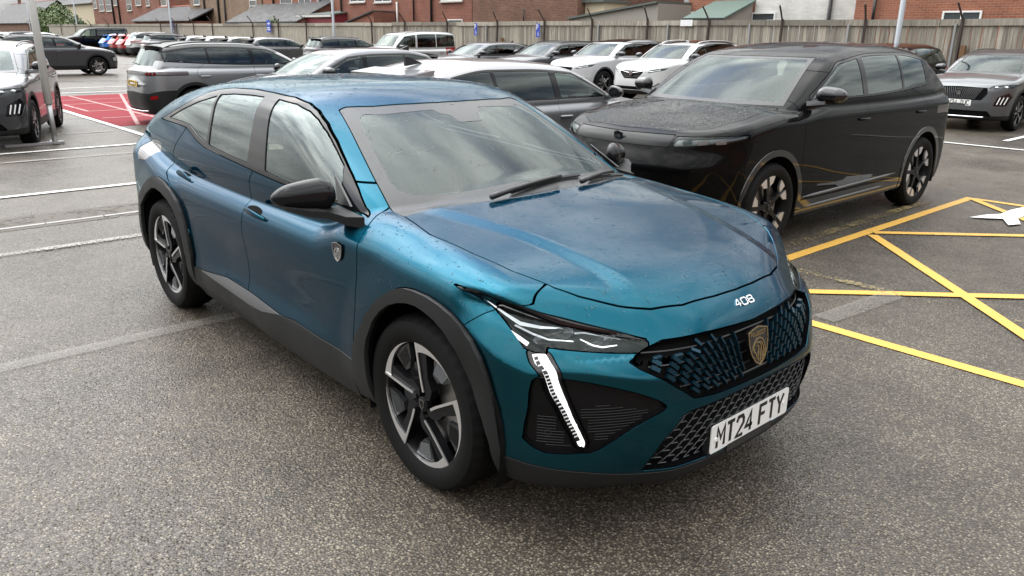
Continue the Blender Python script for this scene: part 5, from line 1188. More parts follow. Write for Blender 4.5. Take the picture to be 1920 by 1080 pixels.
def build_28():
    root, f, s, L, HD, RF = build_car(S28, 'crossover_car', SILVER, .021, 'plain_28', 2, True, FT28, rails=SATINB)
    def front(v, z):
        x = np.linspace(1.4, 2.3, 500); p = np.stack([x, 0*x+v, 0*x+z], 1); return Vector(p[np.where(f(p) < 0)[0][-1]])
    for i in range(-11, 12):
        v = i*.040; b = MB(); pts = [front(abs(v)*(1-.25*(.83-z)/.2), z) for z in (.825, .72, .615)]
        if abs(v) < .43: b.tube([(p.x-.006, math.copysign(p.y, v if v else 1), p.z) for p in pts], .0065, 5); b.build('grille_bar', RIMS if False else SILL, root)
    for sg in (-1, 1):
        for k in range(3):
            v = .68+k*.048; p0 = front(v+.02, .66); p1 = front(v-.01, .53); b = MB(); b.tube([(p0.x+.001, sg*p0.y, p0.z), (p1.x+.001, sg*p1.y, p1.z)], .009, 6); b.build('claw_light', WHITE_L, root)
        for k in range(2): p0 = front(.60+.13*k, .84+.008*k); b = MB(); b.lathe([(.0, .0), (.028, .004), (.034, .03)], 16); b.v = [(p0.x-.012-q[1], sg*p0.y+q[0]*1.3, p0.z+q[2]*.7) for q in b.v]; b.build('lamp_bowl', CHROME, root, True)
    p = front(0, .74); emblem('front_emblem', root, lambda a, b_, c_: (p.x+c_+.001, a, .74+b_), .105, .12, CHROME, CHROME, False)
    b = MB(); pts = [front(abs(v), .285) for v in np.linspace(-.5, .5, 9)]; b.tube([(p.x+.006, v, p.z) for p, v in zip(pts, np.linspace(-.5, .5, 9))], .012, 6); b.build('chin_blade', RIMS, root)
    # tailgate: wiper, red lamp segments, exhaust trim
    for sg in (-1, 1):
        for k in range(3):
            y = .54+.085*k; x = np.linspace(-2.3, -1.5, 400); q = np.stack([x, 0*x+y, 0*x+.955], 1); xx = x[np.where(f(q) < 0)[0][0]]; b = MB(); b.hexa([(xx-.004, sg*y, .928), (xx+.03, sg*y, .928), (xx+.03, sg*(y+.045), .932), (xx+.004, sg*(y+.045), .932), (xx-.004, sg*(y+.01), .978), (xx+.03, sg*(y+.01), .978), (xx+.03, sg*(y+.055), .98), (xx+.004, sg*(y+.055), .98)]); b.build('red_lamp_segment', REDL, root)
    b = MB(); b.tube([(-1.995, -.02, 1.10), (-1.985, .10, 1.115), (-1.975, .36, 1.13)], .012, 5); b.build('rear_wiper', SATINB, root)
    b = MB(); b.tube([(-2.11, .62, .30), (-2.14, .40, .285), (-2.15, 0, .28), (-2.14, -.40, .285), (-2.11, -.62, .30)], .014, 6); b.build('exhaust_trim', RIMS, root)
    b = MB(); b.hexa([(-1.93, -.52, 1.475), (-1.72, -.55, 1.48), (-1.72, .55, 1.48), (-1.93, .52, 1.475), (-1.95, -.50, 1.495), (-1.70, -.55, 1.505), (-1.70, .55, 1.505), (-1.95, .50, 1.495)]); b.build('roof_spoiler', SATINB, root)
    return root
CROSS = build_28()
place(CROSS, -12.35, 4.36, 90, 'silver crossover with black roof seen from behind, beside the red painted area')
plate(CROSS, 'WK70 BLV', (-2.150, 0, .77), 0, PLATE_Y, 'rear_number_plate', -1, screws=False)
CR_A = another(CROSS, -11.96, -.21, -19.5, 'dark grey crossover cut by the left edge, behind the white pole', None, SILVER, DGREY, drop=('rear_number_plate', 'lettering')); repaint(CR_A, SATINB, DGREY)
CR_B = another(CROSS, -2.30, 16.62, -90, 'grey crossover with plate N24 ZUC parked at the right edge by the fence', FENCE_ROW, SILVER, GREYP, drop=('rear_number_plate', 'lettering')); plate(CR_B, ' N24 ZUC', (2.165, 0, .545), 0, PLATE_W, 'front_number_plate', screws=False)
CR_C = another(CROSS, -32.0, 5.2, 90, 'grey crossover standing side-on in the open lane, left of the white pole', None, SILVER, DGREY, drop=('rear_number_plate', 'lettering'))
# ---------------- family hatchback
S38 = spec(2.23, -2.14, (1.335, -1.34), .915, (.93, 1.0), [(1.2, .995), (1.55, .95), (1.85, .885), (2.05, .815)], (.25, 1.36), 1.445, (-1.72, 1.345), (-2.03, 1.03), .985, zb=.18, R=.325, rr=.235, arch=.375, pillars=(-.12, -.98), dlo_end=-1.55, dlo_rise=.02, sw=.46, fpl=(.44, 3.3), rpl=(.36, 3.6), kf=.13)
FT38 = dict(hl=[(.50, .70), (.84, .74), (.89, .80), (.70, .785), (.52, .755)], grille=[(-.05, .46), (.40, .48), (.48, .62), (.44, .74), (-.05, .76)], low=[(-.05, .38), (.60, .38), (.66, .26), (-.05, .26)], fchin=[(-.05, .24), (.95, .27), (.95, 0), (-.05, 0)],
            tl=[(.48, .86), (1.0, .88), (1.0, .965), (.48, .95)], rlow=[(-.05, .50), (1.0, .50), (1.0, 0), (-.05, 0)], tl_m=REDL, rw=.56, seat_x=.02, seat_z=-.01, rear_seat=-.82)
def build_38():
    root, f, s, L, HD, RF = build_car(S38, 'hatchback_car', SILVER, .022, 'plain_38', False, False, FT38, lite=False)
    b = MB(); b.prism([(-1.62, 1.375), (-1.40, 1.405), (-1.60, 1.475), (-1.625, 1.475)], -.018, .018); b.build('roof_antenna', SATINB, root, angle=30)
    b = MB(); b.hexa([(-1.99, -.50, 1.285), (-1.66, -.58, 1.30), (-1.66, .58, 1.30), (-1.99, .50, 1.285), (-2.01, -.48, 1.312), (-1.64, -.58, 1.352), (-1.64, .58, 1.352), (-2.01, .48, 1.312)]); b.build('roof_spoiler', SILVER, root)
    b = MB(); b.hexa([(-1.96, -.46, 1.20), (-1.90, -.46, 1.20), (-1.90, .46, 1.20), (-1.96, .46, 1.20), (-1.985, -.49, 1.283), (-1.90, -.49, 1.283), (-1.90, .49, 1.283), (-1.985, .49, 1.283)]); b.build('spoiler_underside', GLOSSB, root)
    return root
HATCH = build_38()
place(HATCH, -3.66, 4.10, 90, 'silver hatchback facing away, directly behind the blue car windscreen')
H_B = another(HATCH, -9.75, 5.05, -90, 'dark grey hatchback facing left between the silver crossover and silver hatchback', None, SILVER, NAVY)
H_C = another(HATCH, -19.8, 16.7, -90, 'dark grey low hatchback by the fence, right of the silver people carrier', FENCE_ROW, SILVER, DGREY)
H_D = another(HATCH, -36.0, 16.6, 90, 'grey hatchback nose to the fence, left of the small dark SUV', FENCE_ROW, SILVER, GREYP)
H_E = another(HATCH, -62.3, 17.0, 90, 'bright blue hatchback in the far row, next to the black van', FENCE_ROW, SILVER, BLUEP)
H_F = another(HATCH, -59.6, 16.9, 90, 'red hatchback in the far row, right next to the bright blue one', FENCE_ROW, SILVER, REDP)
H_G = another(HATCH, -56.9, 16.7, 90, 'second red hatchback in the far row, beside the white SUV', FENCE_ROW, SILVER, REDP)
# ---------------- mid-size SUV
S30 = spec(2.24, -2.22, (1.34, -1.335), .905, (.98, 1.13), [(1.2, 1.125), (1.55, 1.085), (1.85, 1.02), (2.05, .945)], (.36, 1.50), 1.615, (-1.78, 1.525), (-2.10, 1.12), 1.10, zb=.22, R=.36, rr=.258, arch=.405, pillars=(-.08, -.95), dlo_end=-1.85, dlo_rise=.07, sw=.43, fpl=(.42, 3.6), rpl=(.30, 4.0), kf=.11)
FT30 = dict(hl=[(.40, .80), (.55, .775), (.84, .845), (.88, .91), (.62, .86)], grille=[(-.05, .62), (.22, .62), (.36, .75), (.40, .815), (-.05, .83)], low=[(-.05, .42), (.50, .42), (.60, .34), (-.05, .33)], fchin=[(-.05, .32), (.95, .34), (.95, 0), (-.05, 0)],
            tl=[(.48, .96), (1.0, .98), (1.0, 1.07), (.48, 1.05)], rlow=[(-.05, .62), (.62, .60), (1.0, .66), (1.0, 0), (-.05, 0)], rw=.56, seat_x=.02, seat_z=.10, rear_seat=-.80)
def build_30():
    root, f, s, L, HD, RF = build_car(S30, 'mid_size_suv', WHITEP, .024, 'plain_30', 1, True, FT30, rails=RIMS)
    def front(v, z):
        x = np.linspace(1.4, 2.4, 500); p = np.stack([x, 0*x+v, 0*x+z], 1); return Vector(p[np.where(f(p) < 0)[0][-1]])
    for z in (.66, .70, .745):
        b = MB(); L_ = [front(abs(v), z) for v in np.linspace(-.20-(z-.62)*.8, .20+(z-.62)*.8, 9)]; b.tube([(p.x-.012, v, p.z) for p, v in zip(L_, np.linspace(-.20-(z-.62)*.8, .20+(z-.62)*.8, 9))], .006, 5); b.build('grille_bar', SATINB, root)
    for sg in (-1, 1):
        b = MB(); b.tube([(front(v, z).x+.004, sg*v, z) for v, z in ((.06, .77), (.20, .79), (.38, .82))], [.010, .008, .006], 6); b.build('chrome_wing', CHROME, root)
        b = MB(); b.tube([(front(v, z).x-.004, sg*v, z) for v, z in ((.47, .80), (.62, .815), (.78, .86))], .010, 6); b.build('lamp_strip', CHROME, root)
        b = MB(); b.tube([(front(v, z).x+.004, sg*v, z) for v, z in ((.58, .40), (.70, .45), (.78, .52))], .016, 6); b.build('fog_surround', GLOSSB, root)
    p = front(0, .765); b = MB(); b.lathe([(0, 0), (.052, .0), (.058, .008), (.058, .02)], 28); b.v = [(p.x+.016-q[1], q[0], .765+q[2]) for q in b.v]; em = b.build('round_badge', GLOSSB, root)
    b = MB(); M = lambda a, b_, c_: (p.x+.018+c_, a, .765+b_)
    ribbon(b, [(.050*math.cos(2*math.pi*k/20), .050*math.sin(2*math.pi*k/20)) for k in range(21)], .008, M, th=.003); ribbon(b, [(-.022, -.022), (-.012, .022), (.010, .026), (.020, .010), (.004, .0), (.022, -.012), (.010, -.028)], .008, M, z=.0004, th=.003); b.build('badge_figure', CHROME, em)
    return root
MSUV = build_30()
place(MSUV, -10.45, 16.5, -90, 'white SUV with silver roof rails and round badge, facing the camera by the fence', FENCE_ROW)
M_B = another(MSUV, -13.25, 16.7, -90, 'pearl white SUV without roof rails by the fence, beside the white one with rails', FENCE_ROW, WHITEP, PEARL, drop=('roof_rail', 'chrome_wing', 'round_badge', 'badge_figure'))
M_C = another(MSUV, -4.95, 16.8, -90, 'black SUV at the fence, half hidden behind the black family SUV', FENCE_ROW, WHITEP, BLACKP, drop=('roof_rail', 'chrome_wing', 'round_badge', 'badge_figure'))
M_D = another(MSUV, -54.2, 16.6, 90, 'white SUV seen from behind in the far row, beside the two red hatchbacks', FENCE_ROW, WHITEP, WHITEP, drop=('round_badge', 'badge_figure'))
M_E = another(CROSS, -51.4, 16.6, 90, 'silver crossover in the far row, half hidden by the nearer silver one', FENCE_ROW, drop=('rear_number_plate', 'lettering'))
M_F = another(CROSS, -16.1, 16.75, -90, 'dark crossover with roof rails by the fence, right of the low dark hatchback', FENCE_ROW, SILVER, DGREY, drop=('rear_number_plate', 'lettering'))
M_G = another(CROSS, -29.6, 16.9, 90, 'small dark SUV nose to the fence, left of the silver people carrier', FENCE_ROW, SILVER, NAVY, drop=('rear_number_plate', 'lettering'))
for i, (x, mt_, tx) in enumerate(((-39.0, MGREY, 'mid grey'), (-42.0, WHITEP, 'white'), (-45.0, SILVER, 'silver'))):
    another(HATCH, x, 16.5, 90, tx+' hatchback with only its roof showing over the silver crossover', FENCE_ROW, SILVER, mt_)
# ---------------- vans
SVAN = spec(2.20, -2.20, (1.38, -1.40), .92, (1.08, 1.20), [(1.3, 1.19), (1.6, 1.14), (1.85, 1.06), (2.02, .96)], (.62, 1.66), 1.80, (-2.10, 1.755), (-2.17, 1.05), 1.10, zb=.20, R=.335, rr=.235, arch=.385, pillars=(.05, -.95), dlo_end=-2.0, dlo_rise=.03, sw=.36, fpl=(.42, 3.6), rpl=(.16, 5.0), kf=.10, gin=.05, tum=[(-.3, .12), (-.1, .01), (0, 0), (.2, .03), (.4, .07), (.55, .12), (.62, .17), (.7, .30)])
FTV = dict(hl=[(.52, .80), (.86, .85), (.88, .98), (.70, .95), (.56, .89)], grille=[(-.05, .66), (.44, .68), (.48, .84), (-.05, .85)], low=[(-.05, .50), (.62, .50), (.66, .34), (-.05, .33)], tl=[(.74, .80), (1.0, .80), (1.0, 1.30), (.74, 1.30)], rw=.62, seat_x=.30, seat_z=.16, rear_seat=-.62, handle_m=SATINB)
VAN, *_ = build_car(SVAN, 'people_carrier', MGREY, .026, 'plain_van', False, False, FTV, rails=SILL, trim=MGREY)
PALES = paint('light_silver_paint', (.42, .42, .42), (.52, .52, .52), .5, .38); repaint(VAN, MGREY, PALES)
place(VAN, -24.7, 16.7, -90, 'tall silver people carrier with roof rails parked by the wooden fence', FENCE_ROW, 'van')
V_B = another(VAN, -66.6, 15.6, -90, 'long black van in the far row, behind the bright blue hatchback', FENCE_ROW, MGREY, BLACKP, 'van'); repaint(V_B, PALES, BLACKP); V_B.scale = (1.15, 1.04, 1.06)
# ---------------- far rows on the left
V_R = another(HATCH, -44.0, 7.5, 90, 'red hatchback just visible behind the grey crossover in the lane', None, SILVER, REDP)
FAR = 'cars in the far rows on the left'
for i, (src, old, x, y, deg, mt_, lab) in enumerate((
    (HATCH, SILVER, -72.0, 12.2, -90, WHITEP, 'white hatchback at the right end of the far left row'),
    (CROSS, SILVER, -75.0, 11.6, -90, WHITEP, 'white crossover in the far left row, second from its right end'),
    (HATCH, SILVER, -78.0, 11.2, -90, SILVER, 'silver hatchback in the far left row, third from its right end'),
    (HATCH, SILVER, -81.5, 10.6, -90, DGREY, 'dark hatchback in the far left row, seen just right of the white pole'),
    (CROSS, SILVER, -85.0, 9.6, -90, PEARL, 'pale crossover in the far left row, seen just left of the white pole'),
    (HATCH, SILVER, -88.5, 8.6, -90, DGREY, 'dark grey hatchback in the far left row, left of the white pole'),
    (HATCH, SILVER, -92.0, 7.6, -90, WHITEP, 'white hatchback in the far left row, near the left edge'),
    (CROSS, SILVER, -95.5, 6.4, -90, GREYP, 'grey crossover in the far left row at the left edge'),
    (MSUV, WHITEP, -30.5, .6, -90, PEARL, 'pale SUV behind the dark grey crossover at the left edge'))):
    another(src, x, y, deg, lab, FAR, old, mt_, drop=('rear_number_plate', 'lettering', 'round_badge', 'badge_figure'))
# ------------------------------------------------------------------ car park surface, markings, fence, houses, posts
def at(px, py, Y):
    """the point on the plane y=Y seen at a position in the 1920x1080 photograph (used to read off real sizes)"""
    d = f_+r2*0+(r2*((px-960)/FPX))-(u2*((py-540)/FPX)); t = (Y-CP[1])/d.y; return Vector(CP)+d*t
def tex(m): return nd(m, 'ShaderNodeTexCoord')
def asphalt():
    m = mat('wet_asphalt', (.05, .05, .05), .5); b = m.node_tree.nodes['Principled BSDF']; L = m.node_tree.links
    tc = tex(m); O = tc.outputs['Object']
    vo = nd(m, 'ShaderNodeTexVoronoi', Scale=104.0); L.new(O, vo.inputs['Vector'])
    cr = nd(m, 'ShaderNodeValToRGB'); e = cr.color_ramp.elements; e[0].position = 0; e[0].color = (.066, .055, .043, 1); e[1].position = 1; e[1].color = (.255, .222, .170, 1); q = cr.color_ramp.elements.new(.65); q.color = (.130, .108, .080, 1)
    sp = nd(m, 'ShaderNodeSeparateColor'); L.new(vo.outputs['Color'], sp.inputs[0]); L.new(sp.outputs[0], cr.inputs[0])
    # bitumen between the stones
    gap = nd(m, 'ShaderNodeMapRange'); gap.inputs[1].default_value = .25; gap.inputs[2].default_value = .62; gap.inputs[3].default_value = 0; gap.inputs[4].default_value = 1; L.new(vo.outputs['Distance'], gap.inputs[0])
    mx = nd(m, 'ShaderNodeMix', data_type='RGBA'); mx.inputs[7].default_value = (.042, .035, .028, 1); L.new(gap.outputs[0], mx.inputs[0]); L.new(cr.outputs[0], mx.inputs[6])
    # broad patches: worn, oily, damp
    n1 = nd(m, 'ShaderNodeTexNoise', Scale=.42, Detail=6.0, Roughness=.6); L.new(O, n1.inputs['Vector'])
    n2 = nd(m, 'ShaderNodeTexNoise', Scale=2.6, Detail=5.0, Roughness=.65); L.new(O, n2.inputs['Vector'])
    pr = nd(m, 'ShaderNodeMapRange'); pr.inputs[1].default_value = .3; pr.inputs[2].default_value = .7; pr.inputs[3].default_value = .62; pr.inputs[4].default_value = 1.38; L.new(n1.outputs['Fac'], pr.inputs[0])
    pr2 = nd(m, 'ShaderNodeMapRange'); pr2.inputs[1].default_value = .35; pr2.inputs[2].default_value = .7; pr2.inputs[3].default_value = .78; pr2.inputs[4].default_value = 1.18; L.new(n2.outputs['Fac'], pr2.inputs[0])
    mm = nd(m, 'ShaderNodeMath', operation='MULTIPLY'); L.new(pr.outputs[0], mm.inputs[0]); L.new(pr2.outputs[0], mm.inputs[1])
    hs = nd(m, 'ShaderNodeHueSaturation'); L.new(mm.outputs[0], hs.inputs['Value']); L.new(mx.outputs[2], hs.inputs['Color']); L.new(hs.outputs[0], b.inputs['Base Color'])
    wet = nd(m, 'ShaderNodeMapRange'); wet.inputs[1].default_value = .34; wet.inputs[2].default_value = .66; wet.inputs[3].default_value = .20; wet.inputs[4].default_value = .46; L.new(n1.outputs['Fac'], wet.inputs[0])
    # scattered dark damp stains and oil spots
    n4 = nd(m, 'ShaderNodeTexNoise', Scale=1.05, Detail=7.0, Roughness=.62, Distortion=.4); L.new(O, n4.inputs['Vector']); st = nd(m, 'ShaderNodeMapRange'); st.inputs[1].default_value = .60; st.inputs[2].default_value = .72; st.inputs[3].default_value = 1.0; st.inputs[4].default_value = .50; L.new(n4.outputs['Fac'], st.inputs[0])
    mst = nd(m, 'ShaderNodeMath', operation='MULTIPLY'); L.new(mm.outputs[0], mst.inputs[0]); L.new(st.outputs[0], mst.inputs[1]); L.new(mst.outputs[0], hs.inputs['Value'])
    wa = nd(m, 'ShaderNodeMath', operation='ADD'); wa.inputs[1].default_value = 0; ws_ = nd(m, 'ShaderNodeMapRange'); ws_.inputs[3].default_value = -.08; ws_.inputs[4].default_value = .10; L.new(sp.outputs[1], ws_.inputs[0]); L.new(wet.outputs[0], wa.inputs[0]); L.new(ws_.outputs[0], wa.inputs[1]); L.new(wa.outputs[0], b.inputs['Roughness'])
    # relief: rounded stones plus slow undulation
    inv = nd(m, 'ShaderNodeMath', operation='SUBTRACT'); inv.inputs[0].default_value = 1.0; L.new(vo.outputs['Distance'], inv.inputs[1])
    hh = nd(m, 'ShaderNodeMath', operation='MULTIPLY'); L.new(inv.outputs[0], hh.inputs[0]); L.new(sp.outputs[2], hh.inputs[1])
    b1 = nd(m, 'ShaderNodeBump', Strength=.85, Distance=.007); L.new(hh.outputs[0], b1.inputs['Height'])
    n3 = nd(m, 'ShaderNodeTexNoise', Scale=1.4, Detail=3.0); L.new(O, n3.inputs['Vector']); b2 = nd(m, 'ShaderNodeBump', Strength=.35, Distance=.05); L.new(n3.outputs['Fac'], b2.inputs['Height']); L.new(b2.outputs[0], b1.inputs['Normal'])
    L.new(b1.outputs[0], b.inputs['Normal']); b.inputs['Specular IOR Level'].default_value = .36; return m
def road_paint(name, col, wear=.35, scale=26.0, rough=.5):
    """thermoplastic paint worn through to the tar: noise decides where it is missing"""
    m = mat(name, col, rough); b = m.node_tree.nodes['Principled BSDF']; L = m.node_tree.links; out = [n for n in m.node_tree.nodes if n.type == 'OUTPUT_MATERIAL'][0]
    tc = tex(m); n1 = nd(m, 'ShaderNodeTexNoise', Scale=scale, Detail=8.0, Roughness=.72); n2 = nd(m, 'ShaderNodeTexNoise', Scale=1.3, Detail=4.0); L.new(tc.outputs['Object'], n1.inputs['Vector']); L.new(tc.outputs['Object'], n2.inputs['Vector'])
    ad = nd(m, 'ShaderNodeMath', operation='MULTIPLY_ADD'); ad.inputs[1].default_value = .6; L.new(n2.outputs['Fac'], ad.inputs[0]); L.new(n1.outputs['Fac'], ad.inputs[2])
    mr = nd(m, 'ShaderNodeMapRange'); mr.inputs[1].default_value = .50+wear*.55; mr.inputs[2].default_value = .58+wear*.55; L.new(ad.outputs[0], mr.inputs[0])
    tr = nd(m, 'ShaderNodeBsdfTransparent'); mx = nd(m, 'ShaderNodeMixShader'); L.new(mr.outputs[0], mx.inputs[0]); L.new(tr.outputs[0], mx.inputs[1]); L.new(b.outputs[0], mx.inputs[2]); L.new(mx.outputs[0], out.inputs[0])
    hs = nd(m, 'ShaderNodeHueSaturation'); hs.inputs['Color'].default_value = (*col, 1); vr = nd(m, 'ShaderNodeMapRange'); vr.inputs[3].default_value = .72; vr.inputs[4].default_value = 1.22; n3 = nd(m, 'ShaderNodeTexNoise', Scale=60.0, Detail=4.0); L.new(tc.outputs['Object'], n3.inputs['Vector']); L.new(n3.outputs['Fac'], vr.inputs[0]); L.new(vr.outputs[0], hs.inputs['Value']); L.new(hs.outputs[0], b.inputs['Base Color'])
    bu = nd(m, 'ShaderNodeBump', Strength=.5, Distance=.004); L.new(n3.outputs['Fac'], bu.inputs['Height']); L.new(bu.outputs[0], b.inputs['Normal'])
    return m
ASPH = asphalt()
lot = mk('car_park', [(-130, -40, 0), (40, -40, 0), (40, 24, 0), (-130, 24, 0)], [(0, 1, 2, 3)], ASPH); tag(lot, kind='structure')
gnd = mk('ground', [(-2500, -2500, -.02), (2500, -2500, -.02), (2500, 2500, -.02), (-2500, 2500, -.02)], [(0, 1, 2, 3)], mat('earth_and_grass', (.05, .055, .035), .9)); tag(gnd, kind='structure')
WL = road_paint('white_road_paint', (.62, .61, .58), .10); WF = road_paint('faded_white_paint', (.24, .225, .205), .50, 60.0); WFF = road_paint('ghost_white_paint', (.30, .285, .26), .30, 60.0); [setattr(n.inputs[4], 'default_value', .22) for n in WFF.node_tree.nodes if n.type == 'MAP_RANGE' and abs(n.inputs[4].default_value-1) < .01]; YL = road_paint('yellow_road_paint', (.58, .33, .055), .06, 34.0); YF = road_paint('faded_yellow_paint', (.26, .20, .09), .60, 40.0); RL = road_paint('red_road_paint', (.20, .020, .028), -.25, 26.0, .85); RL.node_tree.nodes['Principled BSDF'].inputs['Specular IOR Level'].default_value = .15; RPL = road_paint('pale_red_line', (.34, .13, .12), .15)
LZ = [.004]
def line(x0, y0, x1, y1, w, m_, name='white_line', seg=None):
    """a painted stripe: outline slightly uneven, as laid"""
    LZ[0] += .0003
    d = Vector((x1-x0, y1-y0)); n_ = max(2, int(d.length/.25)); t = d.normalized(); s = Vector((-t.y, t.x)); V = []
    for i in range(n_+1):
        c = Vector((x0, y0))+d*(i/n_); a = w/2*(1+random.uniform(-.05, .05)); b = w/2*(1+random.uniform(-.05, .05)); V += [(c.x+s.x*a, c.y+s.y*a, LZ[0]), (c.x-s.x*b, c.y-s.y*b, LZ[0])]
    return mk(name, V, [(2*i, 2*i+1, 2*i+3, 2*i+2) for i in range(n_)], m_, lot)
# red disabled-bay apron
def flat(name, pts, z, m_): return mk(name, [(x, y, z) for x, y in pts], [tuple(range(len(pts)))], m_, lot)
flat('red_surface', [(-20.5, 1.86), (-12.25, 1.86), (-12.25, 7.2), (-20.5, 7.2)], .004, RL)
LZ[0] = .008
for (x0, y0, x1, y1) in ((-20.4, 2.9, -12.3, 2.9), (-17.62, 2.14, -15.6, 2.16), (-15.6, 2.16, -15.6, 6.9), (-17.62, 2.14, -17.62, 6.9), (-20.4, 4.2, -12.3, 2.2), (-18.9, 2.0, -18.9, 6.9), (-13.9, 2.0, -13.9, 6.9)): line(x0, y0, x1, y1, .075, RPL, 'pale_line')
line(-20.6, 1.78, -10.4, 1.78, .11, WL)
for x, y0, y1, w, m_ in ((-6.05, -6, .75, .10, WL), (-3.47, -6, .3, .10, WF), (-.965, -5, 1.6, .12, WFF), (-9.55, -6, 1.75, .10, WL), (-8.62, -6, 1.75, .085, WF), (-11.55, -6, 1.72, .085, WF), (-14.2, -3, 1.72, .085, WF), (-21.5, -2, 6.5, .11, WL), (-23.6, -2, 6.5, .10, WL), (-25.2, -2, 6.5, .09, WF), (-.98, 13.3, 18.6, .10, WL), (-3.6, 13.3, 18.6, .10, WL)): line(x, y0, x, y1, w, m_)
line(-6.0, 12.2, 4.0, 12.25, .10, WL)
for k in range(14): line(-34.0-2.6*k, 9.6, -34.0-2.6*k, 13.6, .12, WL)
LZ[0] = .0045
for (x0, y0, x1, y1) in ((.57, 2.0, .57, 7.26), (.62, 7.22, 3.6, 7.22), (.62, 2.04, 3.9, 2.04), (3.6, 2.09, 3.6, 7.17)): line(x0, y0, x1, y1, .095, YL, 'yellow_line')
LZ[0] = .0085
for (x0, y0, x1, y1) in ((.62, 4.72, 3.0, 7.17), (.66, 4.62, 3.15, 2.09), (.66, 2.13, 3.55, 5.1), (.62, 7.17, 3.55, 4.3)): line(x0, y0, x1, y1, .09, YL, 'yellow_line')
LZ[0] = .0125
line(.80, 3.04, 2.6, 3.05, .09, YF, 'faded_line'); line(1.48, 2.15, 1.56, 3.0, .15, WFF, 'faded_line'); line(.36, 3.6, .34, 6.6, .10, YF, 'faded_line')
fg_ = [(1817, 410), (1850, 405), (1875, 404), (1895, 396), (1920, 391), (1960, 388), (1960, 402), (1925, 406), (1908, 412), (1913, 423), (1890, 425), (1880, 413), (1850, 412)]
def gpt(px, py):
    d = f_+r2*((px-960)/FPX)-u2*((py-540)/FPX); t = -CP[2]/d.z; return (CP[0]+d.x*t, CP[1]+d.y*t)
flat('white_symbol', [gpt(*q) for q in fg_], .0165, road_paint('fresh_white_paint', (.75, .75, .73), -.1))
# slot drain with a dirty repaired strip beside it
DIRT = road_paint('dirt_and_gravel', (.085, .074, .060), .30, 9.0, .8)
flat('patched_strip', [(-4.95, -8), (-4.35, -8), (-4.35, 3.0), (-4.95, 3.0)], .003, DIRT)
b = MB()
for k in range(22): b.box((-4.47, -8+.5*k+.25, .004), (.055, .485, .008))
dr = b.build('slot_drain', mat('worn_concrete', (.26, .25, .24), .6)); dr.parent = lot; dr['kind'] = 'stuff'
# loose grit and leaves
b = MB(); rg = random.Random(3)
for k in range(420):
    x = rg.uniform(-3, 4); y = rg.uniform(-3.5, 3.5); s_ = rg.uniform(.002, .006); a = rg.uniform(0, 3); V = [(x+s_*math.cos(a+t)*rg.uniform(.7, 1.3), y+s_*math.sin(a+t)*rg.uniform(.7, 1.3), .001) for t in (0, 1.57, 3.14, 4.71)]+[(x, y, s_*.8)]
    b.add(V, [(0, 1, 4), (1, 2, 4), (2, 3, 4), (3, 0, 4)])
tag(b.build('grit', mat('pale_grit', (.30, .27, .22), .8)), 'loose pale grit scattered over the wet tarmac', 'grit', kind='stuff')
# ---------------- white banner pole on the left
pl = empty('banner_pole', (-10.30, .36, 0)); tag(pl, 'tall white pole on a flat metal foot in front of the dark grey crossover', 'pole')
b = MB(); b.tube([(0, 0, .62), (0, 0, 4.2)], [.058, .050], 14); b.build('pole', mat('white_sleeve', (.74, .74, .72), .55), pl, True)
b = MB(); b.tube([(0, 0, .02), (0, 0, .66)], .040, 12); b.build('lower_tube', mat('galvanised', (.42, .42, .42), .4, .8), pl, True)
b = MB(); b.box((0, -.28, .025), (.09, .80, .04)); b.box((-.1, 0, .025), (.35, .085, .03)); b.build('foot_bar', MATS['galvanised'], pl)
# ---------------- wooden fence
def wood():
    m = mat('weathered_wood', (.20, .18, .15), .85); b = m.node_tree.nodes['Principled BSDF']; L = m.node_tree.links; tc = tex(m); oi = nd(m, 'ShaderNodeObjectInfo')
    mp = nd(m, 'ShaderNodeMapping'); mp.inputs['Scale'].default_value = (28, 28, 1.6); L.new(tc.outputs['Object'], mp.inputs[0])
    va = nd(m, 'ShaderNodeVectorMath', operation='MULTIPLY_ADD'); va.inputs[1].default_value = (37, 91, 53); L.new(oi.outputs['Random'], va.inputs[0]); L.new(mp.outputs[0], va.inputs[2])
    n1 = nd(m, 'ShaderNodeTexNoise', Scale=1.0, Detail=6.0, Roughness=.65); L.new(va.outputs[0], n1.inputs['Vector'])
    cr = nd(m, 'ShaderNodeValToRGB'); e = cr.color_ramp.elements; e[0].position = .25; e[0].color = (.14, .122, .095, 1); e[1].position = .75; e[1].color = (.46, .42, .35, 1); L.new(n1.outputs['Fac'], cr.inputs[0])
    vr = nd(m, 'ShaderNodeMapRange'); vr.inputs[3].default_value = .62; vr.inputs[4].default_value = 1.30; L.new(oi.outputs['Random'], vr.inputs[0]); hs = nd(m, 'ShaderNodeHueSaturation'); L.new(vr.outputs[0], hs.inputs['Value']); L.new(cr.outputs[0], hs.inputs['Color']); L.new(hs.outputs[0], b.inputs['Base Color'])
    bu = nd(m, 'ShaderNodeBump', Strength=.4, Distance=.004); L.new(n1.outputs['Fac'], bu.inputs['Height']); L.new(bu.outputs[0], b.inputs['Normal']); return m
WOOD = wood(); RUST = rough_plastic('rusty_steel', (.045, .030, .024), .7, 90.0, .3); GALV = MATS['galvanised']
FY = 20.5; fence = empty('wooden_fence', (0, FY, 0)); tag(fence, 'long weathered grey board fence with capping rail and dark cranked brackets', 'fence')
bm_ = []
for k in range(5):
    w = .106+.003*k; b = MB(); h_ = 2.02+.006*(k % 3); b.box((0, 0, h_/2+.04), (w, .019, h_)); o = b.build('fence_board', WOOD); bm_.append(o.data); bpy.data.objects.remove(o)
x = 2.6; nb = 0; rgb = random.Random(5)
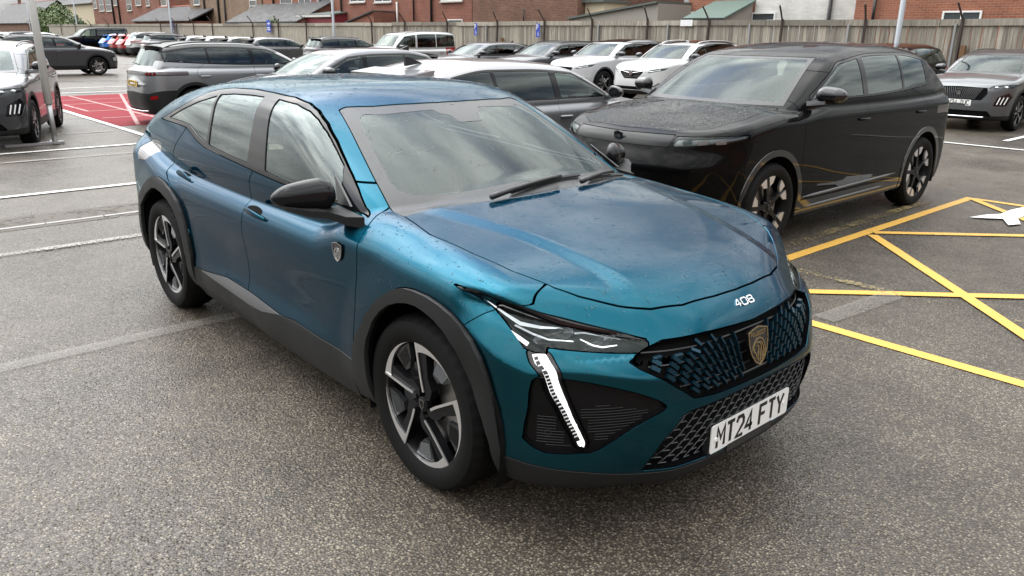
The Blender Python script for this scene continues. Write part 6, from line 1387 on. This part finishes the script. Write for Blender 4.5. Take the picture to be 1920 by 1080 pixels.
while nb < 290:
    o = link(bpy.data.objects.new('fence_board', bm_[rgb.randrange(5)]), fence); o.location = (x, rgb.uniform(-.006, .006), rgb.uniform(-.015, .01)); o.rotation_euler = (0, rgb.uniform(-.008, .008), rgb.uniform(-.05, .05)); x -= .1235; nb += 1
b = MB()
while x > -104: b.box((x, rgb.uniform(-.006, .006), 1.05+rgb.uniform(-.015, .01)), (.115, .019, 2.02)); x -= .1235
o = b.build('far_boards', WOOD, fence); o['kind'] = 'stuff'
x = 2.6; k = 0
while x > -104:
    l = 2.55+rgb.uniform(-.2, .25); b = MB(); b.box((0, 0, 0), (l-.015, .045, .165)); o = b.build('capping_board', WOOD, fence); o.location = (x-l/2, -.040+rgb.uniform(-.004, .004), 2.135+rgb.uniform(-.014, .014)); o.rotation_euler = (0, rgb.uniform(-.006, .006), 0); x -= l; k += 1
for z in (.45, 1.45):
    b = MB(); b.box((-50, .05, z), (106, .05, .09)); b.build('rear_rail', WOOD, fence)
PX = [1805, 1623, 1465, 1328, 1215, 1110, 1020, 931, 839, 758, 697, 573, 521, 473, 397, 362, 330, 300]
xs_ = [at(p, 44, FY-.1).x for p in PX]+[-80, -86, -92, -98]
b = MB(); b.hexa([(-.03, -.03, 1.05), (.03, -.03, 1.05), (.03, .03, 1.05), (-.03, .03, 1.05), (-.03, -.03, 2.28), (.03, -.03, 2.28), (.03, .03, 2.28), (-.03, .03, 2.28)]); b.tube([(0, 0, 2.22), (0, -.14, 2.44), (0, -.30, 2.66)], .030, 4)
br = b.build('cranked_bracket', RUST); brd = br.data; bpy.data.objects.remove(br)
for i, xx in enumerate(xs_):
    o = link(bpy.data.objects.new('cranked_bracket', brd), fence); o.location = (xx, -.10, rgb.uniform(-.05, .04)); o.rotation_euler = (0, rgb.uniform(-.02, .02), rgb.uniform(-.35, .25))
b = MB(); b.box((0, 0, 1.05), (.055, .05, 2.1))
for k in range(40): b.box((0, -.0262, .1+.05*k), (.018, .003, .026))
o = b.build('slotted_post', GALV); sd_ = o.data; bpy.data.objects.remove(o)
for p in (1405, 1590, 1790, 912, 1122, 1252): o = link(bpy.data.objects.new('slotted_post', sd_), fence); o.location = (at(p, 60, FY-.06).x, -.065, 0)
b = MB(); b.box((0, 0, .78), (.12, .10, 1.56)); o = b.build('wood_stump', mat('orange_stained_wood', (.16, .085, .04), .8)); so_ = o.data; bpy.data.objects.remove(o)
for p in (1812, 1634, 1472, 1338, 1222, 942): o = link(bpy.data.objects.new('wood_stump', so_), fence); o.location = (at(p, 60, FY-.1).x, -.12, 0)
# signs on the fence
SBLUE = mat('sign_blue', (.015, .055, .42), .45); SWHITE = mat('sign_white', (.80, .80, .80), .45)
def sign(px, py, w, h, label, kind):
    c = at(px, py, FY-.20); r = empty('parking_sign', (c.x, FY-.20, c.z)); tag(r, label, 'sign')
    b = MB(); b.box((0, 0, 0), (w, .006, h)); b.build('panel', SBLUE, r); M = lambda a, b_, c_: (a, -.003-c_, b_)
    b = MB()
    if kind == 'P':
        lettering(b, 'P', M, -.38*w, .03*h, .42*w, .38*h, 0, w*.13, th=.003); ribbon(b, [(.02*w+.17*w*math.cos(R_(t)), -.28*h+.12*h*math.sin(R_(t))) for t in range(60, 330, 30)], w*.05, M, th=.003); ribbon(b, [(.06*w, -.06*h), (.06*w, -.24*h), (.26*w, -.26*h), (.34*w, -.40*h)], w*.07, M, z=.0005, th=.003)
    else:
        ribbon(b, [(-.32*w, .20*h), (.28*w, .20*h)], h*.07, M, th=.003); ribbon(b, [(.10*w, .33*h), (.30*w, .20*h), (.10*w, .07*h)], h*.07, M, z=.0005, th=.003)
        for k in range(2): ribbon(b, [(-.34*w, -.14*h-.16*h*k), (.34*w, -.14*h-.16*h*k)], h*.08, M, th=.003)
    b.build('symbol', SWHITE, r); b = MB(); b.box((0, .02, 0), (.05, .03, h*.8)); b.build('bracket', GALV, r); return r
sign(892, 55, .20, .50, 'blue disabled parking sign on the fence above the dark low hatchback', 'P'); sign(1008.5, 57, .22, .52, 'blue disabled parking sign on the fence above the dark crossover with rails', 'P')
sign(503.5, 49, .56, .72, 'blue arrow sign on the fence, left of the small dark SUV', 'A'); sign(322, 50, .50, .95, 'blue arrow sign on the fence by a lamp post at the far left', 'A')
c = at(1287, 43, FY-.09); b = MB(); b.box((0, 0, 0), (.50, .004, .20)); o = b.build('notice_board', SWHITE); o.location = (c.x, FY-.09, c.z); tag(o, 'small white notice fixed to the capping rail above the white SUV', 'notice')
# ---------------- houses behind the fence
def bricks(name, c1, c2, mort=(.30, .27, .23), sc=4.44):
    m = mat(name, c1, .9); b = m.node_tree.nodes['Principled BSDF']; L = m.node_tree.links; tc = tex(m); sp = nd(m, 'ShaderNodeSeparateXYZ'); L.new(tc.outputs['Object'], sp.inputs[0]); ad = nd(m, 'ShaderNodeMath', operation='ADD'); L.new(sp.outputs[0], ad.inputs[0]); L.new(sp.outputs[1], ad.inputs[1]); cb_ = nd(m, 'ShaderNodeCombineXYZ'); L.new(ad.outputs[0], cb_.inputs[0]); L.new(sp.outputs[2], cb_.inputs[1])
    br = nd(m, 'ShaderNodeTexBrick', Scale=sc); br.inputs['Color1'].default_value = (*c1, 1); br.inputs['Color2'].default_value = (*c2, 1); br.inputs['Mortar'].default_value = (*mort, 1); br.inputs['Mortar Size'].default_value = .022; br.inputs['Brick Width'].default_value = 1.0; br.inputs['Row Height'].default_value = .333; br.inputs['Bias'].default_value = -.1
    L.new(cb_.outputs[0], br.inputs['Vector']); n1 = nd(m, 'ShaderNodeTexNoise', Scale=1.1, Detail=6.0, Roughness=.6); L.new(tc.outputs['Object'], n1.inputs['Vector']); mr = nd(m, 'ShaderNodeMapRange'); mr.inputs[3].default_value = .55; mr.inputs[4].default_value = 1.35; L.new(n1.outputs['Fac'], mr.inputs[0])
    hs = nd(m, 'ShaderNodeHueSaturation'); L.new(mr.outputs[0], hs.inputs['Value']); L.new(br.outputs['Color'], hs.inputs['Color']); L.new(hs.outputs[0], b.inputs['Base Color'])
    bu = nd(m, 'ShaderNodeBump', Strength=.6, Distance=.012, invert=True); L.new(br.outputs['Fac'], bu.inputs['Height']); L.new(bu.outputs[0], b.inputs['Normal']); return m
BR_RED = bricks('red_brick', (.27, .085, .050), (.20, .062, .038)); BR_ORG = bricks('orange_brick', (.33, .115, .060), (.25, .085, .045)); BR_BRN = bricks('brown_brick', (.20, .095, .060), (.13, .060, .040), (.20, .17, .14)); BR_BUF = bricks('buff_brick', (.28, .18, .115), (.21, .13, .085)); BR_WHT = bricks('whitewashed_brick', (.68, .67, .64), (.60, .59, .56), (.55, .54, .50))
CREAM = rough_plastic('cream_render', (.55, .47, .34), .9, 40.0, .3); MAROON = rough_plastic('maroon_paint', (.20, .025, .035), .6); GREYR = rough_plastic('grey_render', (.30, .28, .25), .9, 40.0, .3)
def slates(name, c, sc=3.2):
    m = mat(name, c, .7, spec=.2); b = m.node_tree.nodes['Principled BSDF']; L = m.node_tree.links; tc = tex(m); br = nd(m, 'ShaderNodeTexBrick', Scale=sc); br.inputs['Color1'].default_value = (*c, 1); br.inputs['Color2'].default_value = tuple(q*.62 for q in c)+(1,); br.inputs['Mortar'].default_value = tuple(q*.3 for q in c)+(1,); br.inputs['Brick Width'].default_value = .9; br.inputs['Row Height'].default_value = .7; br.inputs['Mortar Size'].default_value = .02
    L.new(tc.outputs['UV' if False else 'Object'], br.inputs['Vector']); n1 = nd(m, 'ShaderNodeTexNoise', Scale=1.5, Detail=6.0); L.new(tc.outputs['Object'], n1.inputs['Vector']); mr = nd(m, 'ShaderNodeMapRange'); mr.inputs[3].default_value = .6; mr.inputs[4].default_value = 1.45; L.new(n1.outputs['Fac'], mr.inputs[0]); hs = nd(m, 'ShaderNodeHueSaturation'); L.new(mr.outputs[0], hs.inputs['Value']); L.new(br.outputs['Color'], hs.inputs['Color']); L.new(hs.outputs[0], b.inputs['Base Color']); return m
SLATE = slates('slate_roof', (.085, .083, .086)); SLATE2 = slates('grey_slate_roof', (.12, .118, .118)); FELT = rough_plastic('roofing_felt', (.10, .115, .105), .8, 30.0, .3); GREENF = rough_plastic('green_roof_felt', (.09, .13, .11), .8, 30.0, .3)
UPVC = mat('white_window_frame', (.78, .78, .77), .35); PANE = mat('house_window_pane', (.05, .06, .065), .04, 0, .6); PIPEW = mat('white_pipe', (.62, .60, .57), .5); PIPEB = mat('black_pipe', (.015, .015, .016), .45); STONE = mat('stone_sill', (.50, .47, .42), .8); RIDGE = mat('red_ridge_tile', (.30, .09, .06), .8)
def window(root, y, x0, x1, z0, z1, mull=(), trans=None, fm=UPVC):
    """a frame with panes set into it, and a sill; proud of the wall plane y"""
    t = .055; b = MB(); cx_, cz_ = (x0+x1)/2, (z0+z1)/2
    b.box((cx_, y-.02, z1-t/2), (x1-x0, .06, t)); b.box((cx_, y-.02, z0+t/2), (x1-x0, .06, t)); b.box((x0+t/2, y-.02, cz_), (t, .06, z1-z0-2*t)); b.box((x1-t/2, y-.02, cz_), (t, .06, z1-z0-2*t))
    for q in mull: b.box((x0+(x1-x0)*q, y-.02, cz_), (t*.9, .055, z1-z0-2*t))
    if trans: b.box((cx_, y-.021, z0+(z1-z0)*trans), (x1-x0-2*t, .05, t*.8))
    w = b.build('window', fm, root); b = MB(); b.box((cx_, y-.004, cz_), (x1-x0-2*t, .02, z1-z0-2*t)); b.build('pane', PANE, w); b = MB(); b.box((cx_, y-.05, z0-.04), (x1-x0+.12, .14, .07)); b.build('sill', STONE, w); return w
def house(name, label, x0, x1, y, dep, h, wm, windows=(), pipes=(), roof=None, rise=2.6, cat='house'):
    r = empty(name, ((x0+x1)/2, y+dep/2, 0)); tag(r, label, cat); ox, oy = (x0+x1)/2, y+dep/2
    b = MB(); b.box((0, 0, h/2), (x1-x0, dep, h)); b.build('wall', wm, r)
    yy = -dep/2
    for wdw in windows: a = wdw; window(r, yy, a[0]-ox, a[1]-ox, a[2], a[3], *(a[4:]))
    for (px_, z0, z1, pm, rad) in pipes: b = MB(); b.tube([(px_-ox, yy-.09, z0), (px_-ox, yy-.09, z1)], rad, 8); b.build('drainpipe', pm, r, True)
    if roof:
        b = MB(); e = .25; hx2 = (x1-x0)/2+e; b.hexa([(-hx2, -dep/2-e, h-.02), (hx2, -dep/2-e, h-.02), (hx2, 0, h+rise), (-hx2, 0, h+rise), (-hx2, -dep/2-e, h+.10), (hx2, -dep/2-e, h+.10), (hx2, 0, h+rise+.12), (-hx2, 0, h+rise+.12)]); b.hexa([(-hx2, .003, h+rise), (hx2, .003, h+rise), (hx2, dep/2+e, h-.02), (-hx2, dep/2+e, h-.02), (-hx2, .003, h+rise+.12), (hx2, .003, h+rise+.12), (hx2, dep/2+e, h+.10), (-hx2, dep/2+e, h+.10)]); rf = b.build('roof', roof, r)
        b = MB(); b.tube([(-hx2, 0, h+rise+.12), (hx2, 0, h+rise+.12)], .10, 6); b.build('ridge', RIDGE, rf); b = MB(); b.box((-hx2*.55, 0, h+rise+.5), (.7, .6, 1.3)); b.build('chimney', wm, r)
        b = MB(); b.tube([(-hx2, -dep/2-e-.05, h+.02), (hx2, -dep/2-e-.05, h+.02)], .06, 6); b.build('gutter', PIPEB, r)
    return r
def lean(name, label, x0, x1, y0, y1, z0, z1, wm, rm, over=.12, cat='outbuilding', side=None):
    """lean-to: wall with a single-pitch roof rising away from the fence; side='x' pitches along x instead"""
    r = empty(name, ((x0+x1)/2, y0, 0)); tag(r, label, cat); ox = (x0+x1)/2; a, c = x0-ox, x1-ox; d = y1-y0
    b = MB()
    if side is None:
        b.hexa([(a, 0, 0), (c, 0, 0), (c, d, 0), (a, d, 0), (a, 0, z0), (c, 0, z0), (c, d, z1), (a, d, z1)]); b.build('wall', wm, r)
        b = MB(); s_ = (z1-z0)/d; b.hexa([(a-over, -over, z0-s_*over+.01), (c+over, -over, z0-s_*over+.01), (c+over, d, z1+.01), (a-over, d, z1+.01), (a-over, -over, z0-s_*over+.09), (c+over, -over, z0-s_*over+.09), (c+over, d, z1+.09), (a-over, d, z1+.09)]); b.build('roof', rm, r)
        b = MB(); b.box((0, -over-.02, z0-.04), (c-a+2*over, .05, .14)); b.build('fascia', PIPEW if wm is MAROON else PIPEB, r)
    else:
        b.hexa([(a, 0, 0), (c, 0, 0), (c, d, 0), (a, d, 0), (a, 0, z0), (c, 0, z1), (c, d, z1), (a, d, z0)]); b.build('wall', wm, r)
        s_ = (z1-z0)/(c-a); b = MB(); b.hexa([(a-over, -over, z0-s_*over+.01), (c, -over, z1+.01), (c, d, z1+.01), (a-over, d, z0-s_*over+.01), (a-over, -over, z0-s_*over+.09), (c, -over, z1+.09), (c, d, z1+.09), (a-over, d, z0-s_*over+.09)]); b.build('roof', rm, r)
    return r
HY = 25.0
X = lambda px, Y=HY: at(px, 25, Y).x
Z = lambda px, py, Y=HY: at(px, py, Y).z
def win(p0, q0, p1, q1, *a, Y=HY): return (X(p0, Y), X(p1, Y), Z((p0+p1)/2, q1, Y), Z((p0+p1)/2, q0, Y), *a)
house('brick_house', 'red brick house wall at the top right with a white window and patched white bricks', X(1602), X(1990), HY, 7, 6.4, BR_ORG, [win(1768, 20, 1842, 40, (.5,)), ], [(X(1640), 2, 3.1, PIPEB, .05)], SLATE)
house('painted_house', 'white painted brick wall behind the fence at the top right, beside the green lean-to', X(1404), X(1600), HY+.4, 7, 3.32, BR_WHT, [win(1410, 23, 1455, 40, Y=HY+.4)], [(X(1557, HY+.4), 1, 3.3, PIPEB, .07)])
lean('lean_to', 'green felt lean-to roof between the white wall and the brick house', X(1335), X(1402), HY-1.6, HY+.3, Z(1345, 36, HY-1.6), Z(1400, 4), GREYR, GREENF)
house('brick_house', 'orange brick house behind the white SUV, left of the green lean-to', X(1262), X(1400, HY+1), HY+1.0, 7, 6.0, BR_ORG, [win(1268, 22, 1332, 38, (.45,), Y=HY+1)], [], SLATE)
house('brick_house', 'upper brick house rising behind the white painted wall', X(1400, HY+2), X(1600, HY+2), HY+2.2, 7, 6.2, BR_RED, [], [], SLATE2)
lean('flat_roof_outhouse', 'low grey felt-roofed outhouse behind the pearl white SUV', X(1104), X(1268), HY-1.2, HY+2.5, Z(1120, 36, HY-1.2), Z(1268, 8), GREYR, FELT, side='x')
b = empty('cream_outhouse', (X(1100), HY+.5, 0)); tag(b, 'narrow cream rendered outhouse beside the plain brick wall', 'outbuilding'); q = MB(); q.box((0, .8, Z(1100, 4)/2), (X(1118)-X(1083), 1.6, Z(1100, 4))); q.build('wall', CREAM, b); q = MB(); q.box((0, .75, Z(1100, 4)+.05), (X(1118)-X(1083)+.2, 1.9, .1)); q.build('roof', FELT, b)
house('brick_house', 'plain brown brick gable behind the dark crossover with roof rails', X(886), X(1082), HY, 8, 6.5, BR_BRN, [], [(X(984), 2, 2.9, PIPEB, .03)], SLATE)
house('brick_house', 'red brick house with white windows and a black soil pipe, behind the people carrier', X(640, HY+.6), X(885, HY+.6), HY+.6, 8, 6.5, BR_RED, [win(712, 33, 731, 45, Y=HY+.6), win(840, 36, 868, 44, Y=HY+.6), win(658, -16, 686, 4, (.5,), Y=HY+.6), win(704, -16, 735, 4, (.5,), Y=HY+.6), win(828, -18, 868, 2, (.5,), Y=HY+.6)], [(X(811, HY+.6), 1.5, 6.4, PIPEB, .07), (X(747, HY+.6), 1.5, 3.5, PIPEW, .06), (X(778, HY+.6), 2.4, 6.4, PIPEB, .05), (X(643, HY+.6), 2.0, 6.4, PIPEB, .06)], SLATE)
lean('slate_lean_to', 'small slate lean-to in front of the red brick house with white windows', X(650, HY-1), X(700, HY-1), HY-1.0, HY+.55, Z(650, 43, HY-1), Z(700, 24, HY), BR_RED, SLATE, side='x')
house('brick_house', 'orange brick house with grey downpipes behind the small dark SUV', X(495, HY+1.6), X(638, HY+1.6), HY+1.6, 8, 6.8, BR_ORG, [win(528, -18, 550, 7, Y=HY+1.6), win(562, -18, 585, 6, (.5,), Y=HY+1.6), win(432, 0, 440, 8, Y=HY+1.6) if False else win(600, -16, 622, 5, Y=HY+1.6)], [(X(600, HY+1.6), 1.5, 6.5, PIPEW, .09), (X(516, HY+1.6), 3, 6.5, PIPEB, .08), (X(620, HY+1.6), 3.4, 6.5, PIPEW, .07)], SLATE)
lean('maroon_outhouse', 'maroon painted outhouse with white fascia behind the fence, near the arrow sign', X(560, HY-.5), X(622, HY-.5), HY-.5, HY+1.5, Z(590, 29, HY-.5), Z(590, 24, HY+1.5), MAROON, FELT)
lean('slate_roofed_outhouse', 'wide slate roof with skylights above the fence, near the arrow sign', X(425, HY-1.2), X(556, HY-1.2), HY-1.2, HY+1.5, Z(430, 42, HY-1.2), Z(500, 10, HY+1.5), BR_RED, SLATE2)
house('brick_house', 'tall buff brick house with a narrow white window, left of the slate roofed outhouse', X(358, HY+2), X(492, HY+2), HY+2.0, 9, 7.4, BR_BUF, [win(470, 0, 483, 22, (), .5, Y=HY+2), win(366, -18, 377, 9, Y=HY+2), win(376, 34, 386, 47, Y=HY+2)], [(X(386, HY+2), 1, 7, PIPEB, .09), (X(412, HY+2), 1, 7, PIPEB, .10), (X(424, HY+2), 1, 5, PIPEB, .08)], SLATE)
house('brick_outhouse', 'brick outhouse with a long slate roof, left of the tall buff house', X(250, HY), X(358, HY), HY, 5.5, Z(300, 40), BR_RED, [], [], SLATE, rise=Z(300, 12)-Z(300, 40))
house('brick_house', 'tall red brick terrace with a row of white sash windows at the far left', X(176, HY+5), X(300, HY+5), HY+5, 9, 11.0, BR_RED, [win(p0, q0, p1, q1, (), .5, Y=HY+5) for p0, q0, p1, q1 in ((188, -4, 197, 21), (201, -4, 211, 21), (240, -4, 249, 20), (178, -6, 184, 16), (216, -14, 222, 10), (257, -14, 267, 10), (277, -14, 283, 11), (305, -14, 315, 11))], [(X(214, HY+5), 1, 10, PIPEB, .12), (X(225, HY+5), 1, 10, PIPEB, .10)], SLATE)
house('cream_house', 'cream rendered house with grey roof behind the bushes at the far left', X(118, HY+6), X(176, HY+6), HY+6, 9, Z(150, 8, HY+6), CREAM, [win(107+14, 14, 116+12, 27, Y=HY+6)], [(X(122, HY+6), 1, Z(150, 8, HY+6), PIPEB, .10)], SLATE2)
house('grey_roofed_house', 'low house with a broad grey slate roof at the far left edge', X(-30, HY+9), X(48, HY+9), HY+9, 12, Z(20, 44, HY+9), BR_BRN, [], [], SLATE2, rise=4.5)
# hill beyond
hl_ = []; n_ = 40
V = []
for i in range(n_+1):
    t = i/n_; xx = -900+900*t; hh = 26+22*math.sin(t*5.2+.6)*math.sin(t*2.1)+6*math.sin(t*17)
    V += [(xx, 420, -1), (xx, 520, max(hh, 6))]
mk('hills', V, [(2*i, 2*i+2, 2*i+3, 2*i+1) for i in range(n_)], mat('wooded_hillside', (.045, .060, .030), .95), None, True)['kind'] = 'structure'
# ---------------- lamp posts
def lamp(px, label, y=20.2, h=8.0, r=.075):
    x = at(px, 40, y).x; o = empty('lamp_post', (x, y, 0)); tag(o, label, 'lamp post')
    b = MB(); b.tube([(0, 0, 0), (0, 0, 1.2), (0, 0, 1.25), (0, 0, h)], [r*1.35, r*1.35, r, r*.7], 12); b.build('column', mat('grey_steel_post', (.30, .32, .34), .5, .4), o, True)
    b = MB(); b.tube([(0, 0, h), (0, -.5, h+.1), (0, -.9, h+.12)], .035, 8); b.box((0, -1.1, h+.12), (.18, .5, .09)); b.build('lamp_head', MATS['grey_steel_post'], o); return o
lamp(1688, 'grey steel lamp post standing in front of the fence above the black SUV'); lamp(625, 'grey lamp post between the small dark SUV and the grey hatchback'); lamp(320, 'grey lamp post by the arrow sign at the far left'); lamp(143, 'thin grey lamp post among the bushes at the far left', 22.0); lamp(55, 'thin grey lamp post near the left edge, beyond the far row', 22.0)
# CCTV style fitting on the right post is a plain bracket
# ---------------- bushes
def leaf_mat(name, c):
    m = mat(name, c, .6); b = m.node_tree.nodes['Principled BSDF']; L = m.node_tree.links; tc = tex(m); n1 = nd(m, 'ShaderNodeTexNoise', Scale=2.5, Detail=4.0); L.new(tc.outputs['Object'], n1.inputs['Vector']); mr = nd(m, 'ShaderNodeMapRange'); mr.inputs[3].default_value = .5; mr.inputs[4].default_value = 1.6; L.new(n1.outputs['Fac'], mr.inputs[0]); hs = nd(m, 'ShaderNodeHueSaturation'); hs.inputs['Color'].default_value = (*c, 1); L.new(mr.outputs[0], hs.inputs['Value']); L.new(hs.outputs[0], b.inputs['Base Color']); b.inputs['Subsurface Weight'].default_value = 0; return m
LEAF1 = leaf_mat('bush_leaves', (.075, .115, .028)); LEAF2 = leaf_mat('dark_bush_leaves', (.045, .080, .025)); BARK = rough_plastic('bark', (.08, .06, .045), .9, 60.0, .5)
def bush(label, c, rad, n, lm, seed, leaf=.14):
    rg_ = np.random.RandomState(seed); o = empty('bush', (c[0], c[1], 0)); tag(o, label, 'bush')
    K = 9; cl = rg_.uniform(-1, 1, (K, 3))*[.62, .62, .5]; cl[:, 2] = np.abs(cl[:, 2])+.15; rr = rg_.uniform(.35, .6, K)
    k = rg_.randint(0, K, n); d = rg_.normal(size=(n, 3)); d /= np.linalg.norm(d, axis=1, keepdims=True); P = (cl[k]+d*(rr[k]*rg_.uniform(.5, 1.05, n)**.5)[:, None])*np.array(rad); P[:, 2] = np.maximum(P[:, 2], .1)
    a = rg_.normal(size=(n, 3)); a /= np.linalg.norm(a, axis=1, keepdims=True); b_ = np.cross(a, d); b_ /= np.maximum(np.linalg.norm(b_, axis=1, keepdims=True), 1e-6); s_ = leaf*rg_.uniform(.6, 1.4, (n, 1))
    V = np.stack([P-a*s_, P+b_*s_*.55, P+a*s_, P-b_*s_*.55], 1).reshape(-1, 3); F = np.arange(4*n).reshape(n, 4); mk('crown', V, F, lm, o)
    b = MB()
    for q in cl[:5]: b.tube([(0, 0, 0), tuple(q*np.array(rad)*.5), tuple(q*np.array(rad))], [.10, .06, .02], 6)
    b.build('trunk', BARK, o); return o
bush('large light green bush in front of the cream house at the far left', (X(95, 24), 24), (5.2, 2.2, Z(95, 8, 24)), 5200, LEAF1, 1, .16)
bush('darker rounded bush beside the cream house wall, right of the large one', (X(150, 24), 24), (5.0, 2.0, Z(150, 26, 24)), 3600, LEAF2, 2, .15)
bush('low light green bush between the two larger ones by the far fence', (X(124, 23), 23), (3.5, 1.6, Z(124, 32, 23)), 2200, LEAF1, 3, .14)
bush('green shrub growing over the slate roof behind the arrow sign', (X(497, 22.6), 22.6), (1.5, .8, Z(497, 31, 22.6)), 1500, LEAF1, 4, .10)
# ---------------- buildings beyond the right edge and behind the camera (seen mirrored in the paintwork)
for i, (xa, ya, w_, d_, h_, lab) in enumerate(((27, 6, 8, 60, 5.8, 'long red brick terrace across the road, beyond the right edge'), (18, -34, 44, 9, 5.0, 'low grey showroom building behind the camera'))):
    r = empty('terrace_building' if i == 0 else 'showroom_building', (xa, ya, 0)); tag(r, lab, 'building'); b = MB(); b.box((0, 0, h_/2), (w_, d_, h_)); b.build('wall', BR_RED if i == 0 else GREYR, r)
    b = MB()
    if i == 0: b.prism([(-w_/2-.3, h_), (w_/2+.3, h_), (0, h_+2.6)], -d_/2-.2, d_/2+.2); b.build('roof', SLATE, r)
    else: b.box((0, 0, h_+.2), (w_+.6, d_+.6, .4)); b.build('roof', FELT, r)
    for k in range(12 if i == 0 else 7):
        o_ = MB()
        if i == 0: o_.box((-w_/2-.03, -d_/2+2.5+4.8*k, 3.6), (.08, 1.2, 1.5)); q = o_.build('window', UPVC, r); o_ = MB(); o_.box((-w_/2-.075, -d_/2+2.5+4.8*k, 3.6), (.02, 1.06, 1.36)); o_.build('pane', PANE, q)
        else: o_.box((-w_/2+3+6.2*k, d_/2+.03, 1.9), (5.4, .08, 2.9)); q = o_.build('window', SATINB, r); o_ = MB(); o_.box((-w_/2+3+6.2*k, d_/2+.075, 1.9), (5.2, .02, 2.7)); o_.build('pane', PANE, q)
hide(SEAT)
for w_ in WHEELS.values(): hide(w_)
